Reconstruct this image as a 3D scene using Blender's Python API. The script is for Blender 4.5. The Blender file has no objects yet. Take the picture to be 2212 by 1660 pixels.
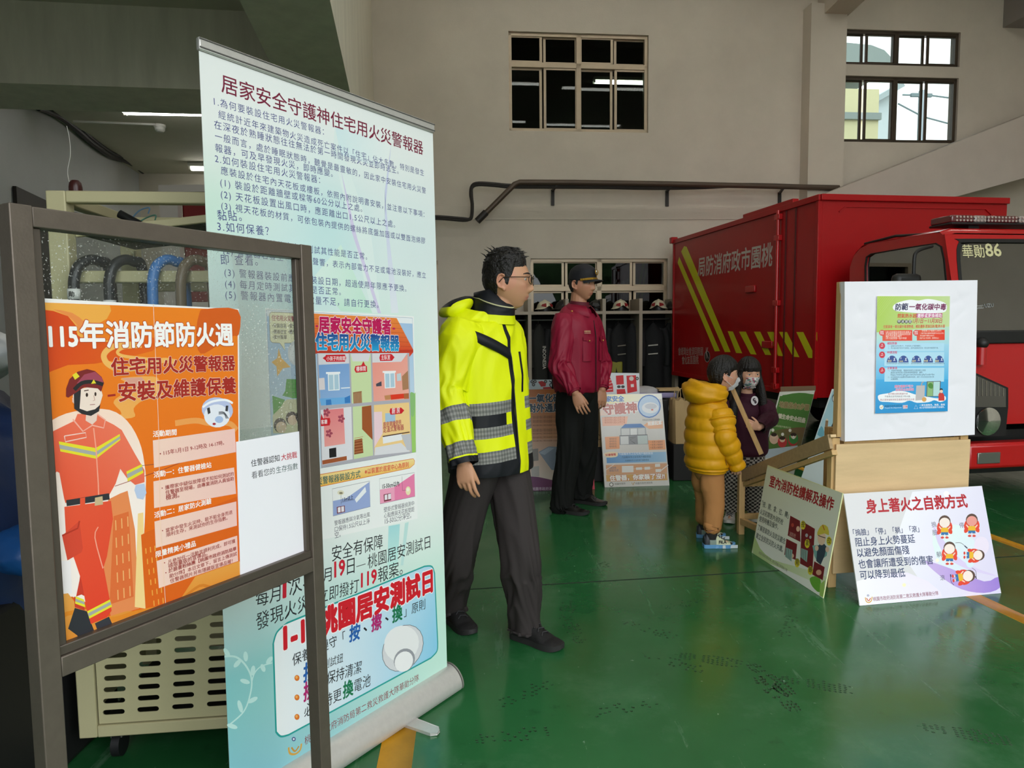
import bpy, bmesh, math, random
from mathutils import Vector as V, Matrix, noise, kdtree
from mathutils.geometry import tessellate_polygon
random.seed(7)
SC = bpy.context.scene
COL = SC.collection
PI = math.pi
R = math.radians
# ---------------------------------------------------------------- camera
F_PX, IW, IH = 1530.0, 2212.0, 1660.0
CAM = V((0, 0, 1.38))
_p, _r = R(4.63), R(0.58)
_f = V((0, math.cos(_p), -math.sin(_p)))
_u0 = V((0, math.sin(_p), math.cos(_p)))
_r0 = V((1, 0, 0))
_rt = _r0 * math.cos(_r) - _u0 * math.sin(_r)
_up = _u0 * math.cos(_r) + _r0 * math.sin(_r)
cd = bpy.data.cameras.new('camera')
cd.sensor_fit = 'HORIZONTAL'
cd.sensor_width = 36.0
cd.lens = F_PX / IW * 36.0
cd.clip_start = 0.05
cam = bpy.data.objects.new('camera', cd)
COL.objects.link(cam)
cam.matrix_world = Matrix(((_rt.x, _up.x, -_f.x, CAM.x), (_rt.y, _up.y, -_f.y, CAM.y), (_rt.z, _up.z, -_f.z, CAM.z), (0, 0, 0, 1)))
SC.camera = cam
# ---------------------------------------------------------------- light: an overcast sky through the open bay door
w = bpy.data.worlds.new('world')
SC.world = w
w.use_nodes = True
nt = w.node_tree
bg = nt.nodes['Background']
tc = nt.nodes.new('ShaderNodeTexCoord')
sx = nt.nodes.new('ShaderNodeSeparateXYZ')
rp = nt.nodes.new('ShaderNodeValToRGB')
rp.color_ramp.elements[0].position = 0.46
rp.color_ramp.elements[0].color = (0.30, 0.31, 0.30, 1)
rp.color_ramp.elements[1].position = 0.54
rp.color_ramp.elements[1].color = (0.93, 0.97, 1.0, 1)
ma = nt.nodes.new('ShaderNodeMath')
ma.operation = 'MULTIPLY_ADD'
ma.inputs[1].default_value = 0.5
ma.inputs[2].default_value = 0.5
nt.links.new(tc.outputs['Generated'], sx.inputs[0])
nt.links.new(sx.outputs['Z'], ma.inputs[0])
nt.links.new(ma.outputs[0], rp.inputs[0])
nt.links.new(rp.outputs[0], bg.inputs[0])
bg.inputs[1].default_value = 2.0
def portal(name, loc, rot, sxx, syy):
 d = bpy.data.lights.new(name, 'AREA')
 d.shape = 'RECTANGLE'
 d.size, d.size_y = sxx, syy
 d.cycles.is_portal = True
 o = bpy.data.objects.new(name, d)
 COL.objects.link(o)
 o.location = loc
 o.rotation_euler = rot
 return o
portal('bay_door_daylight', (3.2, -1.25, 3.2), (R(90), 0, 0), 8.8, 6.4)
vs = SC.view_settings
vs.view_transform = 'Standard'
vs.look = 'None'
vs.exposure = 0.95
vs.gamma = 1.0
vs.use_curve_mapping = False
SC.display_settings.display_device = 'sRGB'
cy = SC.cycles
cy.use_denoising = True
cy.denoiser = 'OPENIMAGEDENOISE'
cy.denoising_input_passes = 'RGB_ALBEDO_NORMAL'
cy.max_bounces = 8
cy.diffuse_bounces = 5
cy.glossy_bounces = 4
cy.transparent_max_bounces = 12
cy.sample_clamp_indirect = 4.0
cy.caustics_reflective = False
cy.caustics_refractive = False
# ---------------------------------------------------------------- helpers
def ray(x, y):
 return _rt * ((x - IW / 2) / F_PX) - _up * ((y - IH / 2) / F_PX) + _f
def floor_pt(x, y, z=0.0):
 d = ray(x, y)
 return CAM + d * ((z - CAM.z) / d.z)
def at(x, y, Y):
 d = ray(x, y)
 return CAM + d * (Y / d.y)
def on_plane(x, y, p, n):
 d = ray(x, y)
 return CAM + d * ((p - CAM).dot(n) / d.dot(n))
def lin(c):
 if isinstance(c, str):
  c = c.lstrip('#')
  c = [int(c[i:i + 2], 16) / 255 for i in (0, 2, 4)]
 return tuple(x / 12.92 if x <= 0.04045 else ((x + 0.055) / 1.055) ** 2.4 for x in c[:3])
MATS = {}
def M(name, col=(0.5, 0.5, 0.5), rough=0.5, metal=0.0, spec=0.5, bump=0.0, bscale=40.0, var=0.0, vscale=3.0, coat=0.0, emit=0.0, attr=False, aniso=None):
 if name in MATS:
  return MATS[name]
 m = bpy.data.materials.new(name)
 m.use_nodes = True
 t = m.node_tree
 b = t.nodes['Principled BSDF']
 c = lin(col) if isinstance(col, str) else col
 b.inputs['Base Color'].default_value = (*c, 1)
 b.inputs['Roughness'].default_value = rough
 b.inputs['Metallic'].default_value = metal
 b.inputs['Specular IOR Level'].default_value = spec
 b.inputs['Coat Weight'].default_value = coat
 b.inputs['Coat Roughness'].default_value = 0.06
 src = None
 if attr:
  a = t.nodes.new('ShaderNodeVertexColor')
  a.layer_name = 'Col'
  src = a.outputs['Color']
  t.links.new(src, b.inputs['Base Color'])
 if var > 0:
  tcn = t.nodes.new('ShaderNodeTexCoord')
  n = t.nodes.new('ShaderNodeTexNoise')
  n.inputs['Scale'].default_value = vscale
  n.inputs['Detail'].default_value = 8
  n.inputs['Roughness'].default_value = 0.65
  if aniso:
   mp = t.nodes.new('ShaderNodeMapping')
   mp.inputs['Scale'].default_value = aniso
   t.links.new(tcn.outputs['Object'], mp.inputs[0])
   t.links.new(mp.outputs[0], n.inputs['Vector'])
  else:
   t.links.new(tcn.outputs['Object'], n.inputs['Vector'])
  mr = t.nodes.new('ShaderNodeMapRange')
  mr.inputs[1].default_value = 0.25
  mr.inputs[2].default_value = 0.75
  mr.inputs[3].default_value = 1 - var
  mr.inputs[4].default_value = 1 + var
  t.links.new(n.outputs['Fac'], mr.inputs[0])
  mx = t.nodes.new('ShaderNodeVectorMath')
  mx.operation = 'SCALE'
  mx.inputs[0].default_value = c
  if src is not None:
   t.links.new(src, mx.inputs[0])
  t.links.new(mr.outputs[0], mx.inputs['Scale'])
  t.links.new(mx.outputs[0], b.inputs['Base Color'])
 if bump > 0:
  tcn = t.nodes.new('ShaderNodeTexCoord')
  n = t.nodes.new('ShaderNodeTexNoise')
  n.inputs['Scale'].default_value = bscale
  n.inputs['Detail'].default_value = 5
  t.links.new(tcn.outputs['Object'], n.inputs['Vector'])
  bp = t.nodes.new('ShaderNodeBump')
  bp.inputs['Strength'].default_value = bump
  bp.inputs['Distance'].default_value = 0.01
  t.links.new(n.outputs['Fac'], bp.inputs['Height'])
  t.links.new(bp.outputs[0], b.inputs['Normal'])
 if emit > 0:
  b.inputs['Emission Color'].default_value = (*c, 1)
  b.inputs['Emission Strength'].default_value = emit
 MATS[name] = m
 return m
def glass(name, tint=(1, 1, 1), refl=1.0, rough=0.0, dust=0.0):
 """thin pane: clear tinted transmission plus a fresnel reflection, dust specks where asked"""
 if name in MATS:
  return MATS[name]
 m = bpy.data.materials.new(name)
 m.use_nodes = True
 t = m.node_tree
 t.nodes.clear()
 out = t.nodes.new('ShaderNodeOutputMaterial')
 tr = t.nodes.new('ShaderNodeBsdfTransparent')
 tr.inputs[0].default_value = (*tint, 1)
 gl = t.nodes.new('ShaderNodeBsdfGlossy')
 gl.inputs['Roughness'].default_value = rough
 fr = t.nodes.new('ShaderNodeFresnel')
 fr.inputs[0].default_value = 1.52
 mu = t.nodes.new('ShaderNodeMath')
 mu.operation = 'MULTIPLY'
 mu.inputs[1].default_value = refl
 mu.use_clamp = True
 mx = t.nodes.new('ShaderNodeMixShader')
 t.links.new(fr.outputs[0], mu.inputs[0])
 t.links.new(mu.outputs[0], mx.inputs[0])
 t.links.new(tr.outputs[0], mx.inputs[1])
 t.links.new(gl.outputs[0], mx.inputs[2])
 last = mx
 if dust > 0:
  df = t.nodes.new('ShaderNodeBsdfDiffuse')
  df.inputs[0].default_value = (0.75, 0.74, 0.70, 1)
  tcn = t.nodes.new('ShaderNodeTexCoord')
  n1 = t.nodes.new('ShaderNodeTexNoise')
  n1.inputs['Scale'].default_value = 260
  n1.inputs['Detail'].default_value = 1
  n2 = t.nodes.new('ShaderNodeTexNoise')
  n2.inputs['Scale'].default_value = 7
  n2.inputs['Detail'].default_value = 4
  t.links.new(tcn.outputs['Object'], n1.inputs['Vector'])
  t.links.new(tcn.outputs['Object'], n2.inputs['Vector'])
  r1 = t.nodes.new('ShaderNodeMapRange')
  r1.inputs[1].default_value = 0.66
  r1.inputs[2].default_value = 0.74
  t.links.new(n1.outputs['Fac'], r1.inputs[0])
  r2 = t.nodes.new('ShaderNodeMapRange')
  r2.inputs[1].default_value = 0.38
  r2.inputs[2].default_value = 0.62
  t.links.new(n2.outputs['Fac'], r2.inputs[0])
  m1 = t.nodes.new('ShaderNodeMath')
  m1.operation = 'MULTIPLY'
  t.links.new(r1.outputs[0], m1.inputs[0])
  t.links.new(r2.outputs[0], m1.inputs[1])
  m2 = t.nodes.new('ShaderNodeMath')
  m2.operation = 'MULTIPLY_ADD'
  m2.inputs[1].default_value = dust
  m2.inputs[2].default_value = 0.008
  t.links.new(m1.outputs[0], m2.inputs[0])
  m3 = t.nodes.new('ShaderNodeMixShader')
  t.links.new(m2.outputs[0], m3.inputs[0])
  t.links.new(mx.outputs[0], m3.inputs[1])
  t.links.new(df.outputs[0], m3.inputs[2])
  last = m3
 t.links.new(last.outputs[0], out.inputs[0])
 MATS[name] = m
 return m
ORIG = {}
RESERVED = {}
def empty(name, loc, label=None, cat=None, group=None):
 o = bpy.data.objects.new(name, None)
 o.empty_display_size = 0.1
 COL.objects.link(o)
 o.location = loc
 ORIG[o.name] = V(loc)
 tag(o, label, cat, group)
 return o
def tag(o, label=None, cat=None, group=None, kind=None):
 if label:
  o['label'] = label
 if cat:
  o['category'] = cat
 if group:
  o['group'] = group
 if kind:
  o['kind'] = kind
 return o
class MB:
 """collects geometry in world coordinates; build() links it as one mesh object"""
 def __init__(s):
  s.v, s.f, s.m, s.c = [], [], [], []
 def add(s, vs, fs, mi=0, col=None):
  b = len(s.v)
  s.v += [V(p) for p in vs]
  for f in fs:
   s.f.append([b + i for i in f])
   s.m.append(mi)
   s.c.append(col)
  return s
 def box(s, c, size, ax=None, mi=0, col=None):
  X, Y, Z = ax if ax else (V((1, 0, 0)), V((0, 1, 0)), V((0, 0, 1)))
  c = V(c)
  h = [k / 2 for k in size]
  vs = [c + X * (h[0] * i) + Y * (h[1] * j) + Z * (h[2] * k) for i in (-1, 1) for j in (-1, 1) for k in (-1, 1)]
  return s.add(vs, [(0, 1, 3, 2), (4, 6, 7, 5), (0, 4, 5, 1), (2, 3, 7, 6), (0, 2, 6, 4), (1, 5, 7, 3)], mi, col)
 def box2(s, a, b, mi=0, col=None):
  a, b = V(a), V(b)
  return s.box((a + b) / 2, [abs(b[i] - a[i]) for i in range(3)], None, mi, col)
 def bar(s, a, b, wx, wy, ref=(0, 0, 1), mi=0, col=None):
  """square bar from a to b; wx measured across ref, wy along ref"""
  a, b = V(a), V(b)
  Z = (b - a).normalized()
  Y = V(ref) - Z * V(ref).dot(Z)
  if Y.length < 1e-4:
   Y = V((0, 1, 0)) - Z * Z.y
  Y.normalize()
  X = Y.cross(Z)
  return s.box((a + b) / 2, (wx, wy, (b - a).length), (X, Y, Z), mi, col)
 def tube(s, pts, r, n=10, mi=0, cap=True, col=None, closed=False):
  pts = [V(p) for p in pts]
  rs = r if isinstance(r, (list, tuple)) else [r] * len(pts)
  vs, fs = [], []
  T0 = (pts[1] - pts[0]).normalized()
  ref = V((0, 0, 1)) if abs(T0.z) < 0.9 else V((1, 0, 0))
  X = ref.cross(T0).normalized()
  L = len(pts)
  for i, p in enumerate(pts):
   if closed:
    T = (pts[(i + 1) % L] - pts[i - 1]).normalized()
   else:
    T = (pts[min(i + 1, L - 1)] - pts[max(i - 1, 0)]).normalized()
   X = (X - T * X.dot(T)).normalized()
   Y = T.cross(X)
   for k in range(n):
    a = 2 * PI * k / n
    vs.append(p + (X * math.cos(a) + Y * math.sin(a)) * rs[i])
  for i in range(L if closed else L - 1):
   j = (i + 1) % L
   for k in range(n):
    k2 = (k + 1) % n
    fs.append((i * n + k, i * n + k2, j * n + k2, j * n + k))
  if cap and not closed:
   fs.append(tuple(range(n - 1, -1, -1)))
   fs.append(tuple((L - 1) * n + k for k in range(n)))
  return s.add(vs, fs, mi, col)
 def cyl(s, a, b, r, n=20, mi=0, col=None, r2=None):
  return s.tube([a, b], [r, r if r2 is None else r2], n, mi, True, col)
 def lathe(s, c, prof, axis=(0, 0, 1), n=24, mi=0, col=None):
  c = V(c)
  Z = V(axis).normalized()
  X = (V((1, 0, 0)) if abs(Z.x) < 0.9 else V((0, 1, 0)))
  X = (X - Z * X.dot(Z)).normalized()
  Y = Z.cross(X)
  vs, fs = [], []
  for r, h in prof:
   for k in range(n):
    a = 2 * PI * k / n
    vs.append(c + Z * h + (X * math.cos(a) + Y * math.sin(a)) * max(r, 1e-4))
  for i in range(len(prof) - 1):
   for k in range(n):
    k2 = (k + 1) % n
    fs.append((i * n + k, i * n + k2, (i + 1) * n + k2, (i + 1) * n + k))
  return s.add(vs, fs, mi, col)
 def ball(s, c, r, ax=None, nu=20, nv=12, mi=0, col=None):
  X, Y, Z = ax if ax else (V((1, 0, 0)), V((0, 1, 0)), V((0, 0, 1)))
  c = V(c)
  rr = r if isinstance(r, (tuple, list)) else (r, r, r)
  vs, fs = [c - Z * rr[2]], []
  for i in range(1, nv):
   th = PI * i / nv
   for k in range(nu):
    a = 2 * PI * k / nu
    vs.append(c + X * (rr[0] * math.sin(th) * math.cos(a)) + Y * (rr[1] * math.sin(th) * math.sin(a)) - Z * (rr[2] * math.cos(th)))
  vs.append(c + Z * rr[2])
  e = len(vs) - 1
  for k in range(nu):
   k2 = (k + 1) % nu
   fs.append((0, 1 + k2, 1 + k))
   for i in range(nv - 2):
    b = 1 + i * nu
    fs.append((b + k, b + k2, b + nu + k2, b + nu + k))
   b = 1 + (nv - 2) * nu
   fs.append((b + k, b + k2, e))
  return s.add(vs, fs, mi, col)
 def prism(s, pts, d, mi=0, col=None):
  """planar polygon pts (3D) extruded by vector d"""
  pts = [V(p) for p in pts]
  d = V(d)
  n = len(pts)
  tr = tessellate_polygon([pts])
  s.add(pts + [p + d for p in pts], [tuple(t) for t in tr] + [tuple(n + i for i in reversed(t)) for t in tr] + [(i, (i + 1) % n, n + (i + 1) % n, n + i) for i in range(n)], mi, col)
  return s
 def grid(s, rows, mi=0, wrap=False, colf=None):
  """rows of equal length of points -> quads"""
  n = len(rows[0])
  b = len(s.v)
  for r in rows:
   s.v += [V(p) for p in r]
  for i in range(len(rows) - 1):
   for k in range(n if wrap else n - 1):
    k2 = (k + 1) % n
    s.f.append([b + i * n + k, b + i * n + k2, b + (i + 1) * n + k2, b + (i + 1) * n + k])
    s.m.append(mi)
    s.c.append(colf(i, k) if colf else None)
  return s
 def build(s, name, mats, parent=None, label=None, cat=None, group=None, kind=None, sharp=35, origin=None, vcol=None, bevel=0):
  me = bpy.data.meshes.new(name)
  if parent is not None:
   off = ORIG[parent.name]
  elif origin is not None:
   off = V(origin)
  else:
   xs = [p.x for p in s.v]
   ys = [p.y for p in s.v]
   zs = [p.z for p in s.v]
   off = V(((min(xs) + max(xs)) / 2, (min(ys) + max(ys)) / 2, min(zs)))
  me.from_pydata([tuple(p - off) for p in s.v], [], s.f)
  for m in (mats if isinstance(mats, (list, tuple)) else [mats]):
   me.materials.append(m)
  me.polygons.foreach_set('material_index', s.m)
  me.polygons.foreach_set('use_smooth', [True] * len(s.f))
  if vcol or any(c is not None for c in s.c):
   ca = me.color_attributes.new('Col', 'FLOAT_COLOR', 'CORNER')
   arr = []
   for p, c in zip(me.polygons, s.c):
    if c is None:
     c = (0.8, 0.8, 0.8)
    if isinstance(c, list):
     for q in c:
      arr += [*q, 1.0]
    else:
     arr += [*c, 1.0] * p.loop_total
   ca.data.foreach_set('color', arr)
  me.update()
  if sharp < 180:
   me.set_sharp_from_angle(angle=R(sharp))
  o = bpy.data.objects.new(name, me)
  COL.objects.link(o)
  if parent is not None:
   o.parent = parent
   ORIG[o.name] = off
  else:
   o.location = off
   ORIG[o.name] = off
  tag(o, label, cat, group, kind)
  if bevel:
   bv = o.modifiers.new('edge', 'BEVEL')
   bv.width = bevel
   bv.segments = 2
   bv.limit_method = 'ANGLE'
   bv.angle_limit = R(40)
  return o
def struct(name, mb, mats, **k):
 return mb.build(name, mats, kind='structure', **k)
def copy_thing(root, loc, label=None, group=None):
 c = root.copy()
 COL.objects.link(c)
 c.location = loc
 ORIG[c.name] = V(loc)
 if label:
  c['label'] = label
 if group:
  c['group'] = group
 for ch in [o for o in COL.objects if o.parent == root]:
  d = ch.copy()
  COL.objects.link(d)
  d.parent = c
  for g in [o for o in COL.objects if o.parent == ch]:
   e = g.copy()
   COL.objects.link(e)
   e.parent = d
 return c
def smooth_path(pts, n=6, closed=False):
 """Catmull-Rom through points of any dimension (tuples)"""
 P = [tuple(p) for p in pts]
 L = len(P)
 out = []
 for i in range(L if closed else L - 1):
  p0 = P[(i - 1) % L] if closed or i > 0 else P[0]
  p1, p2 = P[i], P[(i + 1) % L]
  p3 = P[(i + 2) % L] if closed or i + 2 < L else P[-1]
  for k in range(n):
   t = k / n
   out.append(tuple(0.5 * (2 * b + (c - a) * t + (2 * a - 5 * b + 4 * c - d) * t * t + (3 * b - a - 3 * c + d) * t ** 3) for a, b, c, d in zip(p0, p1, p2, p3)))
 if not closed:
  out.append(P[-1])
 return out
# ---------------------------------------------------------------- flat printed matter
_GL = {}
def glyphs(s, bold=0.0, sp=1.0):
 k = (s, round(bold, 4), sp)
 if k in _GL:
  return _GL[k]
 c = bpy.data.curves.new('text_tmp', 'FONT')
 c.body = s
 c.size = 1
 c.resolution_u = 2
 c.offset = bold
 c.space_character = sp
 o = bpy.data.objects.new('text_tmp', c)
 COL.objects.link(o)
 e = o.evaluated_get(bpy.context.evaluated_depsgraph_get())
 m = e.to_mesh()
 vs = [(v.co.x, v.co.y) for v in m.vertices]
 fs = [tuple(p.vertices) for p in m.polygons]
 e.to_mesh_clear()
 bpy.data.objects.remove(o)
 bpy.data.curves.remove(c)
 _GL[k] = (vs, fs)
 return _GL[k]
def plate(mb, o, U, W_, N, outline, holes, th, mi=0, col=None):
 """flat plate with real holes; outline and holes in (u, w) metres on the plane o, U, W_; thickness th along -N"""
 loops = [outline] + holes
 tri = tessellate_polygon([[V((a, b, 0)) for a, b in lp_] for lp_ in loops])
 flat = [p for lp_ in loops for p in lp_]
 n = len(flat)
 vs = [o + U * a + W_ * b for a, b in flat]
 vs += [v - N * th for v in vs]
 fs = [tuple(t) for t in tri] + [tuple(n + i for i in reversed(t)) for t in tri]
 k = 0
 for lp_ in loops:
  m = len(lp_)
  fs += [(k + i, k + (i + 1) % m, n + k + (i + 1) % m, n + k + i) for i in range(m)]
  k += m
 mb.add(vs, fs, mi, col)
 return mb
def stadium(cx, cy_, w_, h, n=5):
 r = h / 2
 pts = []
 for s_, a0 in ((1, -PI / 2), (-1, PI / 2)):
  for i in range(n + 1):
   a = a0 + PI * i / n
   pts.append((cx + s_ * (w_ / 2 - r) + r * math.cos(a), cy_ + r * math.sin(a)))
 return pts
def lumpy(c, r, amp, sc, seed=0, ax=None, nu=32, nv=20):
 """a soft irregular bundle"""
 mb = MB().ball((0, 0, 0), r, ax, nu, nv)
 for i, p in enumerate(mb.v):
  d = noise.fractal(p * sc + V((seed, seed * 2, 0)), 1.0, 2.0, 4)
  mb.v[i] = V(c) + p * (1 + amp * d)
 return mb
def clip_poly(q, cl):
 """clip polygon q to the convex counter-clockwise polygon cl"""
 for i in range(len(cl)):
  (ax, ay), (bx, by) = cl[i], cl[(i + 1) % len(cl)]
  def side(p):
   return (bx - ax) * (p[1] - ay) - (by - ay) * (p[0] - ax)
  out = []
  for j in range(len(q)):
   p, r = q[j], q[(j + 1) % len(q)]
   sp_, sr = side(p), side(r)
   if sp_ >= 0:
    out.append(p)
   if (sp_ >= 0) != (sr >= 0):
    t = sp_ / (sp_ - sr)
    out.append((p[0] + (r[0] - p[0]) * t, p[1] + (r[1] - p[1]) * t))
  q = out
  if len(q) < 3:
   return q
 return q
class Print:
 """flat artwork on the plane (o, U, Vv, N); drawing calls take photo pixels (dropped onto the plane) or (u, v) metres"""
 def __init__(s, o, U, Vv, N, mb=None, mi=0, step=0.00004, px=True):
  s.o, s.U, s.V, s.N = V(o), V(U).normalized(), V(Vv).normalized(), V(N).normalized()
  s.mb = mb or MB()
  s.mi = mi
  s.step = step
  s.lay = 1
  s.boxes = []
  s.px = px
  s.clip = None
 def uv(s, p):
  if not s.px:
   return p
  q = on_plane(p[0], p[1], s.o, s.N) - s.o
  return (q.dot(s.U), q.dot(s.V))
 def w(s, uv, lay):
  return s.o + s.U * uv[0] + s.V * uv[1] + s.N * (s.step * lay)
 def up(s, n=1):
  return s
 def put(s, pts, n=1):
  """lowest layer clear of everything already printed under this ink (n stacked layers)"""
  x0, x1 = min(p[0] for p in pts), max(p[0] for p in pts)
  y0, y1 = min(p[1] for p in pts), max(p[1] for p in pts)
  m = 0
  for q in s.boxes:
   if q[4] > m and q[0] < x1 and q[1] > x0 and q[2] < y1 and q[3] > y0:
    m = q[4]
  s.boxes.append((x0, x1, y0, y1, m + n))
  s.lay = m + 1
  return s.lay
 def poly_uv(s, q, col, grad=None):
  if s.clip:
   q = clip_poly(q, s.clip)
   if len(q) < 3:
    return
  s.put(q)
  tr = tessellate_polygon([[V((a, b, 0)) for a, b in q]])
  pts = [s.w(a, s.lay) for a in q]
  b = len(s.mb.v)
  s.mb.v += pts
  c0 = lin(col) if isinstance(col, str) else col
  if grad:
   c1 = lin(grad[0])
   g0, g1 = grad[1], grad[2]
   dx, dy = g1[0] - g0[0], g1[1] - g0[1]
   L2 = dx * dx + dy * dy
   cs = []
   for a in q:
    t = min(1, max(0, ((a[0] - g0[0]) * dx + (a[1] - g0[1]) * dy) / L2))
    cs.append(tuple(x + (y - x) * t for x, y in zip(c0, c1)))
  for t in tr:
   A, B, C = (q[i] for i in t)
   if (B[0] - A[0]) * (C[1] - A[1]) - (B[1] - A[1]) * (C[0] - A[0]) < 0:
    t = (t[0], t[2], t[1])
   s.mb.f.append([b + i for i in t])
   s.mb.m.append(s.mi)
   s.mb.c.append([cs[i] for i in t] if grad else c0)
 def poly(s, pts, col, grad=None, sm=0, closed=True):
  """grad = (colour2, p0, p1) in the same coordinates as pts"""
  if sm:
   pts = smooth_path(pts, sm, closed)
  if grad:
   grad = (grad[0], s.uv(grad[1]), s.uv(grad[2]))
  s.poly_uv([s.uv(p) for p in pts], col, grad)
  return s
 def ell(s, c, rx, ry, col, rot=0.0, n=20, grad=None):
  pts = []
  for k in range(n):
   a = 2 * PI * k / n
   x, y = rx * math.cos(a), ry * math.sin(a)
   pts.append((c[0] + x * math.cos(rot) - y * math.sin(rot), c[1] + x * math.sin(rot) + y * math.cos(rot)))
  return s.poly(pts, col, grad)
 def line(s, pts, wd, col, sm=0, closed=False):
  """stroke, wd in metres"""
  if sm:
   pts = smooth_path(pts, sm, closed)
  q = [s.uv(p) for p in pts]
  L = len(q)
  lt, rt = [], []
  for i in range(L):
   a = q[(i - 1) % L] if closed or i > 0 else q[0]
   b = q[(i + 1) % L] if closed or i < L - 1 else q[-1]
   dx, dy = b[0] - a[0], b[1] - a[1]
   d = math.hypot(dx, dy) or 1
   nx, ny = -dy / d * wd / 2, dx / d * wd / 2
   lt.append((q[i][0] + nx, q[i][1] + ny))
   rt.append((q[i][0] - nx, q[i][1] - ny))
  c = lin(col) if isinstance(col, str) else col
  s.put(lt + rt)
  b = len(s.mb.v)
  s.mb.v += [s.w(a, s.lay) for a in lt] + [s.w(a, s.lay) for a in rt]
  for i in range(L if closed else L - 1):
   j = (i + 1) % L
   s.mb.f.append([b + i, b + L + i, b + L + j, b + j])
   s.mb.m.append(s.mi)
   s.mb.c.append(c)
  return s
 def text(s, t, p0, p1, col, ar=1.0, bold=0.0, outline=None, grad=None, shear=0.0, lift=0.0, sp=1.0):
  """t set so its ink runs from p0 to p1 (baseline ends); outline = (colour, width in em)"""
  a, b = s.uv(p0), s.uv(p1)
  if outline:
   s.text(t, p0, p1, outline[0], ar, bold + outline[1], None, None, shear, lift, sp)
  thin = 0.0
  heavy = bold - thin
  vs, fs = glyphs(t, thin, sp)
  vb = vs
  if not vs:
   return s
  x0, x1 = min(v[0] for v in vb), max(v[0] for v in vb)
  L = math.hypot(b[0] - a[0], b[1] - a[1])
  k = L / (x1 - x0)
  ex, ey = (b[0] - a[0]) / L, (b[1] - a[1]) / L
  c = lin(col)
  if grad:
   c2 = lin(grad)
  offs = [(0, 0)]
  if heavy > 0.002:
   nn = 8 if heavy > 0.02 else 4
   offs += [(heavy * math.cos(2 * PI * (i + 0.5) / nn), heavy * math.sin(2 * PI * (i + 0.5) / nn)) for i in range(nn)]
  allp = []
  ts = [min(1, max(0, (y + 0.1) / 0.95)) for x, y in vs]
  for dx, dy in offs:
   pts = []
   for x, y in vs:
    X = (x + dx - x0) * k + shear * y * k
    Y = (y + dy + lift) * k * ar
    pts.append((a[0] + ex * X - ey * Y, a[1] + ey * X + ex * Y))
   allp.append(pts)
  lay = s.put([p for q in allp for p in q], len(offs))
  for i, pts in enumerate(allp):
   bI = len(s.mb.v)
   s.mb.v += [s.w(p, lay + i) for p in pts]
   for f in fs:
    s.mb.f.append([bI + j for j in f])
    s.mb.m.append(s.mi)
    s.mb.c.append([tuple(p + (q - p) * ts[j] for p, q in zip(c, c2)) for j in f] if grad else c)
  return s
def crop(x0, y0, k):
 return lambda x, y: (x0 + x / k, y0 + y / k)
PR = M('printed_vinyl', (0.8, 0.8, 0.8), 0.42, spec=0.35, attr=True)
PRG = M('printed_gloss', (0.8, 0.8, 0.8), 0.22, spec=0.5, attr=True)
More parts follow.
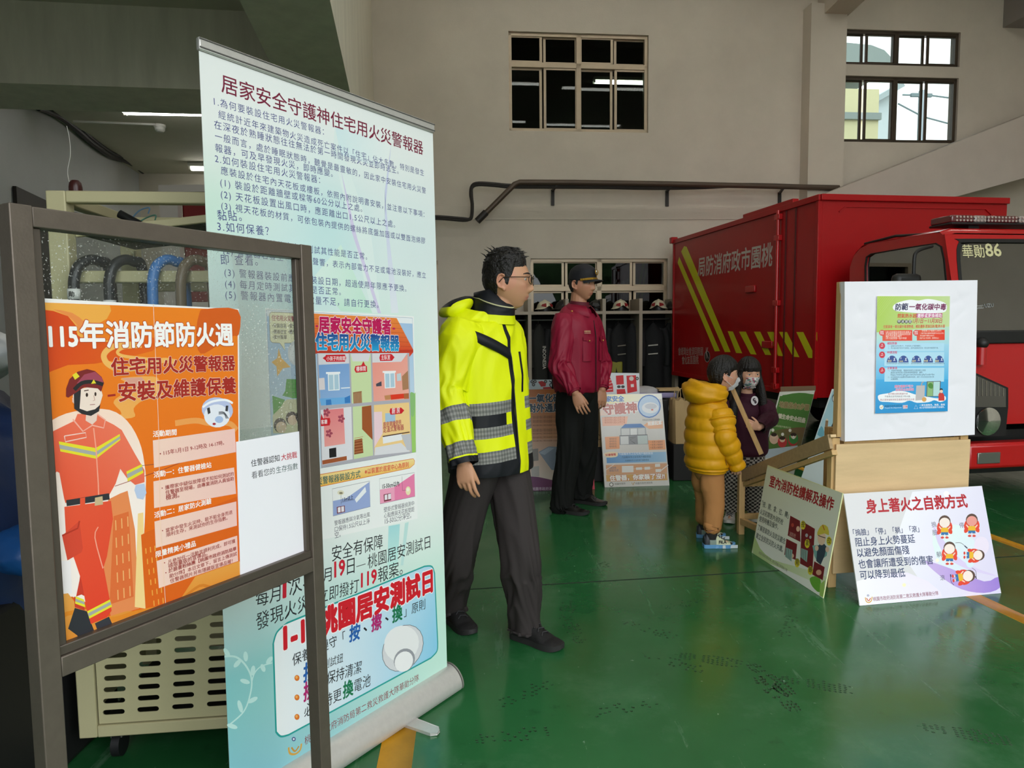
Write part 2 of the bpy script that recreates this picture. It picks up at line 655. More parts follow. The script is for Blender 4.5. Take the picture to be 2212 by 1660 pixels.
# ================================================================ SETTING
FILL_LAMP = 30.0
def wallmat():
 return M('painted_wall', '#cdc4b6', 0.75, spec=0.25, var=0.10, vscale=0.9, bump=0.12, bscale=60)
WALL = wallmat()
CEIL = M('painted_ceiling', '#c4bfae', 0.8, spec=0.2, var=0.09, vscale=1.2)
LWALL = M('painted_grey_wall', '#b9bbbc', 0.75, spec=0.2, var=0.08, vscale=1.0)
ALU = M('beige_aluminium', '#b5a48c', 0.42, 0.25, var=0.06, vscale=8)
DALU = M('dark_bronze_aluminium', '#4b4034', 0.45, 0.3)
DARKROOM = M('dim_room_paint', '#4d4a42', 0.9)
def floor_material():
 m = bpy.data.materials.new('green_epoxy_floor')
 m.use_nodes = True
 t = m.node_tree
 b = t.nodes['Principled BSDF']
 tcn = t.nodes.new('ShaderNodeTexCoord')
 def noise_n(scale, detail=6, rough=0.6, sc=None, rot=0.0):
  n = t.nodes.new('ShaderNodeTexNoise')
  n.inputs['Scale'].default_value = scale
  n.inputs['Detail'].default_value = detail
  n.inputs['Roughness'].default_value = rough
  if sc:
   mp = t.nodes.new('ShaderNodeMapping')
   mp.inputs['Scale'].default_value = sc
   mp.inputs['Rotation'].default_value = (0, 0, rot)
   t.links.new(tcn.outputs['Object'], mp.inputs[0])
   t.links.new(mp.outputs[0], n.inputs['Vector'])
  else:
   t.links.new(tcn.outputs['Object'], n.inputs['Vector'])
  return n
 def rng(src, a, c, lo=0.0, hi=1.0):
  r = t.nodes.new('ShaderNodeMapRange')
  r.inputs[1].default_value, r.inputs[2].default_value = a, c
  r.inputs[3].default_value, r.inputs[4].default_value = lo, hi
  t.links.new(src, r.inputs[0])
  return r.outputs[0]
 def mix(fac, c1, c2):
  x = t.nodes.new('ShaderNodeMix')
  x.data_type = 'RGBA'
  t.links.new(fac, x.inputs[0])
  for i, c in ((6, c1), (7, c2)):
   if hasattr(c, 'links'):
    t.links.new(c, x.inputs[i])
   else:
    x.inputs[i].default_value = (*lin(c), 1)
  return x.outputs[2]
 big = noise_n(0.7, 5)
 base = mix(rng(big.outputs['Fac'], 0.35, 0.65), '#1f5a2f', '#2d6a3c')
 wear = noise_n(2.2, 9, 0.72)
 base = mix(rng(wear.outputs['Fac'], 0.52, 0.78, 0, 0.38), base, '#5f8a68')
 scr = noise_n(9, 7, 0.7, (1.0, 0.10, 1), 0.7)
 base = mix(rng(scr.outputs['Fac'], 0.61, 0.74, 0, 0.42), base, '#86a68c')
 dirt = noise_n(3.2, 7, 0.75)
 base = mix(rng(dirt.outputs['Fac'], 0.60, 0.74, 0, 0.6), base, '#12361f')
 speck = noise_n(38, 2, 0.5)
 base = mix(rng(speck.outputs['Fac'], 0.74, 0.78, 0, 0.7), base, '#86a893')
 t.links.new(base, b.inputs['Base Color'])
 ro = t.nodes.new('ShaderNodeMath')
 ro.operation = 'ADD'
 t.links.new(rng(wear.outputs['Fac'], 0.4, 0.75, 0.13, 0.30), ro.inputs[0])
 t.links.new(rng(scr.outputs['Fac'], 0.55, 0.75, 0.0, 0.22), ro.inputs[1])
 t.links.new(ro.outputs[0], b.inputs['Roughness'])
 b.inputs['Specular IOR Level'].default_value = 0.5
 bp = t.nodes.new('ShaderNodeBump')
 bp.inputs['Strength'].default_value = 0.05
 bp.inputs['Distance'].default_value = 0.02
 n3 = noise_n(6, 3)
 t.links.new(n3.outputs['Fac'], bp.inputs['Height'])
 t.links.new(bp.outputs[0], b.inputs['Normal'])
 return m
FLOOR = floor_material()
struct('floor', MB().box2((-5.5, -1.3, -0.2), (10.5, 13.5, 0.0)), FLOOR, origin=(0, 0, 0))
struct('ground', MB().box2((-30, -40, -0.25), (40, -1.3, -0.02)), M('forecourt_concrete', '#8d8c88', 0.9, var=0.1))
# ---- back wall
A_W = R(5.5)
dW, nW = V((math.cos(A_W), math.sin(A_W), 0)), V((math.sin(A_W), -math.cos(A_W), 0))
W0 = V((-1.254, 10.78, 0))
UP = V((0, 0, 1))
WAX = (dW, -nW, UP)
def wl(x, y):
 """pixel on the back wall -> (s, z)"""
 q = on_plane(x, y, W0, nW) - W0
 return q.dot(dW), q.z
def wp(s, z, out=0.0):
 return W0 + dW * s + UP * z + nW * out
def holed_wall(name, P, s0, s1, z0, z1, holes, th, mats, nrm, **k):
 ss = sorted({s0, s1} | {h[0] for h in holes} | {h[1] for h in holes})
 zs = sorted({z0, z1} | {h[2] for h in holes} | {h[3] for h in holes})
 mb = MB()
 for i in range(len(ss) - 1):
  for j in range(len(zs) - 1):
   cx, cz = (ss[i] + ss[i + 1]) / 2, (zs[j] + zs[j + 1]) / 2
   if any(h[0] < cx < h[1] and h[2] < cz < h[3] for h in holes):
    continue
   q = [P(ss[i], zs[j]), P(ss[i + 1], zs[j]), P(ss[i + 1], zs[j + 1]), P(ss[i], zs[j + 1])]
   mb.add(q, [(0, 1, 2, 3)])
   mb.add([p - nrm * th for p in q], [(3, 2, 1, 0)])
 for a, b, c, d in holes:
  q = [P(a, c), P(b, c), P(b, d), P(a, d)]
  mb.add(q + [p - nrm * th for p in q], [(i, 4 + i, 4 + (i + 1) % 4, (i + 1) % 4) for i in range(4)])
 return struct(name, mb, mats, **k)
def wrect(tl, br):
 a, b = wl(*tl), wl(*br)
 return (a[0], b[0], b[1], a[1])
WIN1 = wrect((1098, 67), (1400, 287))
WIN2 = wrect((1146, 559), (1441, 770))
DOOR = (wl(946, 563)[0] - 0.95, wl(946, 563)[0], 0.02, wl(946, 563)[1])
WIN3 = (wl(1806, 66)[0], wl(2075, 80)[0], wl(2000, 143)[1], wl(1950, 66)[1])
WIN4 = (WIN3[0], WIN3[1], wl(1950, 308)[1], wl(1950, 166)[1])
holed_wall('wall_back', wp, -4.6, 10.2, 0, 7.0, [WIN1, WIN2, DOOR, WIN3, WIN4], 0.22, WALL, nW)
def window(name, rect, cols, rows, mat, gmat, thick_col=None, label=None, sash=0.04, inset=0.09):
 """cols / rows: interior divisions as fractions"""
 s0, s1, z0, z1 = rect
 root = empty(name, wp((s0 + s1) / 2, z0))
 root['kind'] = 'structure'
 if label:
  root['label'] = label
 f = MB()
 fw = 0.05
 for a, b in (((s0, z0 + fw / 2), (s1, z0 + fw / 2)), ((s0, z1 - fw / 2), (s1, z1 - fw / 2))):
  f.bar(wp(*a, -inset), wp(*b, -inset), 0.10, fw, UP)
 for s in (s0 + fw / 2, s1 - fw / 2):
  f.bar(wp(s, z0, -inset), wp(s, z1, -inset), 0.10, fw, dW)
 for c in (thick_col or []):
  s = s0 + (s1 - s0) * c
  f.bar(wp(s, z0, -inset), wp(s, z1, -inset), 0.10, 0.075, dW)
 for r in rows:
  z = z0 + (z1 - z0) * r
  f.bar(wp(s0, z, -inset), wp(s1, z, -inset), 0.10, 0.075, UP)
 f.build('window_frame', mat, root, bevel=0.004)
 xs = [0] + list(cols) + [1]
 ys = [0] + list(rows) + [1]
 for i in range(len(xs) - 1):
  for j in range(len(ys) - 1):
   a, b = s0 + (s1 - s0) * xs[i], s0 + (s1 - s0) * xs[i + 1]
   c, d = z0 + (z1 - z0) * ys[j], z0 + (z1 - z0) * ys[j + 1]
   o = -inset + (0.018 if (i + j) % 2 else -0.018)
   m = MB()
   for k in (0, 1):
    zz = (c + 0.045, d - 0.045)[k]
    m.bar(wp(a + 0.01, zz, o), wp(b - 0.01, zz, o), 0.03, sash, UP)
    sx_ = (a + 0.03, b - 0.03)[k]
    m.bar(wp(sx_, c + 0.03, o), wp(sx_, d - 0.03, o), 0.03, sash, dW)
   sh = m.build('sash', mat, root, bevel=0.003)
   MB().box(wp((a + b) / 2, (c + d) / 2, o), (b - a - 0.06, 0.005, d - c - 0.09), WAX).build('pane', gmat, sh)
 return root
PANE = glass('window_glass', (0.75, 0.8, 0.78), 1.0)
PANE_D = glass('dark_window_glass', (0.35, 0.38, 0.36), 1.0)
PANE_U = glass('upper_window_glass', (0.40, 0.45, 0.40), 0.25)
window('window_1', WIN1, (0.245, 0.5, 0.755), (0.68,), ALU, PANE_U, (0.5,), 'beige sliding window with dark panes high on the back wall')
window('window_2', WIN2, (0.25, 0.5, 0.75), (0.70,), M('cream_aluminium', '#c9b79c', 0.4, 0.2), PANE_D, (0.5,), 'beige sliding window behind the lockers')
window('window_3', WIN3, (0.25, 0.5, 0.745), (), DALU, PANE, (0.5,), 'shallow upper window, bright outside, above the stair')
window('window_4', WIN4, (0.25, 0.5, 0.745), (), DALU, PANE, (0.5,), 'taller lower window, bright outside, above the stair')
# door beside the banner
dr = empty('door_1', wp((DOOR[0] + DOOR[1]) / 2, 0), 'beige aluminium door with dark glass at the back wall')
dr['kind'] = 'structure'
f = MB()
for s in (DOOR[0] + 0.03, DOOR[1] - 0.03):
 f.bar(wp(s, 0.02, -0.06), wp(s, DOOR[3], -0.06), 0.12, 0.06, dW)
for z in (DOOR[3] - 0.03, DOOR[3] - 0.42):
 f.bar(wp(DOOR[0], z, -0.06), wp(DOOR[1], z, -0.06), 0.12, 0.06, UP)
f.build('door_frame', ALU, dr)
f = MB()
zt = DOOR[3] - 0.45
for s in (DOOR[0] + 0.10, DOOR[1] - 0.10):
 f.bar(wp(s, 0.03, -0.08), wp(s, zt, -0.08), 0.05, 0.09, dW)
for z in (0.12, 0.88, zt - 0.05):
 f.bar(wp(DOOR[0] + 0.06, z, -0.08), wp(DOOR[1] - 0.06, z, -0.08), 0.05, 0.10, UP)
f.box(wp((DOOR[0] + DOOR[1]) / 2, 0.5, -0.09), (0.75, 0.02, 0.8), WAX)
lf = f.build('door_leaf', M('door_aluminium', '#9c9282', 0.45, 0.2), dr)
MB().box(wp((DOOR[0] + DOOR[1]) / 2, (zt + 0.9) / 2, -0.09), (0.75, 0.006, zt - 0.9), WAX).build('pane', PANE_D, lf)
MB().box(wp((DOOR[0] + DOOR[1]) / 2, DOOR[3] - 0.22, -0.07), (0.85, 0.006, 0.34), WAX).build('transom_pane', PANE_D, dr)
MB().lathe(wp(DOOR[1] - 0.10, 0.98, -0.05), [(0.0, 0.07), (0.022, 0.065), (0.028, 0.05), (0.02, 0.03), (0.012, 0.02), (0.012, 0)], nW).build('door_knob', M('steel', '#8a8884', 0.25, 0.9), lf)
# rooms behind the glass (so the panes look into something)
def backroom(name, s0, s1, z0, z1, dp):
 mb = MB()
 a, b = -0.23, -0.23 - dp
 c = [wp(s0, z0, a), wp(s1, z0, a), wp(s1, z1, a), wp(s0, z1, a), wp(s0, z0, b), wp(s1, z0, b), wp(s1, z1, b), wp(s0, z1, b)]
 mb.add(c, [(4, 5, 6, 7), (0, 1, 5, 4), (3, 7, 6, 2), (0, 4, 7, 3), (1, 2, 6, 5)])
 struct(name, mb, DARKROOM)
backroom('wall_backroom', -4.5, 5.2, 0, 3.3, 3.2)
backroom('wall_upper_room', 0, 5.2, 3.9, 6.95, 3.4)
# glowing tube lamp seen through the upper window
def tube_lamp(loc, d, label, group=None, L=1.2, two=True, body='#d8d6cc', strength=9.0):
 loc = V(loc)
 d = V(d).normalized()
 s = UP.cross(d)
 e = empty('fluorescent_light', loc, label, 'ceiling light', group)
 MB().box(loc + UP * 0.03, (L + 0.05, 0.16 if two else 0.08, 0.05), (d, s, UP)).build('lamp_housing', M('lamp_housing_white', body, 0.5), e)
 for k in ((-0.045, 0.045) if two else (0,)):
  MB().cyl(loc + s * k - d * L / 2 - UP * 0.015, loc + s * k + d * L / 2 - UP * 0.015, 0.015, 12).build('tube', M('lit_tube', (1, 1, 0.96), 0.4, emit=strength), e)
  for q in (-1, 1):
   MB().box(loc + s * k + d * (q * (L / 2 + 0.01)) - UP * 0.012, (0.025, 0.03, 0.045), (d, s, UP)).build('socket', M('lamp_housing_white', body, 0.5), e)
 return e
q = on_plane(1358, 177, W0 - nW * 1.6, nW)
tube_lamp(q, dW, 'lit tube lamp seen through the upper back window')
# ---- pilaster with its beam, and the wall's other members
PO = W0 + nW * 0.25
pl, pr = (on_plane(1749, 200, PO, nW) - W0).dot(dW), (on_plane(1826, 200, PO, nW) - W0).dot(dW)
PIL = M('pilaster_paint', '#cbc2b4', 0.75, spec=0.2, var=0.08, vscale=0.8)
struct('pillar', MB().prism([wp(pl, 0), wp(pr, 0), wp(pr, 6.2), wp(pl, 6.2)], nW * 0.25), PIL)
zb = 6.05
struct('beam_high', MB().prism([wp(pr - 0.34, zb), wp(pr + 0.06, zb), wp(pr + 0.06, 7), wp(pr - 0.34, 7)], V((-0.15, -1, 0)) * 12.0 + dW * 1.8), PIL)
bs = wl(1290, 5)
struct('beam_stub', MB().prism([wp(bs[0] - 0.2, 6.62), wp(bs[0] + 0.22, 6.62), wp(bs[0] + 0.22, 7), wp(bs[0] - 0.2, 7)], nW * 0.5), PIL)
s_ = wl(2166, 60)
struct('beam_corner', MB().prism([wp(s_[0], s_[1]), wp(s_[0] + 2.2, s_[1]), wp(s_[0] + 2.2, 7), wp(s_[0], 7)], nW * 0.9), M('corner_beam_paint', '#8f8a86', 0.8))
struct('trim_1', MB().prism([wp(wl(930, 420)[0], 2.99), wp(pl, 3.02), wp(pl, 3.22), wp(wl(930, 420)[0], 3.19)], nW * 0.012), WALL)
# ---- stair flight climbing to the right behind the truck
SP = W0 + nW * 0.9
def sp(x, y):
 return on_plane(x, y, SP, nW)
struct('stair_slab', MB().prism([sp(1770, 424), sp(1790, 416), sp(2212, 250), sp(2420, 168), sp(2420, 330), sp(2212, 385), sp(2069, 424), sp(1800, 452)], -nW * 0.85), M('stair_paint', '#c2b6ab', 0.75, var=0.08, vscale=1.5))
# ---- left bay: side wall, low ceiling, beams
LZ = 3.63
lc0, lc1 = floor_pt(80, 230, LZ), floor_pt(345, 405, LZ)
ldir = (lc1 - lc0)
ldir.z = 0
ldir.normalize()
lnr = V((ldir.y, -ldir.x, 0))
def lp(t, z, out=0.0):
 return V((lc0.x, lc0.y, 0)) + ldir * t + UP * z + lnr * out
holed_wall('wall_left', lp, -9.0, 9.0, 0, LZ + 0.2, [], 0.2, LWALL, lnr)
# deep beam running back between the high bay and the low bay
ZB = 3.08
br0, br1 = floor_pt(712.6, 0, ZB), floor_pt(756, 199, ZB)
bl0, bl1 = floor_pt(517, 0, ZB), floor_pt(582, 136, ZB)
bd = (br1 - br0).normalized()
far = 11.2
def ext(p, d, y):
 return p + d * ((y - p.y) / d.y)
b_l, b_r = ext(bl0, bd, -1.3), ext(br0, bd, -1.3)
b_l2, b_r2 = ext(bl0, bd, 10.7), ext(br0, bd, 10.9)
GB = M('beam_paint', '#d6d1bf', 0.8, spec=0.2, var=0.12, vscale=2.5, aniso=(3, 3, 0.5))
mb = MB()
for a, b in (((b_l, b_r), (b_l2, b_r2)),):
 pts = [a[0], a[1], b[1], b[0]]
 mb.prism(pts, UP * (7.0 - ZB))
struct('beam_left', mb, GB)
# low ceiling
mb = MB()
cl = [lp(-9, LZ), V((b_l.x + .1, -1.3, LZ)), V((b_l2.x + .1, 10.7, LZ)), lp(9, LZ)]
mb.prism(cl, UP * 0.15)
struct('ceiling_low', mb, CEIL)
# cross beam
c0, c1, c2 = floor_pt(0, 179, ZB), floor_pt(428, 193, ZB), floor_pt(0, 229, ZB)
cdn = (c1 - c0).normalized()
p0 = c0 - cdn * 2.6
p1 = c0 + cdn * 4.2
p1 = p0 + cdn * ((ext(bl0, bd, 5.0).x + 0.2 - p0.x) / cdn.x)
thick = (c2 - c0).length
pr_ = V((-cdn.y, cdn.x, 0))
struct('beam_cross', MB().prism([p0, p1, p1 + UP * (LZ - ZB + 0.1), p0 + UP * (LZ - ZB + 0.1)], pr_ * thick), GB)
# high ceiling, right wall, front wall around the open door
struct('ceiling', MB().box2((-5, -1.4, 7.0), (10.6, 13.4, 7.15)), CEIL)
struct('wall_right', MB().box2((9.6, -1.4, 0), (9.8, 13.2, 7.1)), WALL)
mb = MB()
mb.box2((-6.2, -1.45, 0), (-1.2, -1.25, 7.1))
mb.box2((7.6, -1.45, 0), (9.8, -1.25, 7.1))
mb.box2((-1.2, -1.45, 6.4), (7.6, -1.25, 7.1))
struct('wall_front', mb, WALL)
# ---- floor markings and joints
YEL = M('yellow_floor_paint', '#d79a1e', 0.45, var=0.12, vscale=14)
def strip(name, a, b, wd, mat, z=0.0015, ext_=(0, 0)):
 a, b = V(a), V(b)
 d = (b - a).normalized()
 a, b = a - d * ext_[0], b + d * ext_[1]
 s = UP.cross(d) * wd / 2
 struct(name, MB().prism([a - s, a + s, b + s, b - s], UP * z), mat, sharp=180)
strip('floor_line', floor_pt(852, 1655), floor_pt(866, 1571), 0.11, YEL, ext_=(1.0, 2.0))
strip('floor_line', floor_pt(2212, 1339), floor_pt(2107, 1290), 0.085, YEL, ext_=(1.2, 4.5))
strip('floor_line', floor_pt(2212, 1185), floor_pt(2145, 1161), 0.085, YEL, ext_=(2.0, 3.2))
JT = M('floor_joint', '#0d2415', 0.6)
strip('floor_joint', floor_pt(1010, 1274), floor_pt(1640, 1236), 0.012, JT, 0.0008, ext_=(2.2, 5.0))
# footprints pressed into the dusty epoxy
FP = M('footprint_grime', '#16421f', 0.4)
fp_px = [(1530, 1425, -20, 0), (1757, 1478, -22, 0), (1452, 1430, -35, 1), (1660, 1465, -75, 2), (1680, 1500, 100, 2), (1130, 1500, 40, 1), (1240, 1365, 100, 1), (1225, 1320, 80, 1), (1345, 1530, 20, 1), (1400, 1360, -40, 1), (2080, 1585, -20, 0), (1475, 1305, 20, 1), (1235, 1200, 60, 1), (1290, 1230, 55, 1), (1100, 1590, 10, 1), (1700, 1355, 60, 1)]
for k, (x, y, an, ty) in enumerate(fp_px):
 c = floor_pt(x, y)
 a = R(an)
 d, s = V((math.cos(a), math.sin(a), 0)), V((-math.sin(a), math.cos(a), 0))
 mb = MB()
 rn_ = random.Random(k)
 for i in range(15):
  u = -0.13 + i * 0.0185
  t = i / 14
  hw = 0.033 * math.sin(PI * min(1, t / 0.36)) ** 0.5 if t < 0.34 else 0.026 + 0.018 * math.sin(PI * (t - 0.34) / 0.70) ** 0.8
  if 0.30 < t < 0.42:
   continue
  nj = 5 if ty == 0 else 4
  for j in range(nj):
   if rn_.random() < (0.15, 0.55, 0.25)[ty]:
    continue
   w_ = (j + 0.5) / nj * 2 - 1
   p = c + d * (u + rn_.uniform(-.002, .002)) + s * (w_ * hw)
   r0 = hw / nj * (0.75 if ty == 0 else rn_.uniform(0.5, 0.95))
   l0 = (0.006, 0.006, 0.011)[ty]
   mb.prism([p - s * r0, p + d * l0 - s * r0 * 0.2, p + s * r0, p - d * l0 + s * r0 * 0.2][::-1], UP * 0.0005)
 if mb.v:
  struct('floor_footprint_mark', mb, FP, sharp=180)
# ---- things outside the right-hand windows
tr_ = empty('tree', (15.5, -27, -0.02), 'leafy tree outside the bay door, reflected in the lower back window', 'tree')
MB().tube([(15.5, -27, -0.02), (15.4, -27, 2.2), (15.7, -27.1, 4.0)], [0.35, 0.28, 0.2], 12).build('trunk', M('bark', '#4a3f33', 0.9), tr_)
lumpy((15.6, -27, 6.6), (6.0, 4.0, 4.4), 0.35, 0.35, 3, None, 40, 26).build('crown', M('tree_leaves', '#33502c', 0.9, var=0.5, vscale=1.5), tr_)
OB = M('outside_cream_wall', '#d8cfa6', 0.8)
bq_ = W0 - nW * 6.0
x0, x1 = on_plane(1700, 240, bq_, nW), on_plane(1898, 240, bq_, nW)
bl_ = empty('neighbour_building', V((x0.x, x0.y, -0.2)), 'cream neighbouring building seen through the stair windows', 'building')
zt_ = on_plane(1898, 92, bq_, nW).z
MB().prism([V((x0.x, x0.y, -0.2)), V((x1.x, x1.y, -0.2)), V((x1.x, x1.y, zt_ - 1.1)), V((x0.x, x0.y, zt_ - 1.1))], -nW * 3.0).build('wall', OB, bl_)
arc = [on_plane(x, y, bq_, nW) + nW * 0.05 for x, y in ((1700, 92), (1830, 94), (1880, 99), (1908, 110), (1925, 128), (1925, 150), (1700, 150))]
MB().prism(arc, -nW * 3.0).build('awning', M('outside_grey_awning', '#8d9794', 0.6), bl_)
MB().box((on_plane(1850, 252, bq_, nW) + nW * 0.04), (1.2, 0.08, 0.16), WAX).build('ledge', M('outside_grey_awning', '#8d9794', 0.6), bl_)
b2 = W0 - nW * 14.0
gq2 = [on_plane(x, y, b2, nW) for x, y in ((1880, 420), (1934, 420), (1934, 190), (1886, 214))]
h2 = empty('far_house', V((gq2[0].x, gq2[0].y, -0.2)), 'pale house with a pitched roof far outside the stair windows', 'building')
MB().prism(gq2, -nW * 3).build('wall', M('outside_pale_house', '#c4ccd0', 0.8), h2)
MB().prism([on_plane(x, y, b2, nW) + nW * 0.3 for x, y in ((1880, 216), (1938, 182), (1944, 192), (1880, 228))], -nW * 3.4).build('roof', M('outside_pale_roof', '#a8b2b6', 0.7), h2)
up0 = on_plane(1993, 420, b2, nW)
up1 = on_plane(1993, 196, b2, nW)
po = empty('utility_pole', V((up1.x, up1.y, -0.2)), 'grey utility pole with wires outside the stair windows', 'pole')
MB().cyl((up1.x, up1.y, -0.2), up1, 0.13, 12).build('pole_shaft', M('outside_pole', '#7f8f94', 0.8), po)
for x0_, y0_, x1_, y1_ in ((1940, 224, 1993, 252), (1993, 252, 2060, 270), (1950, 205, 1993, 206), (1993, 204, 2070, 214)):
 MB().tube([on_plane(x0_, y0_, b2, nW), on_plane(x1_, y1_, b2, nW)], 0.03, 6).build('wire', M('outside_pole', '#7f8f94', 0.8), po)
MB().box(on_plane(1990, 206, b2, nW), (0.8, 0.1, 0.12), WAX).build('cross_arm', M('outside_pole', '#7f8f94', 0.8), po)
# ---- lamps: two tube lights in the low bay, unseen rows added under the high roof to brighten the bay
lq = at(350, 244, 7.2)
tube_lamp(V((floor_pt(352, 244, LZ - 0.07).x + 0.24, floor_pt(352, 244, LZ - 0.07).y, LZ - 0.06)), dW, 'lit twin tube lamp on the low ceiling, the nearer of two', 'low bay tube lights', L=1.2, strength=14)
g = floor_pt(440, 366, LZ - 0.07)
tube_lamp(V((g.x + 0.46, g.y, LZ - 0.06)), dW, 'lit twin tube lamp on the low ceiling, the farther, half behind the banner', 'low bay tube lights', L=1.2, strength=14)
for i in range(3):
 for j in range(3):
  tube_lamp(V((0.9 + 2.9 * i - 0.25 * j, 2.4 + 3.0 * j, 6.93)), dW, 'added twin tube lamp brightening the high bay, out of the picture', 'added high bay fill lights', L=2.4, strength=FILL_LAMP)
# ================================================================ DISPLAY FRAME, ORANGE POSTER, PAPER SHEET
FBL, FBR, FTR, FTL = V((-0.803, 1.154, 0.78)), V((-0.482, 1.756, 0.775)), V((-0.490, 1.767, 1.584)), V((-0.810, 1.165, 1.589))
FU = ((FBR - FBL) + (FTR - FTL)).normalized()
FV = ((FTL - FBL) + (FTR - FBR))
FV = (FV - FU * FV.dot(FU)).normalized()
FN = FU.cross(FV).normalized()
FW = ((FBR - FBL).length + (FTR - FTL).length) / 2
FH = ((FTL - FBL).length + (FTR - FBR).length) / 2
FO = (FBL + FBR + FTR + FTL) / 4 - FU * FW / 2 - FV * FH / 2
FRM = M('brown_anodised_frame', '#6a6056', 0.42, 0.45, var=0.10, vscale=30, bump=0.05, bscale=200)
def fp(u, v, n=0.0):
 return FO + FU * u + FV * v + FN * n
BW = 0.036
stand = empty('display_stand', V((fp(FW / 2, 0).x, fp(FW / 2, 0).y, 0)), 'brown metal display stand with a dusty glass pane, in front of the roll-up banner', 'display stand')
FAX = (FU, FN, FV)
for nm, u in (('post', BW / 2), ('post', FW - BW / 2)):
 top = fp(u, FH, -BW / 2)
 low = top - FV * (top.z / FV.z)
 low.z = 0.0
 p = MB().box((top + low + UP * 0.012) / 2, (BW, BW, (top - low).length - 0.012), FAX).build(nm, FRM, stand, bevel=0.002)
 MB().box(low + UP * 0.012, (0.04, 0.42, 0.024), (FU, V((FN.x, FN.y, 0)).normalized(), UP)).build('foot_bar', FRM, stand, bevel=0.003)
MB().box(fp(FW / 2, FH - 0.018, -BW / 2), (FW - 2 * BW, BW * 0.9, 0.034), FAX).build('top_rail', FRM, stand, bevel=0.002)
MB().box(fp(FW / 2, 0.018, -BW / 2), (FW - 2 * BW, BW * 0.96, 0.036), FAX).build('bottom_rail', FRM, stand, bevel=0.002)
bd_ = MB()
for u in (BW + 0.008, FW - BW - 0.006):
 bd_.box(fp(u, FH / 2, -0.016), (0.016 if u < 0.3 else 0.012, 0.014, FH - 0.07), FAX)
bd_.box(fp(FW / 2, 0.045, -0.014), (FW - 2 * BW, 0.016, 0.018), FAX)
bd_.build('glazing_bead', M('brown_glazing_bead', '#5a5148', 0.45, 0.4), stand, bevel=0.002)
MB().box(fp(FW / 2, FH / 2, -0.026), (FW - 2 * BW, 0.004, FH - 0.06), FAX).build('glass_pane', glass('dusty_glass', (0.94, 0.97, 0.96), 0.4, 0.0, dust=0.8), stand)
# ---- the sheets taped to the glass
PLN = -0.0205
pp = Print(fp(0, 0, PLN), FU, FV, FN)
def fuv(x, y):
 q = on_plane(x, y, fp(0, 0, PLN), FN) - FO
 return q.dot(FU), q.dot(FV)
def sheet(px, th, col):
 """thin sheet of paper whose face is the plane of pp"""
 mb = MB()
 c = lin(col)
 mb.prism([fp(*fuv(*p), PLN) for p in px], -FN * th, col=c)
 return mb
D = crop(60, 640, 3.456)
E2 = crop(60, 1000, 3.456)
ob = sheet([(79, 644), (516, 668), (519.5, 1257), (127, 1432)], 0.0012, '#f4f1ee')
pp.mb = ob
pp.poly([D(75, 46), D(1565, 103), E2(1583, 905), E2(228, 1500)], '#f08420', ('#e8611b', D(300, 200), E2(500, 900)))
pp.up()
pp.poly([D(76, 100), D(190, 112), D(300, 150), D(362, 210), D(360, 270), D(420, 310), D(640, 330), D(900, 300), D(1010, 330), D(930, 410), D(700, 470), D(500, 505), D(300, 515), D(180, 560), D(96, 600)], '#d9481b', ('#e9681c', D(200, 200), D(900, 420)))
pp.poly([D(1280, 130), D(1330, 96), D(1568, 103), D(1576, 285), D(1520, 300), D(1400, 380), D(1290, 430), D(1255, 300)], '#d9601c', sm=3)
pp.up()
pp.poly([D(76, 46), D(612, 70), D(622, 110), D(590, 170), D(500, 220), D(440, 245), D(400, 270), D(420, 310), D(560, 330), D(700, 330), D(560, 345), D(430, 335), D(370, 290), D(362, 225), D(300, 150), D(190, 110), D(76, 95)], '#f2ad4c')
pp.poly([D(190, 100), D(330, 125), D(420, 190), D(430, 220), D(380, 260), D(365, 215), D(300, 150)], '#ec8f4a', sm=2)
pp.line([D(850, 365), D(720, 362), D(620, 385), D(568, 440), D(590, 500), D(660, 545)], 0.011, '#f3b862', 5)
pp.line([D(900, 470), D(760, 455), D(690, 440), D(670, 415), D(720, 385), D(850, 375)], 0.006, '#f3b862', 5)
pp.line([D(600, 505), D(740, 545), D(900, 515), D(1010, 480), D(1100, 490)], 0.010, '#f3b862', 5)
pp.poly([D(700, 612), D(940, 600), D(985, 650), D(1000, 745), D(860, 780), D(790, 840), D(800, 900), D(700, 918), D(580, 912), D(700, 880), D(640, 800), D(680, 750), D(780, 700), D(740, 650)], '#f2ac58', sm=3)
pp.poly([D(700, 612), D(850, 606), D(880, 640), D(820, 680), D(770, 660)], '#dba08c')
pp.line([D(1100, 950), D(1250, 930), D(1360, 950), D(1500, 950), D(1560, 1000)], 0.012, '#efa055', 5)
# pale glow behind the walking firefighter
pp.poly([D(140, 1010), D(230, 900), D(420, 850), D(610, 850), D(740, 930), D(830, 1080), D(870, 1250), D(880, 1480), E2(830, 900), E2(640, 1100), E2(330, 1000), E2(205, 985), D(150, 1400)], '#fbdcc8', ('#fbeee6', D(500, 900), D(500, 1600)), sm=3)
pp.up()
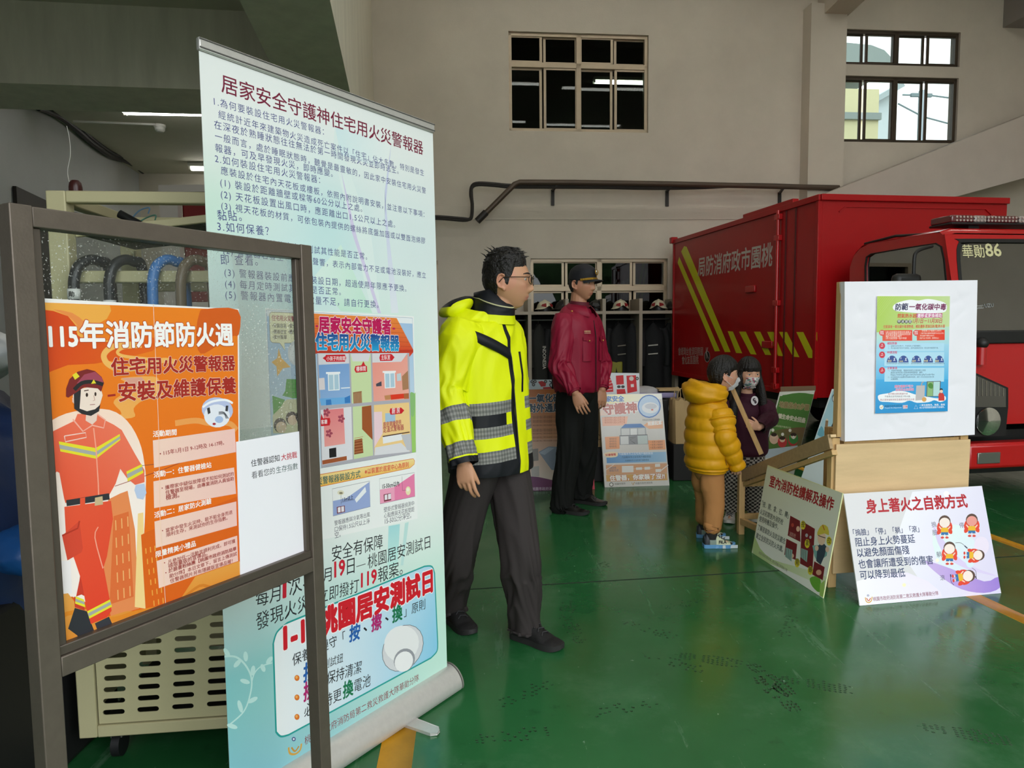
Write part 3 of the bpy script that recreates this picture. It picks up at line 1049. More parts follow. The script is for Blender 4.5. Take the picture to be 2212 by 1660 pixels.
# buildings
pp.poly([E2(600, 275), E2(690, 230), E2(745, 210), E2(800, 500), E2(830, 1090), E2(620, 1150), E2(560, 900)], '#ea8c55')
pp.poly([E2(640, 400), E2(752, 365), E2(790, 1000), E2(610, 1060)], '#e2703c')
pp.poly([E2(822, 380), E2(862, 372), E2(884, 1092), E2(798, 1078)], '#f7d591')
pp.poly([E2(845, 540), E2(905, 510), E2(1570, 250), E2(1583, 740), E2(1240, 860), E2(1110, 1070), E2(880, 1112)], '#e0651f')
pp.poly([E2(185, 730), E2(200, 985), E2(330, 975), E2(320, 735)], '#f6eeee')
pp.poly([E2(205, 990), E2(300, 975), E2(380, 1080), E2(600, 1150), E2(740, 1108), E2(945, 1112), E2(1110, 1062), E2(1250, 850), E2(1581, 735), E2(1584, 900), E2(232, 1480)], '#eba650', ('#e48a2a', E2(300, 1000), E2(300, 1400)))
pp.up()
for i in range(5):
 for j in range(3):
  x, y = 655 + j * 45 + i * 4, 430 + i * 130 - j * 14
  pp.line([E2(x, y), E2(x + 3, y + 75)], 0.0022, '#f0b070')
for i in range(6):
 for j in range(3):
  x, y = 880 + j * 34 + i * 12, 640 + i * 78 - j * 10
  pp.line([E2(x, y), E2(x + 3, y + 40)], 0.0022, '#f0a848')
pp.line([E2(230, 1180), E2(330, 1120), E2(600, 1170), E2(800, 1120), E2(1000, 1080)], 0.008, '#e58c2c', 4)
pp.line([E2(1130, 1040), E2(1280, 920), E2(1400, 930), E2(1580, 850)], 0.006, '#d9822e', 4)
pp.line([D(650, 1420), D(1000, 1300), D(1300, 1180)], 0.0012, '#9a4030')
pp.line([D(250, 1370), D(640, 1290), D(1000, 1250), D(1550, 1140)], 0.0010, '#7a4a3c')
pp.up()
# text panels
for q in (((D(933, 1078), D(1545, 990), D(1553, 1165), D(942, 1283))), ((E2(938, 140), E2(1540, 36), E2(1555, 232), E2(943, 340))), ((E2(945, 440), E2(1556, 290), E2(1561, 470), E2(955, 637))), ((E2(960, 735), E2(1562, 545), E2(1570, 735), E2(978, 938)))):
 pp.poly(list(q), '#f6d3c2', ('#f3c6be', q[0], q[2]))
pp.up()
DR_ = '#9c2a26'
pp.text('115', D(163, 374), D(372, 372), '#fbf7f4', 1.25, 0.035, ('#c9582a', 0.03))
pp.text('年消防節防火週', D(395, 370), D(1532, 356), '#fbf7f4', 1.1, 0.03, ('#c9582a', 0.03))
pp.text('住宅用火災警報器', D(625, 583), D(1545, 543), '#a92c24', 1.0, 0.03, ('#f5d9c0', 0.025))
pp.line([D(596, 745), D(655, 738)], 0.004, '#a92c24')
pp.text('安裝及維護保養', D(680, 775), D(1552, 714), '#a92c24', 1.0, 0.03, ('#f5d9c0', 0.025))
for t, a, b in (('活動期間', D(935, 1050), D(1110, 1034)), ('活動一：住警器健檢站', D(940, 1355), D(1370, 1277)), ('活動二：居家防火測驗', E2(945, 412), E2(1370, 302)), ('限量精美小禮品', E2(955, 705), E2(1253, 620))):
 pp.text(t, a, b, '#fdf8f3', 1.0, 0.02)
for t, a, b in (('• 115年1月1日 9-12時及 14-17時。', D(985, 1192), D(1465, 1108)), ('攜帶家中疑似故障或不知如何測試的', E2(1025, 200), E2(1537, 95)), ('住警器至現場，由專業消防人員協助', E2(1028, 238), E2(1537, 130)), ('檢測。', E2(1030, 277), E2(1130, 256)), ('當家中發生火災時，能不能全身而退', E2(1030, 520), E2(1527, 380)), ('順利生存，來測試你的生存指數。', E2(1033, 554), E2(1490, 424)), ('凡參加任一活動並順利完成，即可獲', E2(1045, 758), E2(1548, 595)), ('得限量版的宣導品。', E2(1048, 790), E2(1340, 690)), ('於臉書粉絲團【桃園市政府消防局華', E2(1050, 822), E2(1555, 652)), ('勛分隊】本日文章下，留言上傳測試', E2(1056, 862), E2(1560, 690)), ('住警器照片另有隱藏版宣導品喔！', E2(1062, 898), E2(1528, 745))):
 pp.text(t, a, b, DR_, 1.0 if a[1] < 985 else 0.92, 0.008)
for c in (E2(1003, 190), E2(1005, 508), E2(1020, 748), E2(1030, 822)):
 pp.ell(c, 1.3, 1.3, DR_, n=8)
# ceiling smoke alarm drawing
pp.ell(D(1415, 850), 34, 27, '#b9c3e4', 0.15)
pp.up().ell(D(1412, 895), 28, 25, '#e9ebf4', 0.1)
pp.line([D(1305, 830), D(1370, 790), D(1470, 775), D(1530, 800)], 0.005, '#f4f5fa', 4)
pp.up().ell(D(1428, 922), 9, 7.5, '#a9bfe2')
pp.ell(D(1391, 955), 3.6, 2.6, '#a8323c')
pp.poly([D(1337, 838), D(1357, 830), D(1364, 872), D(1345, 884)], '#3a3a40')
pp.poly([D(1478, 818), D(1497, 818), D(1492, 862), D(1474, 858)], '#3a3a40')
for i in range(3):
 pp.line([D(1425, 882 - i * 8), D(1465, 880 - i * 6), D(1480 + i * 9, 915)], 0.0016, '#55585f', 3)
# walking firefighter (printed drawing)
S, S2, S3 = '#e8573a', '#f0775a', '#cf4030'
pp.up().poly([E2(360, 1000), E2(400, 985), E2(430, 1000), E2(500, 900), E2(420, 600), E2(385, 880)], S3)
pp.poly([E2(350, 1085), E2(440, 1110), E2(500, 1270), E2(470, 1300), E2(385, 1325), E2(368, 1290), E2(300, 1240)], '#34343a')
pp.up().poly([E2(272, 330), E2(620, 285), E2(635, 420), E2(590, 700), E2(565, 780), E2(612, 1030), E2(625, 1105), E2(590, 1155), E2(470, 1205), E2(440, 1100), E2(400, 880), E2(350, 730), E2(285, 560)], S, ('#e7452f', E2(400, 300), E2(500, 1200)))
pp.poly([E2(500, 1200), E2(605, 1150), E2(632, 1210), E2(645, 1265), E2(540, 1310)], '#3b3b42')
pp.poly([E2(345, 1000), E2(412, 1020), E2(425, 1105), E2(350, 1080)], S3)
pp.up().poly([E2(255, 545), E2(385, 435), E2(410, 640), E2(400, 670), E2(295, 730)], '#d84a36')
pp.line([E2(255, 545), E2(372, 490), E2(385, 435)], 0.003, '#b83a2a')
pp.poly([E2(443, 1110), E2(612, 1022), E2(628, 1075), E2(458, 1165)], '#e8e23a')
pp.poly([E2(356, 998), E2(418, 1022), E2(428, 1080), E2(352, 1052)], '#e8e23a')
pp.up().poly([E2(448, 1125), E2(616, 1038), E2(622, 1060), E2(455, 1148)], '#a9aaa8')
pp.poly([E2(355, 1014), E2(421, 1040), E2(424, 1060), E2(354, 1036)], '#a9aaa8')
pp.line([E2(525, 480), E2(500, 560), E2(560, 790)], 0.002, '#f6a58c', 3)
# jacket
pp.up().poly([D(150, 1390), D(148, 1060), D(190, 1008), D(350, 930), D(370, 880), D(520, 880), D(580, 930), D(640, 960), D(700, 1000), D(800, 1180), D(870, 1300), D(870, 1390), D(800, 1410), D(740, 1360), D(690, 1290), D(655, 1400), D(610, 1480), D(600, 1510), D(280, 1545), D(270, 1510), D(235, 1320), D(215, 1310)], S, (S2, D(200, 1400), D(600, 950)))
pp.up().poly([D(230, 1085), D(505, 1135), D(685, 1030), D(690, 1075), D(510, 1215), D(242, 1160)], '#e9dc35')
pp.up().poly([D(232, 1108), D(505, 1165), D(688, 1045), D(690, 1064), D(508, 1192), D(238, 1140)], '#a8aba6')
pp.poly([D(735, 1310), D(850, 1255), D(862, 1320), D(745, 1385)], '#e9dc35')
pp.up().poly([D(738, 1330), D(853, 1273), D(858, 1300), D(742, 1362)], '#a8aba6')
pp.line([D(490, 985), D(508, 1140), D(525, 1400), D(528, 1500)], 0.0022, '#f6a58c')
pp.line([D(272, 1045), D(430, 1020), D(436, 1055), D(280, 1088), D(272, 1045)], 0.0018, '#f2d0c4')
pp.line([D(335, 920), D(410, 1010), D(480, 965), D(565, 985), D(578, 925), D(515, 880)], 0.0025, '#f6b09c')
pp.poly([D(805, 1410), D(870, 1400), D(885, 1470), D(860, 1520), D(815, 1510), D(795, 1450)], '#bccbe6')
pp.poly([E2(285, 280), E2(605, 228), E2(610, 275), E2(290, 325)], '#34353a')
pp.up().poly([E2(500, 262), E2(556, 250), E2(560, 312), E2(498, 322)], '#cdb58c')
pp.line([E2(408, 262), E2(408, 340)], 0.009, S)
# neck, face, helmet
pp.poly([D(435, 860), D(520, 860), D(512, 930), D(480, 960), D(430, 930)], '#ecd0c2')
pp.up().poly([D(345, 700), D(545, 690), D(540, 800), D(500, 860), D(420, 870), D(370, 830), D(350, 800)], '#f3dfd0', sm=2)
pp.poly([D(330, 760), D(365, 750), D(370, 800), D(350, 810), D(330, 790)], '#eec4ae')
pp.up().poly([D(340, 690), D(395, 700), D(385, 840), D(440, 860), D(500, 845), D(540, 810), D(530, 860), D(470, 895), D(400, 880), D(345, 840)], '#2f2f33')
pp.poly([D(283, 750), D(285, 690), D(310, 620), D(370, 565), D(440, 545), D(500, 560), D(550, 605), D(568, 650), D(560, 668), D(545, 715), D(520, 690), D(420, 680), D(360, 720), D(300, 758)], '#7e2a2a')
pp.up().poly([D(365, 650), D(420, 585), D(500, 565), D(552, 610), D(566, 655), D(500, 630), D(430, 640), D(375, 672)], '#a3485c')
pp.line([D(345, 700), D(400, 650), D(480, 640), D(560, 660)], 0.007, '#2a2a2c', 3)
pp.poly([D(470, 655), D(490, 622), D(508, 652)], '#e6d838')
pp.poly([D(330, 590), D(360, 570), D(385, 600), D(350, 625)], '#e6d838')
pp.ell(D(439, 738), 2.6, 4.4, '#3a2c26')
pp.ell(D(503, 732), 2.2, 4.4, '#3a2c26')
pp.line([D(418, 708), D(452, 702)], 0.0016, '#4a3028')
pp.line([D(490, 742), D(498, 778), D(484, 782)], 0.0009, '#c08a76')
pp.line([D(462, 812), D(500, 808)], 0.0012, '#a8706a')
# fold line down the sheet
pp.up().line([D(935, 60), D(975, 1000), D(985, 1659), E2(1030, 1110)], 0.0011, '#f7d9bd')
ob.build('safety_poster', PRG, None, 'orange fire prevention week poster with a firefighter, taped to the stand glass', 'poster')
# paper sheet with two lines of brush lettering (the code square is left out)
PLN2 = -0.0190
pp2 = Print(fp(0, 0, PLN2), FU, FV, FN)
pb = MB().prism([fp(*fuv(*p), PLN2) for p in ((509, 955), (664, 929), (667, 1196), (519, 1258))], -FN * 0.0006, col=lin('#f1eff4'))
pp2.mb = pb
pp2.text('住警器認知', D(1668, 1272), D(1880, 1228), '#26262b', 1.0, 0.004)
pp2.text('大挑戰', D(1893, 1226), D(2010, 1203), '#c02a3c', 1.0, 0.01)
pp2.text('看看您的', D(1672, 1362), D(1845, 1323), '#2d2f33', 1.0, 0.0)
pp2.text('生存指數', D(1855, 1321), D(2016, 1288), '#2f4f4a', 1.0, 0.0)
pb.build('paper_notice', PR, None, 'white paper notice taped to the stand glass beside the orange poster', 'notice')
# ================================================================ ROLL-UP BANNER
BBL, BBR, BTR, BTL = V((-0.787, 1.855, 0.0)), V((-0.258, 2.609, -0.017)), V((-0.282, 2.675, 2.122)), V((-0.811, 1.921, 2.139))
BU = ((BBR - BBL) + (BTR - BTL)).normalized()
BV = ((BTL - BBL) + (BTR - BBR))
BV = (BV - BU * BV.dot(BU)).normalized()
BN = BU.cross(BV).normalized()
BWD, BHT = (BBR - BBL).length, (BTL - BBL).length
BO = V(BBL)
banner = empty('rollup_banner', V(((BBL.x + BBR.x) / 2, (BBL.y + BBR.y) / 2, 0)), 'tall white roll-up banner of smoke alarm advice standing behind the display frame', 'banner')
def bp_(u, v, n=0.0):
 return BO + BU * u + BV * v + BN * n
def mixc(a, b, t):
 return tuple(x + (y - x) * t for x, y in zip(a, b))
def gs(u, v, cu, cv, su, sv):
 return math.exp(-((u - cu) / su) ** 2 - ((v - cv) / sv) ** 2)
def banner_bg(u, v):
 c = lin('#eff3f0')
 c = mixc(c, lin('#c9ead6'), 0.8 * gs(u, v, 0.0, 0.80, 0.25, 0.07))
 c = mixc(c, lin('#bfe6e6'), 0.8 * gs(u, v, 0.45, 0.80, 0.22, 0.10))
 c = mixc(c, lin('#c3e8ea'), 0.7 * gs(u, v, 0.25, 0.70, 0.30, 0.08))
 c = mixc(c, lin('#cfeee0'), 0.7 * gs(u, v, 0.7, 0.62, 0.25, 0.10))
 c = mixc(c, lin('#d3e9ea'), 0.6 * gs(u, v, 0.9, 0.80, 0.30, 0.12))
 t = min(1, max(0, (0.34 - v) / 0.16))
 c = mixc(c, mixc(lin('#7fc6c8'), lin('#c4ead9'), min(1, max(0, u * 1.15))), t * 0.95)
 if v < 0.12:
  c = mixc(c, lin('#86c4dd'), (0.12 - v) / 0.12 * 0.7 * (1 - u))
 return c
gb = MB()
NU, NVv = 36, 96
rows = [[bp_(BWD * i / NU, 0.055 + (BHT - 0.085) * j / NVv) for i in range(NU + 1)] for j in range(NVv + 1)]
gb.grid(rows, colf=lambda j, i: [banner_bg((i + a) / NU, (j + b) / NVv) for a, b in ((0, 0), (1, 0), (1, 1), (0, 1))])
gb.prism([bp_(0, 0.055, -0.0005), bp_(0, BHT - 0.03, -0.0005), bp_(BWD, BHT - 0.03, -0.0005), bp_(BWD, 0.055, -0.0005)], -BN * 0.0008, col=lin('#d9dcd8'))
bb = Print(bp_(0, 0, 0.0), BU, BV, BN, gb)
A, B = crop(400, 60, 3.687), crop(400, 450, 3.687)
C, E, G = crop(560, 640, 5.53), crop(560, 940, 5.53), crop(460, 1200, 3.61)
# soft rays printed across the sheet
bb.poly([A(1190, 800), A(1480, 1640), B(1560, 835), B(1490, 835), A(1180, 1000)], '#e3f1ee')
bb.poly([B(1030, 540), B(1240, 820), B(1490, 835), B(1240, 290)], '#c9ecd9', ('#e4f3ee', B(1300, 600), B(1000, 400)))
bb.poly([A(1240, 1130), B(1370, 240), B(1560, 838), B(1535, 838), B(1330, 200)], '#d9d2ec')
bb.poly([A(1640, 930), A(1590, 1300), B(1620, 200), B(1700, 835), B(1640, 835), B(1590, 60)], '#cdd3ee', ('#e6ecf2', A(1600, 1300), B(1650, 800)))
bb.poly([A(1190, 780), A(1640, 930), A(1590, 1130), A(1240, 1010)], '#d8eef0', ('#eef5f3', A(1200, 900), A(1640, 1000)))
bb.poly([E(1545, 1090), E(1680, 1065), E(1655, 1560), E(1530, 1580)], '#a9dde0', ('#c9ece4', E(1600, 1090), E(1600, 1560)))
bb.poly([E(1740, 1055), E(1785, 1040), E(1720, 1560), E(1690, 1560)], '#c2e4e0')
bb.up()
BLU = '#474e8a'
bb.text('居家安全守護神住宅用火災警報器', A(290, 500), A(1895, 1006), '#7c1f3c', 1.0, 0.008)
for t, a, b in (('1.為何要裝設住宅用火災警報器：', A(230, 612), A(1105, 852)),
    ('經統計近年來建築物火災造成死亡案件以「住宅」佔大多數，特別是發生', A(266, 715), A(1902, 1178)),
    ('在深夜於熟睡狀態往往無法於第一時間發現火災並即時逃生。', A(232, 797), A(1700, 1162)),
    ('一般而言，處於睡眠狀態時，聽覺是最靈敏的，因此家中安裝住宅用火災警', A(238, 888), A(1917, 1320)),
    ('報器，可及早發現火災，即時應變。', A(240, 982), A(1175, 1186)),
    ('2.如何裝設住宅用火災警報器：', A(238, 1068), A(1075, 1238)),
    ('應裝設於住宅內天花板或樓板，依照內附說明書安裝，並注意以下事項：', A(285, 1163), A(1905, 1508)),
    ('(1) 裝設於距離牆壁或樑等60公分以上之處。', A(280, 1258), A(1410, 1465)),
    ('(2) 天花板設置出風口時，應距離出口1.5公尺以上之處。', A(284, 1352), A(1672, 1590)),
    ('(3) 視天花板的材質，可依包裝內提供的螺絲將底盤加固或以雙面泡綿膠', A(288, 1442), B(1912, 282)),
    ('黏貼。', B(260, 90), B(452, 97)),
    ('3.如何保養？', B(258, 175), B(668, 214)),
    ('(1) 警報器裝設後應定期測試其性能是否正常。', B(300, 265), B(1450, 408)),
    ('(2) 警報器若發生「嗶嗶」聲響，表示內部電力不足或電池沒裝好，應立', B(303, 360), B(1917, 556)),
    ('即 查看。', B(285, 443), B(580, 452)),
    ('(3) 警報器裝設前應記錄裝設日期，超過使用年限應予更換。', B(313, 537), B(1762, 662)),
    ('(4) 每月定時測試其功能是否正常。', B(318, 628), B(1240, 690)),
    ('(5) 警報器內置電池如電量不足，請自行更換。', B(320, 716), B(1540, 792))):
 bb.text(t, a, b, BLU, 1.05, 0.0, sp=1.22)
# ---- picture of a house
hw = [C(85, 165), C(1828, 262), E(1872, 205), E(165, 492)]
bb.poly([C(70, 148), C(1845, 242), E(1890, 1000), E(185, 1380), E(150, 520)], '#f3f5f3')
bb.up().line(hw, 0.0014, '#4d5560', closed=True)
bb.poly(hw, '#a6c6e6', ('#d3e3ee', C(900, 200), E(900, 300)))
bb.up().poly([C(88, 168), C(1826, 264), C(1828, 330), C(95, 240)], '#eef2f4')
bb.poly([C(1790, 1250), C(1865, 1150), E(1870, 205), E(1820, 215)], '#9fcf6c')
bb.poly([C(1795, 1180), C(1830, 1150), C(1862, 1200), C(1850, 1420), C(1810, 1420)], '#8fc07a', sm=2)
bb.poly([C(118, 215), C(145, 190), C(600, 212), C(600, 560), C(300, 562), C(308, 655), C(246, 562), C(155, 556), C(130, 530)], '#f3eec6')
bb.line([C(118, 215), C(145, 190), C(600, 212), C(600, 560), C(300, 562), C(308, 655), C(246, 562), C(155, 556), C(130, 530)], 0.0016, '#4a5048', closed=True)
bb.up()
bb.text('住宅用火災警報器', C(148, 285), C(512, 305), '#a02a4c', 1.3, 0.02)
for t, a, b in (('•安裝容易', C(154, 372), C(322, 378)), ('•安全可靠', C(345, 378), C(520, 385)), ('•價格便宜', C(158, 445), C(325, 450)), ('•維修方便', C(345, 448), C(525, 456)), ('•操作簡單', C(160, 510), C(328, 512))):
 bb.text(t, a, b, '#45404a', 1.2, 0.015)
bb.poly([C(230, 620), C(265, 740), C(375, 850), C(280, 862), C(215, 962), C(205, 840), C(145, 790), C(215, 740)], '#efb552')
bb.ell(C(455, 680), 21, 28, '#d9dadc').up().ell(C(458, 690), 17, 23, '#eceded').up().ell(C(475, 770), 12, 11, '#d3d5d8')
bb.poly([C(160, 1430), C(210, 1330), C(330, 1235), C(620, 1225), C(640, 1640), C(165, 1640)], '#dcd6b0')
bb.up().poly([C(325, 990), C(620, 1000), C(620, 1215), C(400, 1222), C(275, 1190), C(310, 1130)], '#57a648')
bb.poly([C(155, 1190), C(308, 1240), C(250, 1335), C(168, 1418)], '#57a648')
for x in (350, 395, 440, 485):
 bb.line([C(x, 1000), C(x - 14, 1205)], 0.0009, '#3c7d34')
for y in (1050, 1100, 1150):
 bb.line([C(315, y), C(600, y + 6)], 0.0009, '#3c7d34')
for x in (375, 470):
 bb.poly([C(x - 24, 1360), C(x - 22, 1280), C(x, 1256), C(x + 24, 1280), C(x + 24, 1362)], '#b9b489')
 bb.up().poly([C(x - 15, 1352), C(x - 14, 1288), C(x, 1270), C(x + 15, 1288), C(x + 15, 1352)], '#e9e6c8')
bb.up()
for x, y, r in ((250, 1545, 14), (385, 1458, 12.5), (500, 1440, 12.5)):
 bb.ell(C(x, y), r, r * 1.15, '#3b2d2a')
 bb.up().ell(C(x + 12, y + 24), r * 0.82, r * 0.88, '#edcdb0')
# roof and lettering
bb.up().poly([C(590, 205), C(1640, 262), C(1838, 640), C(1838, 672), C(1790, 730), C(1770, 682), C(600, 680), C(560, 560)], '#d7402a', ('#f08c3e', C(1200, 670), C(1200, 240)))
bb.up()
for y0, y1 in ((290, 330), (350, 390), (410, 440), (470, 495), (530, 550), (590, 605)):
 bb.line([C(600, y0 - 25), C(1660 + (y1 - 300) * 0.5, y1)], 0.0008, '#a8381f')
bb.poly([C(600, 655), C(1838, 640), C(1838, 672), C(600, 690)], '#c53a26')
bb.up()
bb.text('居家安全守護者', C(712, 425), C(1572, 442), '#c5165a', 1.25, 0.045, ('#fbf4f4', 0.035))
bb.line([C(672, 358), C(700, 360)], 0.006, '#c5165a').line([C(1590, 388), C(1622, 390)], 0.006, '#c5165a')
bb.text('住宅用火災警報器', C(672, 625), C(1667, 636), '#22a7dc', 1.25, 0.045, ('#f4f6fa', 0.035), grad='#27408f')
# cut-away rooms
bb.up().poly([C(685, 682), C(1788, 680), C(1800, 1280), E(1822, 212), E(740, 392), C(715, 1310)], '#b4b1ba')
bb.up()
bb.poly([C(700, 687), C(1066, 687), C(1070, 815), C(705, 830)], '#dcd9de')
bb.poly([C(705, 822), C(1070, 805), C(1085, 1285), C(732, 1310)], '#7da4d6', ('#93b6e2', C(800, 830), C(900, 1290)))
bb.poly([C(1084, 687), C(1326, 687), C(1340, 1266), C(1104, 1284)], '#cfe0ac')
bb.poly([C(1088, 687), C(1322, 687), C(1300, 780), C(1110, 780)], '#dedce0')
bb.poly([C(1345, 687), C(1765, 682), C(1690, 790), C(1348, 800)], '#dedbe0')
bb.poly([C(1346, 795), C(1690, 785), C(1765, 690), C(1785, 1230), C(1362, 1260)], '#f09a8c', ('#f4b0a0', C(1400, 800), C(1700, 1200)))
bb.poly([C(730, 1360), C(1096, 1322), E(1112, 290), E(748, 360)], '#e6e3e8')
bb.poly([C(1112, 1322), C(1334, 1302), E(1356, 245), E(1126, 290)], '#cfe0ac')
bb.poly([C(1365, 1302), C(1785, 1270), E(1812, 190), E(1372, 245)], '#f5d08e')
bb.up()
for x, y in ((885, 1020), (1555, 1000)):
 k = 1 if x < 1000 else 0.93
 bb.poly([C(x - 92 * k, y - 112 * k), C(x + 78 * k, y - 116 * k), C(x + 78 * k, y - 92 * k), C(x - 92 * k, y - 88 * k)], '#f4f5f8')
 bb.poly([C(x - 72 * k, y - 92 * k), C(x + 66 * k, y - 96 * k), C(x + 72 * k, y + 104 * k), C(x - 64 * k, y + 112 * k)], '#f2f5f8')
 bb.up().poly([C(x - 60 * k, y - 78 * k), C(x - 6 * k, y - 80 * k), C(x - 2 * k, y + 98 * k), C(x - 54 * k, y + 102 * k)], '#b3cfdf')
 bb.poly([C(x + 6 * k, y - 80 * k), C(x + 55 * k, y - 84 * k), C(x + 62 * k, y + 92 * k), C(x + 10 * k, y + 97 * k)], '#b3cfdf')
bb.poly([C(715, 1225), C(1080, 1205), C(1084, 1280), C(735, 1305)], '#6fb0e6')
bb.poly([C(792, 1240), C(852, 1234), C(860, 1298), C(794, 1304)], '#3b7fc4').poly([C(1015, 1215), C(1082, 1185), C(1085, 1275), C(1018, 1280)], '#3b7fc4')
bb.poly([C(706, 982), C(774, 976), C(782, 1118), C(712, 1122)], '#e3d8da')
bb.poly([C(972, 1095), C(1080, 1088), C(1080, 1100), C(972, 1106)], '#f4f5f8')
bb.poly([C(1116, 1150), C(1220, 1135), C(1225, 1275), C(1122, 1284)], '#9c6a44')
bb.up()
for i in range(6):
 bb.line([C(1130 + i * 17, 1160 - i * 2), C(1134 + i * 17, 1278 - i)], 0.0012, '#d8c49c')
bb.poly([C(1562, 1180), C(1722, 1165), C(1726, 1222), C(1570, 1238)], '#e33a22').poly([C(1490, 1190), C(1562, 1180), C(1570, 1235), C(1500, 1240)], '#c78a5a')
bb.poly([C(1722, 1165), C(1782, 1160), C(1784, 1225), C(1726, 1228)], '#b5683e').poly([C(1700, 960), C(1772, 890), C(1780, 1110), C(1708, 1125)], '#b0805c')
bb.poly([C(1638, 930), C(1688, 920), C(1692, 1010), C(1642, 1016)], '#c9d6dc').poly([C(1390, 1050), C(1455, 1018), C(1458, 1075), C(1394, 1080)], '#4b4a58')
bb.poly([C(762, 1362), C(1002, 1340), E(1022, 105), E(776, 142)], '#ea8488', ('#f2a29c', C(900, 1340), E(900, 120)))
bb.up()
for cx, cy_ in ((800, 1390), (975, 1465), (830, 1640)):
 for k in range(5):
  a = k * 2 * PI / 5
  bb.ell(C(cx + 24 * math.cos(a), cy_ + 32 * math.sin(a)), 3.6, 2.8, '#a8485c', a)
bb.poly([E(830, 165), E(914, 150), E(918, 262), E(834, 275)], '#201e22')
bb.poly([E(748, 305), E(1040, 252), E(1042, 300), E(750, 355)], '#a85a34')
bb.poly([C(1222, 1322), C(1334, 1305), E(1350, 60), C(1225, 1590)], '#a4582e').poly([E(1132, 60), E(1225, 40), E(1240, 215), E(1130, 235)], '#94502c')
bb.up()
for i in range(6):
 bb.line([E(1132, 40 + i * 34), E(1236, 22 + i * 34)], 0.0016, '#c98a5c')
bb.poly([C(1366, 1385), C(1462, 1380), C(1470, 1642), E(1372, 148)], '#f3d3da').poly([C(1500, 1400), C(1620, 1396), C(1622, 1500), C(1502, 1506)], '#a7c6dd')
bb.poly([E(1470, 20), E(1700, -20), E(1705, 60), E(1475, 105)], '#eeeef0').poly([E(1380, 150), E(1690, 95), E(1800, 200), E(1372, 245)], '#e2e0e4')
bb.poly([E(1690, 0), E(1800, -15), E(1812, 190), E(1760, 180)], '#c5c6cc').poly([E(1470, 12), E(1790, -40), E(1792, -28), E(1470, 26)], '#5a3b30')
RDL = '#d2202e'
for pts in ([C(790, 702), C(1020, 698), C(1034, 740), C(1020, 784), C(795, 786), C(790, 770), C(752, 742), C(788, 715)],
   [C(1440, 698), C(1572, 692), C(1582, 698), C(1612, 732), C(1582, 772), C(1440, 776), C(1430, 738)],
   [C(1145, 835), C(1215, 828), C(1240, 778), C(1262, 826), C(1282, 838), C(1286, 905), C(1150, 916), C(1132, 880)],
   [C(1562, 1342), C(1690, 1332), C(1728, 1366), C(1696, 1404), C(1565, 1418), C(1552, 1380)],
   [C(728, 1470), C(738, 1405), C(760, 1462), C(838, 1456), C(846, 1500), C(836, 1545), C(730, 1556)]):
 bb.poly(pts, RDL)
bb.up()
for t, a, b in (('小孩子的房間', C(800, 768), C(1022, 765)), ('主臥室', C(1452, 758), C(1560, 754)), ('樓梯間', C(1155, 895), C(1268, 888)), ('廚 房', C(1580, 1400), C(1675, 1390)), ('客廳', C(735, 1528), C(808, 1520))):
 bb.text(t, a, b, '#fdf2f2', 1.2, 0.01)
bb.text('廚房建議使用', C(1478, 1562), C(1690, 1530), '#b02a4a', 1.3, 0.01)
bb.text('定溫式警報器', C(1475, 1628), C(1722, 1592), '#b02a4a', 1.3, 0.01)
# ---- how to fit: orange bar and two diagrams
bar_ = [E(600, 495), E(1790, 292), E(1840, 284), E(1856, 310), E(1852, 350), E(1800, 396), E(600, 645)]
bb.up().poly(bar_, '#f2b52e', ('#f9e2a0', E(1300, 560), E(1300, 350))).line(bar_, 0.002, '#e0752c', closed=True)
bb.up()
bb.text('住宅用火災警報器裝設方式', E(400, 648), E(1208, 500), '#2d6a66', 1.15, 0.012)
bb.text('※以裝置於居室中心為原則', E(1260, 470), E(1785, 380), '#dd3f3c', 1.15, 0.01)
for bx, wl_, col in (([E(872, 645), E(1318, 552), E(1326, 858), E(882, 970)], [E(880, 790), E(1040, 757), E(1316, 562), E(1325, 857), E(883, 968)], '#9daedb'),
     ([E(1437, 525), E(1853, 450), E(1860, 735), E(1443, 825)], [E(1440, 655), E(1615, 622), E(1852, 462), E(1859, 734), E(1444, 823)], '#ee84ae')):
 bb.poly(bx, '#f4f4f2')
 bb.up().poly(wl_, col)
 bb.up().line(bx, 0.0012, '#7a7682', closed=True)
bb.poly([E(1440, 655), E(1615, 622), E(1618, 780), E(1444, 822)], '#f3a6c2')
bb.up()
bb.ell(E(972, 690), 7.2, 5.2, '#e8e2c8').ell(E(1778, 668), 5.5, 9.5, '#f0e6b8')
bb.up().ell(E(975, 695), 4, 2.2, '#8d8468').ell(E(1775, 655), 3.2, 4, '#fbf6e0')
bb.line([E(975, 715), E(978, 830)], 0.0009, '#333333').line([E(978, 805), E(1190, 762)], 0.0009, '#333333').line([E(1705, 495), E(1710, 665)], 0.0009, '#333333').line([E(1710, 665), E(1755, 660)], 0.0009, '#333333')
bb.poly([E(1140, 770), E(1265, 620), E(1278, 680), E(1160, 810)], '#f2f4f6')
for q in (([E(925, 862), E(1020, 843), E(1024, 920), E(928, 942)]), ([E(1485, 712), E(1572, 695), E(1576, 780), E(1490, 800)])):
 bb.poly(q, '#7a2c3c')
 bb.up()
 x0, y0 = q[0][0], q[0][1]
 bb.poly([(x0 + 2, y0 + 1.2), (x0 + 8, y0 - 0.2), (x0 + 8.3, y0 + 11), (x0 + 2.3, y0 + 12.2)], '#f0eaf0').poly([(x0 + 9.5, y0 - 0.6), (x0 + 15.6, y0 - 2), (x0 + 16, y0 + 9.5), (x0 + 9.8, y0 + 10.8)], '#f0eaf0')
bb.text('1.5m以上', E(992, 795), E(1120, 765), '#22202a', 1.3, 0.02)
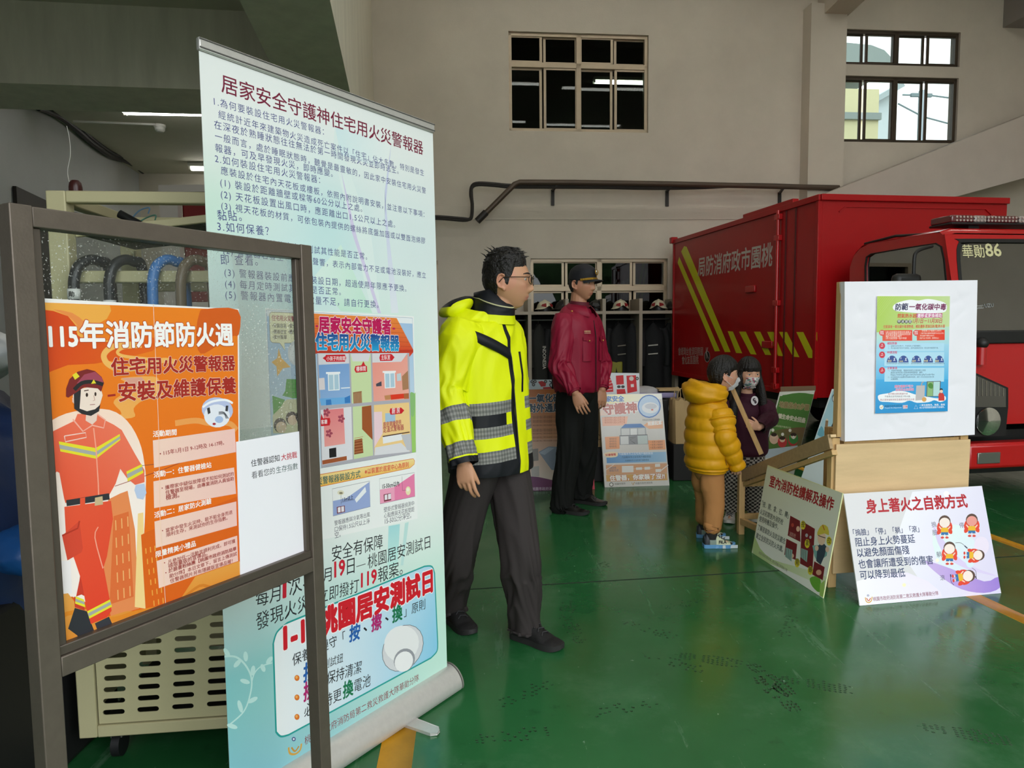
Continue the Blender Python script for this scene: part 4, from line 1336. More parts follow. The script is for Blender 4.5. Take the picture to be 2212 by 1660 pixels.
bb.text('15-50cm以內', E(1470, 642), E(1670, 605), '#22202a', 1.3, 0.02)
for t, a, b in (('警報器應與冷氣等出風', E(898, 1082), E(1322, 972)), ('口保持1.5公尺以上淨', E(902, 1158), E(1318, 1052)), ('空。', E(902, 1232), E(972, 1214)), ('壁掛式警報器偵測中', E(1488, 922), E(1850, 840)), ('心點應與天花板間距', E(1490, 993), E(1852, 910)), ('15-50公分淨空。', E(1500, 1063), E(1815, 988))):
 bb.text(t, a, b, '#54505f', 1.15, 0.0)
# ---- large lines
INK, RED = '#26282c', '#cf2338'
bb.text('每月', G(333, 398), G(525, 345), INK, 1.15, 0.0).text('1', G(549, 330), G(566, 325), RED, 1.0, 0.04).text('次、', G(598, 318), G(735, 245), INK, 1.15, 0.0)
bb.text('安全有保障', E(868, 1502), E(1475, 1340), INK, 1.2, 0.0)
bb.text('每月', G(770, 235), G(925, 190), INK, 1.15, 0.0).text('19', G(948, 172), G(1028, 148), RED, 1.25, 0.03).text('日', G(1045, 145), G(1104, 128), INK, 1.2, 0.0)
bb.line([G(1118, 90), G(1190, 68)], 0.0022, INK).text('桃園居安測試日', E(1298, 1590), E(2042, 1338), INK, 1.15, 0.0)
bb.text('發現火災，', G(338, 580), G(790, 400), INK, 1.15, 0.0).text('立即撥打', G(820, 372), G(1138, 278), INK, 1.15, 0.0)
bb.text('119', G(1156, 250), G(1275, 212), RED, 1.2, 0.03).text('報案。', G(1288, 208), G(1480, 140), INK, 1.1, 0.0)
# ---- card
card = smooth_path([G(470, 690), G(500, 600), G(580, 528)], 5) + smooth_path([G(1650, 87), G(1706, 88), G(1728, 140)], 5) + smooth_path([G(1753, 690), G(1746, 750), G(1700, 802)], 5) + smooth_path([G(590, 1402), G(530, 1414), G(492, 1380)], 5)
bb.up().poly(card, '#f3f7f8', ('#8ccdea', G(900, 600), G(1500, 980)))
bb.up().line(card, 0.0055, '#25a09a', closed=True)
bb.up().text('1-19桃園居安測試日', G(556, 732), G(1710, 268), '#d3202e', 1.2, 0.05, ('#fbf7f7', 0.04))
bb.text('保養請遵守「', G(620, 860), G(1032, 668), INK, 1.15, 0.0)
bb.text('按', G(1062, 668), G(1142, 642), '#2a64b0', 1.2, 0.03).text('、', G(1175, 592), G(1200, 582), INK, 1.0, 0.02).text('擦', G(1235, 588), G(1312, 560), '#b52a72', 1.2, 0.03).text('、', G(1345, 512), G(1368, 500), INK, 1.0, 0.02).text('換', G(1398, 518), G(1474, 490), '#1f7a52', 1.2, 0.03).text('」原則', G(1490, 478), G(1655, 412), INK, 1.1, 0.0)
for y, t, c in ((960, '按', '#2a64b0'), (1110, '擦', '#b52a72')):
 bb.text(t, G(705, y + 22), G(800, y - 15), c, 1.25, 0.03)
for y in (958, 1110, 1262):
 bb.ell(G(655, y), 5.4, 6.4, '#e0782c').up().ell(G(652, y - 5), 2.6, 3.2, '#f5b05c')
bb.text('下測試鈕', G(805, 908), G(1014, 828), INK, 1.2, 0.0).text('拭保持清潔', G(810, 1032), G(1156, 908), INK, 1.2, 0.0)
bb.text('必要時更', G(712, 1262), G(1003, 1118), INK, 1.2, 0.0).text('換', G(1014, 1112), G(1092, 1078), '#1f7a52', 1.3, 0.03).text('電池', G(1100, 1066), G(1228, 1010), INK, 1.2, 0.0)
# plain ceiling alarm drawing on the card
bb.up().ell(G(1480, 725), 41, 54, '#3b3d42', 0.55).up().ell(G(1480, 725), 40, 53, '#d9dadd', 0.55).up().ell(G(1470, 690), 37, 40, '#eceded', 0.55)
bb.up().ell(G(1492, 818), 22, 26, '#9a9ca2', 0.5).up().ell(G(1488, 830), 19, 23, '#f2f2f2', 0.5)
# vine, emblem, footer
VN = '#c6ebe6'
bb.line([G(90, 790), G(180, 795), G(255, 860), G(300, 960), G(292, 1080), G(240, 1220), G(120, 1330)], 0.005, VN, 6)
bb.line([G(302, 990), G(325, 920), G(375, 868), G(462, 840)], 0.004, VN, 5)
for x, y, a, l in ((108, 760, 1.0, 11), (190, 845, 2.3, 11), (255, 790, 1.5, 11), (250, 985, 0.3, 11), (312, 900, 1.7, 11), (390, 880, 1.2, 9), (440, 820, -0.9, 10), (310, 1130, -0.5, 12), (212, 1180, 1.3, 14), (150, 1335, 0.3, 12)):
 bb.ell(G(x, y), l, 5, VN, a, 12)
bb.text('桃園市政府消防局第二救災救護大隊華勛分隊', G(716, 1478), G(1606, 975), '#8c2f3a', 1.15, 0.0)
bb.line([G(590, 1500), G(600, 1545), G(640, 1552), G(680, 1520), G(690, 1470)], 0.006, '#d8a64a', 4).line([G(612, 1500), G(640, 1530), G(670, 1490)], 0.005, '#c8913a', 4)
bb.ell(G(630, 1435), 4.2, 4.6, '#3f4a86').up().ell(G(630, 1435), 2.2, 2.5, '#e6eaf2')
bb.poly([G(560, 1682), G(1826, 945), G(1828, 968), G(560, 1706)], '#9d9cd8')
gb.build('print_sheet', PR, banner, sharp=180)
SIL = M('brushed_silver', '#cfcdc8', 0.38, 0.5, var=0.05, vscale=60)
MB().box(bp_(BWD / 2, BHT - 0.012, 0), (BWD + 0.006, 0.016, 0.034), (BU, BN, BV)).build('top_rail', SIL, banner, bevel=0.004)
tp = MB()
for v in (0.004, 0.026):
 tp.box(bp_(BWD / 2, BHT - 0.012 - 0.017 + v + 0.003, 0.009), (BWD + 0.004, 0.002, 0.003), (BU, BN, BV))
tp.build('rail_groove', M('dark_line', '#54534f', 0.5), banner)
# cassette base (rounded profile swept along the width)
bh = V((BU.x, BU.y, 0)).normalized()
bn = V((bh.y, -bh.x, 0))
prof = [(-0.075, 0.006), (-0.078, 0.03), (-0.06, 0.075), (-0.02, 0.088), (0.008, 0.085), (0.032, 0.07), (0.05, 0.045), (0.056, 0.02), (0.052, 0.006)]
prof = smooth_path(prof, 4)
b0, b1 = V((BBL.x, BBL.y, 0)) - bh * 0.02, V((BBR.x, BBR.y, 0)) + bh * 0.02
MB().prism([b0 + bn * a + UP * b for a, b in prof], b1 - b0).build('base_cassette', SIL, banner)
for p, dsg in ((b0, -1), (b1, 1)):
 MB().prism([p + bh * (0.004 * dsg if dsg > 0 else -0.004) + bn * a * 1.02 + UP * (b * 1.02) for a, b in prof], bh * 0.006 * dsg).build('end_cap', M('silver_end_cap', '#a3a19a', 0.4, 0.6), banner)
MB().box((BBR + BTR) / 2 * 0.5 + (BBL + BTL) / 2 * 0.5 - BN * 0.02, (0.018, 0.018, BHT - 0.1), (BU, BN, BV)).build('support_pole', SIL, banner)
q = [floor_pt(*G(*p)) for p in ((1440, 1340), (1545, 1278), (1762, 1362), (1768, 1385), (1748, 1408), (1695, 1414))]
q = [V((p.x, p.y, 0.002)) for p in q]
dq = (q[1] - q[2]).normalized() * 0.12
MB().prism([q[0] + dq, q[1] + dq] + q[2:], UP * 0.008).build('swing_foot', SIL, banner, bevel=0.002)
# ================================================================ CREAM EQUIPMENT CART (behind the banner)
CREAM = M('cream_enamel', '#c3bb93', 0.42, spec=0.4, var=0.05, vscale=5)
BLK = M('black_rubber', '#1b1b1d', 0.5, spec=0.4)
A_C = R(6.5)
cU, cN = V((math.cos(A_C), math.sin(A_C), 0)), V((math.sin(A_C), -math.cos(A_C), 0))
C0 = floor_pt(170.5, 1598, 0.10)
CAX = (cU, -cN, UP)
def cpx(x, y):
 q = on_plane(x, y, C0, cN) - C0
 return q.dot(cU), q.z + C0.z
def cp(u, z, n=0.0):
 return V((C0.x, C0.y, 0)) + cU * u + cN * n + UP * z
CW, CD = 0.76, 0.55
ctop = cpx(103, 411)[1]
cart = empty('equipment_cart', cp(CW / 2, 0, -CD / 2), 'cream steel equipment cart with a slotted panel and hoses, behind the poster frame', 'cart')
pw = 0.055
for u in (pw / 2, CW - pw / 2):
 for n in (-pw / 2, -CD + pw / 2):
  MB().bar(cp(u, 0.10, n), cp(u, ctop, n), pw, pw, cN).build('post', CREAM, cart, bevel=0.004)
zb1, zb0 = cpx(200, 585)[1], cpx(200, 611)[1]
zt0 = cpx(200, 438)[1]
for nm, z0, z1 in (('top_rail', zt0, ctop), ('hose_rail', zb0, zb1)):
 MB().box(cp(CW / 2, (z0 + z1) / 2, -0.02), (CW - 2 * pw, 0.04, z1 - z0), CAX).build(nm, CREAM, cart, bevel=0.004)
 MB().box(cp(CW / 2, (z0 + z1) / 2, -CD + 0.02), (CW - 2 * pw, 0.04, z1 - z0), CAX).build('back_rail', CREAM, cart, bevel=0.004)
MB().box(cp(pw / 2, (zt0 + ctop) / 2, -CD / 2), (0.04, CD - 2 * pw, ctop - zt0), CAX).build('side_rail', CREAM, cart, bevel=0.004)
MB().box(cp(CW - pw / 2, (zt0 + ctop) / 2, -CD / 2), (0.04, CD - 2 * pw, ctop - zt0), CAX).build('side_rail', CREAM, cart, bevel=0.004)
# sloping perforated tray
ta, tb_ = cpx(142, 500), cpx(438, 467)
tdir = (V((0, 0, 0)) + cU * (tb_[0] - ta[0]) + UP * (tb_[1] - ta[1])).normalized()
t0 = cp(pw, ta[1] - (ta[0] - pw) * (tb_[1] - ta[1]) / (tb_[0] - ta[0]), -0.06)
tl_ = (CW - 2 * pw) / tdir.dot(cU)
holes = [[(0.02 + 0.03 * i + 0.006 * math.cos(a), 0.03 + 0.032 * j + 0.005 * math.sin(a)) for a in (0, 1.05, 2.09, 3.14, 4.19, 5.24)] for i in range(21) for j in range(12)]
mb = MB()
plate(mb, t0, tdir, -cN, tdir.cross(-cN), [(0, 0), (tl_, 0), (tl_, 0.43), (0, 0.43)], holes, 0.002)
mb.build('perforated_tray', M('tray_green_grey', '#3d4034', 0.5, 0.3), cart, sharp=25)
MB().box(t0 + tdir * tl_ / 2 + cN * 0.008, (tl_, 0.016, 0.024), (tdir, -cN, tdir.cross(-cN))).build('tray_lip', CREAM, cart, bevel=0.003)
# slotted door panel
px0, pz0 = cpx(195, 1571)
pz1 = cpx(163, 1240)[1]
sl = []
for i, xm in enumerate((247, 321.5, 397, 472, 547, 622)):
 for r in range(13):
  a = cpx(xm - 3.0 * 0 + (4 - r) * -0.95 + 0, 1542 - 24.6 * r - i * 6.1)
  if 0.035 + pw < a[0] < CW - pw - 0.035 and a[1] < pz1 - 0.04:
   sl.append(stadium(a[0], a[1], 0.066, 0.0165))
mb = MB()
plate(mb, cp(0, 0, -0.008), cU, UP, cN, [(pw + 0.004, pz0 + 0.003), (CW - pw - 0.004, pz0 + 0.003), (CW - pw - 0.004, pz1), (pw + 0.004, pz1)], sl, 0.003)
mb.build('slotted_panel', CREAM, cart, sharp=25)
MB().box(cp(CW / 2, 0.10 + (pz0 - 0.10) / 2, -0.02), (CW - 2 * pw, 0.04, pz0 - 0.10), CAX).build('bottom_rail', CREAM, cart, bevel=0.004)
for u in (0.012, CW - 0.012):
 MB().box(cp(u, (0.14 + pz1) / 2, -CD / 2), (0.006, CD - 2 * pw, pz1 - 0.14), CAX).build('side_panel', CREAM, cart)  # side panels added to keep light out behind the slots
MB().box(cp(CW / 2, (0.14 + pz1) / 2, -CD + 0.012), (CW - 2 * pw, 0.004, pz1 - 0.14), CAX).build('back_panel', CREAM, cart)  # back closed off too, added to darken the cart inside
MB().box(cp(CW / 2, pz1 + 0.008, -CD / 2), (CW - 0.02, CD - 0.03, 0.014), CAX).build('shelf', CREAM, cart)
MB().box(cp(CW / 2, 0.13, -CD / 2), (CW - 0.12, CD - 0.1, 0.02), CAX).build('floor_plate', M('dark_steel', '#2b2b29', 0.6, 0.4), cart)
for u in (0.09, CW - 0.09):
 for n in (-0.07, -CD + 0.07):
  c = cp(u, 0.042, n)
  k = MB().cyl(c - cU * 0.013, c + cU * 0.013, 0.042, 20).build('caster', BLK, cart)
  MB().box(c + UP * 0.042, (0.035, 0.045, 0.03), CAX).build('caster_fork', M('zinc', '#8f8e88', 0.4, 0.8), k)
# hoses hung over the rail
zr = zb1 + 0.016
for x, lab, col, low, band in ((171, 'black hose with a white name band hung on the cart rail', '#26282a', 0.60, True), (246, 'black hose hung on the cart rail beside the banded hose', '#26282a', 0.62, True),
       (338, 'light blue hose hung on the cart rail', '#4d86c9', 0.55, False), (398, 'brown hose hung on the cart rail next to the blue hose', '#83735f', 0.58, False)):
 u = cpx(x, 610)[0]
 pth = smooth_path([tuple(cp(u, zr - low, 0.035)), tuple(cp(u, zr - 0.14, 0.036)), tuple(cp(u + 0.004, zr - 0.03, 0.03)), tuple(cp(u + 0.02, zr + 0.012, 0.0)), tuple(cp(u + 0.045, zr + 0.014, -0.035)), tuple(cp(u + 0.06, zr - 0.03, -0.068)), tuple(cp(u + 0.064, zr - 0.40, -0.072))], 8)
 h = empty('hose', cp(u, zr - low, 0), lab, 'hose', 'hoses on the cart rail')
 MB().tube(pth, 0.0155, 14).build('hose_body', M('hose_' + col[1:], col, 0.38, spec=0.5), h)
 if band:
  za = cpx(x, 636)[1] if x < 200 else cpx(x, 660)[1]
  bnd = MB().cyl(cp(u, za - 0.016, 0.0355), cp(u, za + 0.014, 0.0355), 0.0172, 20)
  if x < 200:
   P_ = Print(cp(u - 0.011, za - 0.008, 0.0355 + 0.0176), cU, UP, cN, bnd, px=False)
   bnd.c = [lin('#e4e3de')] * len(bnd.c)
   P_.text('勛', (0.004, 0), (0.020, 0), '#222222', 1.0, 0.02)
  bnd.build('name_band', PR, h, vcol=True, sharp=180)
# folded dark clothing inside the cart, bell and wires on top
lumpy(cp(0.36, pz1 + 0.13, -0.25), (0.30, 0.2, 0.125), 0.35, 4.0, 3).build('folded_jacket', M('navy_cloth', '#262b38', 0.9, bump=0.3, bscale=30), None, 'dark folded jacket lying inside the cream cart', 'jacket')
b = cpx(153, 411)
bell = empty('alarm_bell', cp(b[0], ctop, -0.03), 'small dark red bell standing on the cart top rail', 'bell')
MB().lathe(cp(b[0], ctop, -0.03), [(0.0, 0.036), (0.010, 0.035), (0.016, 0.028), (0.0185, 0.014), (0.0185, 0.0), (0, 0)], UP).build('dome', M('dark_red_enamel', '#3c1715', 0.35), bell)
w0 = on_plane(150, 400, cp(0, 0, -0.03), cN)
pts = [tuple(on_plane(x, y, cp(0, 0, -0.03), cN)) for x, y in ((151, 398), (146, 370), (152, 335), (150, 300), (144, 272))]
MB().tube(smooth_path(pts, 6), 0.0008, 6).build('wire', M('white_wire', '#c9c6be', 0.5), bell)
wr = empty('charging_lead', cp(cpx(270, 478)[0], cpx(270, 478)[1], -0.1), 'black plug with thin blue and green leads lying on the cart tray', 'cable')
pl_ = cp(0, 0, -0.12)
MB().cyl(on_plane(258, 462, pl_, cN), on_plane(305, 487, pl_, cN), 0.013, 14).build('plug', BLK, wr)
for pts, col in ((((280, 478), (300, 456), (322, 449), (320, 462)), '#6f9ac0'), (((300, 480), (318, 470), (336, 465), (334, 478)), '#5f9a86')):
 MB().tube(smooth_path([tuple(on_plane(x, y, pl_, cN)) for x, y in pts], 7), 0.0022, 8).build('lead', M('lead' + col, col, 0.4), wr)
# pale steel rack behind the cart
rk = empty('storage_rack', at(371, 700, 5.2) * 1 - UP * at(371, 700, 5.2).z, 'pale steel storage rack standing behind the cream cart', 'rack')
PALE = M('pale_pink_enamel', '#cfc4bb', 0.5, var=0.05)
tz = at(371, 401, 5.2).z
for x, yy in ((371, 5.2), (371, 5.75), (560, 5.2), (560, 5.75)):
 p = at(x, 500, 5.2)
 MB().box2((p.x - 0.065, yy - 0.03, 0), (p.x + 0.065, yy + 0.03, tz - 0.03)).build('post', PALE, rk)
xa, xb = at(349, 400, 5.2).x, at(575, 400, 5.2).x
for z in (tz - 0.035, 1.55, 0.9, 0.25):
 MB().box2((xa, 5.15, z - 0.02), (xb, 5.8, z + 0.03)).build('shelf', PALE, rk)
hb = at(424, 448, 5.45)
hb.z = 1.605
hz = empty('storage_crate', (hb.x, hb.y, 1.58), 'dark red crate on the pale rack behind the banner edge', 'crate')
MB().box2((hb.x - 0.02, 5.25, 1.581), (hb.x + 0.36, 5.6, at(424, 436, 5.45).z)).build('crate_body', M('dark_red_plastic', '#7a2220', 0.5), hz, bevel=0.015)
MB().box2((hb.x - 0.03, 5.24, at(424, 436, 5.45).z), (hb.x + 0.37, 5.61, at(424, 436, 5.45).z + 0.02)).build('lid', M('white_plastic', '#d8d6d0', 0.5), hz, bevel=0.004)
# bundles at the far left behind the frame
tarp = lumpy((-1.72, 2.10, 0.82), (0.33, 0.40, 0.44), 0.30, 3.2, 5).build('blue_tarp', M('dark_blue_tarp', '#1d2f57', 0.45, spec=0.5, bump=0.35, bscale=14), None, 'dark blue tarpaulin bundle at the left behind the poster frame', 'tarpaulin')
MB().box2((-2.05, 1.75, 0), (-1.42, 2.45, 0.62)).build('packing_crate', M('black_plastic', '#141414', 0.6), None, 'black crate under the blue tarpaulin at the far left', 'crate', bevel=0.02)
lumpy((-1.68, 2.02, 1.31), (0.26, 0.22, 0.10), 0.30, 4.5, 9).build('silver_sheet', M('silver_sheet', '#c6c8ca', 0.35, 0.3, bump=0.5, bscale=18), None, 'crumpled silver white sheet lying on the blue tarpaulin', 'sheet')
lumpy((-1.30, 1.86, 0.80), (0.10, 0.10, 0.07), 0.3, 6, 2).build('plastic_bag', M('bright_blue_plastic', '#154a88', 0.4, bump=0.4, bscale=16), None, 'bright blue plastic bag low behind the left post of the frame', 'bag')
# cable sagging along the left bay ceiling, ceiling detector with its conduit, dark doorway in the left wall
lpl, lno = lp(0, 0, 0.06), lnr
pts = [tuple(on_plane(x, y, lpl, lno)) for x, y in ((82, 232), (125, 250), (160, 275), (200, 310), (240, 337), (280, 351), (310, 372), (345, 402), (380, 428))]
cb = empty('power_cable', pts[0], 'thick black cable sagging along the ceiling edge of the low bay', 'cable')
MB().tube(smooth_path(pts, 6), 0.035, 10).build('sheath', BLK, cb)
MB().tube(smooth_path([(p[0] + 0.03, p[1], p[2] + 0.03) for p in pts], 6), 0.022, 8).build('second_core', BLK, cb)
dz = LZ - 0.02
a, b = floor_pt(158, 262, dz), floor_pt(335, 269, dz)
dt = empty('heat_detector', floor_pt(345, 270, LZ), 'white ceiling detector at the end of a thin conduit in the low bay', 'detector')
MB().cyl(a, b, 0.012, 8).build('conduit', M('white_plastic', '#d8d6d0', 0.5), dt)
MB().lathe(floor_pt(345, 270, LZ - 0.0), [(0.0, -0.08), (0.035, -0.075), (0.05, -0.06), (0.055, -0.03), (0.062, -0.025), (0.062, 0.0)], UP).build('detector_body', M('white_plastic', '#d8d6d0', 0.5), dt)
la, lb = on_plane(27, 402, lp(0, 0, 0.01), lno), on_plane(104, 438, lp(0, 0, 0.01), lno)
dd = MB().prism([V((la.x, la.y, 0.02)), V((lb.x, lb.y, 0.02)), V((lb.x, lb.y, lb.z)), V((la.x, la.y, la.z))], lnr * 0.03)
struct('door_2', dd, M('dark_door', '#2a241e', 0.6))
# ================================================================ PIPE RUN ON THE BACK WALL
PIPE = M('brown_pipe', '#584a3e', 0.45, 0.3)
PBLK = M('black_cable', '#25201c', 0.55)
pipe = empty('pipe_run', wp(wl(1200, 400)[0], wl(1200, 400)[1], 0.1), 'brown conduit with black cables running along the back wall', 'pipe')
WP = W0 + nW * 0.16
def wq(x, y, o=0.30):
 return on_plane(x, y, W0 + nW * o, nW)
MB().tube([wq(1037, 473), wq(1112, 398), wq(1122, 394), wq(1240, 394.5), wq(1440, 397.5), wq(1640, 402), wq(1812, 406)], 0.040, 14).build('conduit', PIPE, pipe)
MB().tube([wq(1031, 478), wq(1050, 459)], 0.052, 14).build('coupling', PBLK, pipe)
for off, r in ((0.0, 0.026), (3.5, 0.022)):
 P0 = [(928, 468 + off), (960, 469.5 + off), (1000, 473 + off), (1014, 474), (1019, 466), (1020, 440), (1017 + off * .5, 420), (1020, 402 + off), (1034, 396 + off), (1070, 398 + off), (1105, 401 + off), (1200, 401.5 + off), (1300, 402 + off), (1400, 404 + off), (1500, 403 + off), (1600, 399 + off), (1700, 401 + off), (1800, 406 + off)]
 MB().tube(smooth_path([tuple(wq(x, y, 0.27)) for x, y in P0], 4), r, 8).build('cable', PBLK, pipe)
for x, y in ((1194, 406), (1441, 408), (1684, 412)):
 m = MB()
 m.bar(wq(x + 6, y - 8, 0.3), wq(x + 6, y - 8, 0.0), 0.03, 0.03, UP)
 m.bar(wq(x, y + 4, 0.02), wq(x, y + 38, 0.02), 0.05, 0.02, nW)
 m.bar(wq(x, y + 6, 0.03), wq(x + 8, y - 5, 0.3), 0.03, 0.03, UP)
 m.build('bracket', PBLK, pipe)
# ================================================================ GEAR RACK WITH HELMETS AND COATS
KD = 0.52
def kq(x, y, o=KD):
 q = on_plane(x, y, W0 + nW * o, nW) - W0
 return q.dot(dW), q.z
RK = M('beige_rack_steel', '#a59988', 0.5, 0.1, var=0.05)
ks0, ks1 = kq(900, 676)[0], kq(1550, 676)[0]
zsh, ztop = kq(1250, 676)[1], kq(1250, 646)[1]
rack = empty('gear_rack', wp((ks0 + ks1) / 2, 0, KD / 2), 'long beige open rack of helmets and coats along the back wall', 'rack')
pitch = kq(1225, 660)[0] - kq(1144, 660)[0]
s0 = kq(1144, 660)[0]
ups = [s0 + pitch * k for k in range(-3, 6) if ks0 < s0 + pitch * k < ks1 + 0.4]
for k, s in enumerate(ups):
 MB().box(wp(s, ztop / 2, KD / 2), (0.05, KD, ztop), WAX).build('upright', RK, rack)
ka, kb = ups[0], ups[-1]
MB().box(wp((ka + kb) / 2, zsh, KD / 2), (kb - ka, KD - 0.004, 0.045), WAX).build('shelf', RK, rack)
MB().box(wp((ka + kb) / 2, 0.12, KD / 2), (kb - ka, KD - 0.004, 0.05), WAX).build('bottom_shelf', RK, rack)
MB().cyl(wp(ka, zsh - 0.10, KD * 0.55), wp(kb, zsh - 0.10, KD * 0.55), 0.014, 10).build('hanging_rail', M('steel', '#8a8884', 0.25, 0.9), rack)
MB().box(wp((ka + kb) / 2, (zsh + 0.1) / 2, 0.015), (kb - ka, 0.01, zsh - 0.15), WAX).build('back_panel', M('dark_back_panel', '#0e0d0c', 0.9), rack)
HC, HR, HDK = M('helmet_cream', '#cfc9ad', 0.35), M('helmet_red', '#8e1f22', 0.35), M('helmet_black', '#1e1d1c', 0.4)
def helmet(loc, yaw, shell, trim, label, sc=1.0):
 """fire helmet: dome with centre ridge, flared brim, two trim panels and a folded face shield"""
 e = empty('fire_helmet', loc, label, 'helmet', 'helmets on the gear rack shelf')
 f = V((math.cos(yaw), math.sin(yaw), 0))
 s = UP.cross(f)
 c = V(loc)
 m = MB()
 rows = []
 for i in range(15):
  t = i / 14
  th = t * PI * 0.56
  row = []
  for k in range(36):
   a = 2 * PI * k / 36
   fx, sx_ = math.cos(a), math.sin(a)
   r = math.sin(th)
   ridge = 0.012 * math.exp(-(sx_ * r / 0.12) ** 2) * (1 if t < 0.8 else 0.3)
   fl = 1 + (0.22 * max(0, (t - 0.82) / 0.18) ** 2 * (1.0 if fx > -0.2 else 1.35))
   notch = 0.05 * max(0, t - 0.75) / 0.25 * max(0, fx) ** 6
   row.append(c + f * (fx * r * 0.135 * sc * fl) + s * (sx_ * r * 0.115 * sc * fl) + UP * sc * (0.055 + (math.cos(th) * 0.115 + ridge) + notch * (1 - abs(sx_))))
  rows.append(row)
 m.grid(list(reversed(rows)), wrap=True)
 m.build('shell', shell, e)
 b = MB()
 for sg in (-1, 1):
  pts = []
  for a, th in ((0.30 * sg, 0.95), (0.85 * sg, 1.1), (0.95 * sg, 1.35), (0.30 * sg, 1.52)):
   r = math.sin(th)
   pts.append(c + f * (math.cos(a) * r * 0.142 * sc) + s * (math.sin(a) * r * 0.122 * sc) + UP * sc * (0.056 + math.cos(th) * 0.118))
  b.prism(pts, f * 0.006)
 b.build('side_panel', trim, e)
 MB().lathe(c, [(0.10 * sc, 0.0), (0.104 * sc, 0.02 * sc), (0.10 * sc, 0.065 * sc)], UP, 24).build('neck_guard', HDK, e)
 return e
hy = math.atan2(nW.y, nW.x)
zs_ = zsh + 0.0235
for x, yw, sh, tr, lb in ((1177, 0.3, HC, HR, 'cream fire helmet with red panels on the rack shelf behind the yellow jacket'), (1341, 0.0, HC, HR, 'cream fire helmet facing forward on the rack shelf under the window mullion'),
      (1423, -0.45, HC, HR, 'cream fire helmet turned aside on the rack shelf nearest the red truck'), (1217, 0.5, HDK, HDK, 'black helmet on the rack shelf left of the man in the cap'), (1288, -0.6, HDK, HDK, 'black helmet on the rack shelf right of the man in the cap'), (1098, 0.2, HC, HR, 'cream fire helmet on the shelf hidden by the man in yellow'), (1458, 0.5, HDK, HDK, 'black helmet at the truck end of the shelf')):
 s, z = kq(x, 676, KD * 0.55)
 helmet(wp(s, zs_, KD * 0.52), hy + yw, sh, tr, lb)
def coat(loc, wd, ln, col, label, yaw=0.0, refl=True, text=None, sleeve=0.62, group='coats hanging in the gear rack'):
 """coat on a hanger: body loft, two sleeves, hanger hook"""
 e = empty('hanging_coat', loc, label, 'coat', group)
 c = V(loc)
 f = V((math.cos(hy + yaw), math.sin(hy + yaw), 0))
 s = UP.cross(f)
 mt = M('coat' + col, col, 0.8, bump=0.3, bscale=25)
 rows = []
 N = 30
 for i in range(16):
  t = i / 15
  hw = wd / 2 * (0.35 + 0.65 * min(1, t * 6) ** 0.6) * (1 - 0.06 * math.sin(t * 3))
  dp = 0.05 + 0.07 * min(1, t * 3)
  row = []
  for k in range(N):
   a = 2 * PI * k / N
   wob = 1 + 0.10 * math.sin(a * 5 + t * 4) * t
   row.append(c + s * (hw * math.cos(a)) + f * (dp * math.sin(a) * wob) - UP * (0.02 + ln * t) + UP * (0.06 * (1 - abs(math.cos(a))) * (1 - t)))
  rows.append(row)
 m = MB().grid(rows, wrap=True)
 m.f.append([len(m.v) - N + k for k in range(N)])
 m.m.append(0)
 m.c.append(None)
 m.build('coat_body', mt, e)
 for sg in (-1, 1):
  p = [tuple(c + s * (sg * wd * 0.42) - UP * 0.06), tuple(c + s * (sg * wd * 0.52) + f * 0.02 - UP * 0.18), tuple(c + s * (sg * wd * 0.56) + f * 0.05 - UP * (sleeve * 0.6)), tuple(c + s * (sg * wd * 0.54) + f * 0.07 - UP * sleeve)]
  sp_ = smooth_path(p, 5)
  MB().tube(sp_, [0.062 - 0.016 * i / len(sp_) for i in range(len(sp_))], 12).build('sleeve', mt, e)
 if refl:
  b = MB()
  for zz in (0.32, 0.45):
   b.prism([c + f * 0.135 - s * wd * 0.22 - UP * zz, c + f * 0.135 + s * wd * 0.16 - UP * (zz - 0.012), c + f * 0.135 + s * wd * 0.16 - UP * (zz - 0.03), c + f * 0.135 - s * wd * 0.22 - UP * (zz - 0.018)], f * 0.003)
  b.build('reflective_strip', M('dull_reflective', '#8f8c80', 0.35, 0.3), e)
 if text:
  tb = MB()
  P_ = Print(c + f * 0.137 - UP * 0.30, -UP, s, f, tb, px=False)
  P_.text(text, (0, 0), (0.34, 0), '#cfcac0', 1.25, 0.01)
  tb.build('print', PR, e, sharp=180)
 MB().tube([c - UP * 0.01, c + UP * 0.05, c + UP * 0.075 + f * 0.015, c + UP * 0.095], 0.004, 6).build('hanger_hook', M('steel', '#8a8884', 0.25, 0.9), e)
 return e
zc = zsh - 0.10 - 0.09
for x, wd, ln, col, lb, yw, rf, tx in ((1163, 0.30, 0.95, '#1c1c17', 'dark olive coat with white lettering hung left of the man in maroon', 0.35, False, 'INDONESIA'),
         (1203, 0.30, 0.9, '#0c0c0e', 'black coat hung in the rack just behind the man in maroon', 0.0, False, None), (1090, 0.34, 0.95, '#0d0e11', 'black coat hung in the rack behind the man in yellow', 0.0, True, None),
         (1336, 0.36, 0.95, '#0a0b0d', 'black coat with pale strips right of the man in maroon', 0.25, True, None), (1366, 0.30, 0.9, '#0d0d10', 'black coat squeezed beside the rack upright right of the man in maroon', -0.3, False, None),
         (1412, 0.38, 0.95, '#08090b', 'black coat with pale strips hung nearest the red truck', -0.2, True, None), (1446, 0.30, 0.95, '#0a0a0b', 'plain black coat half behind the red truck', 0.0, False, None)):
 s, z = kq(x, 690, KD * 0.55)
 coat(wp(s, zc, KD * 0.50), wd, ln, col, lb, yw, rf, tx)
q = kq(1320, 800, KD * 0.5)
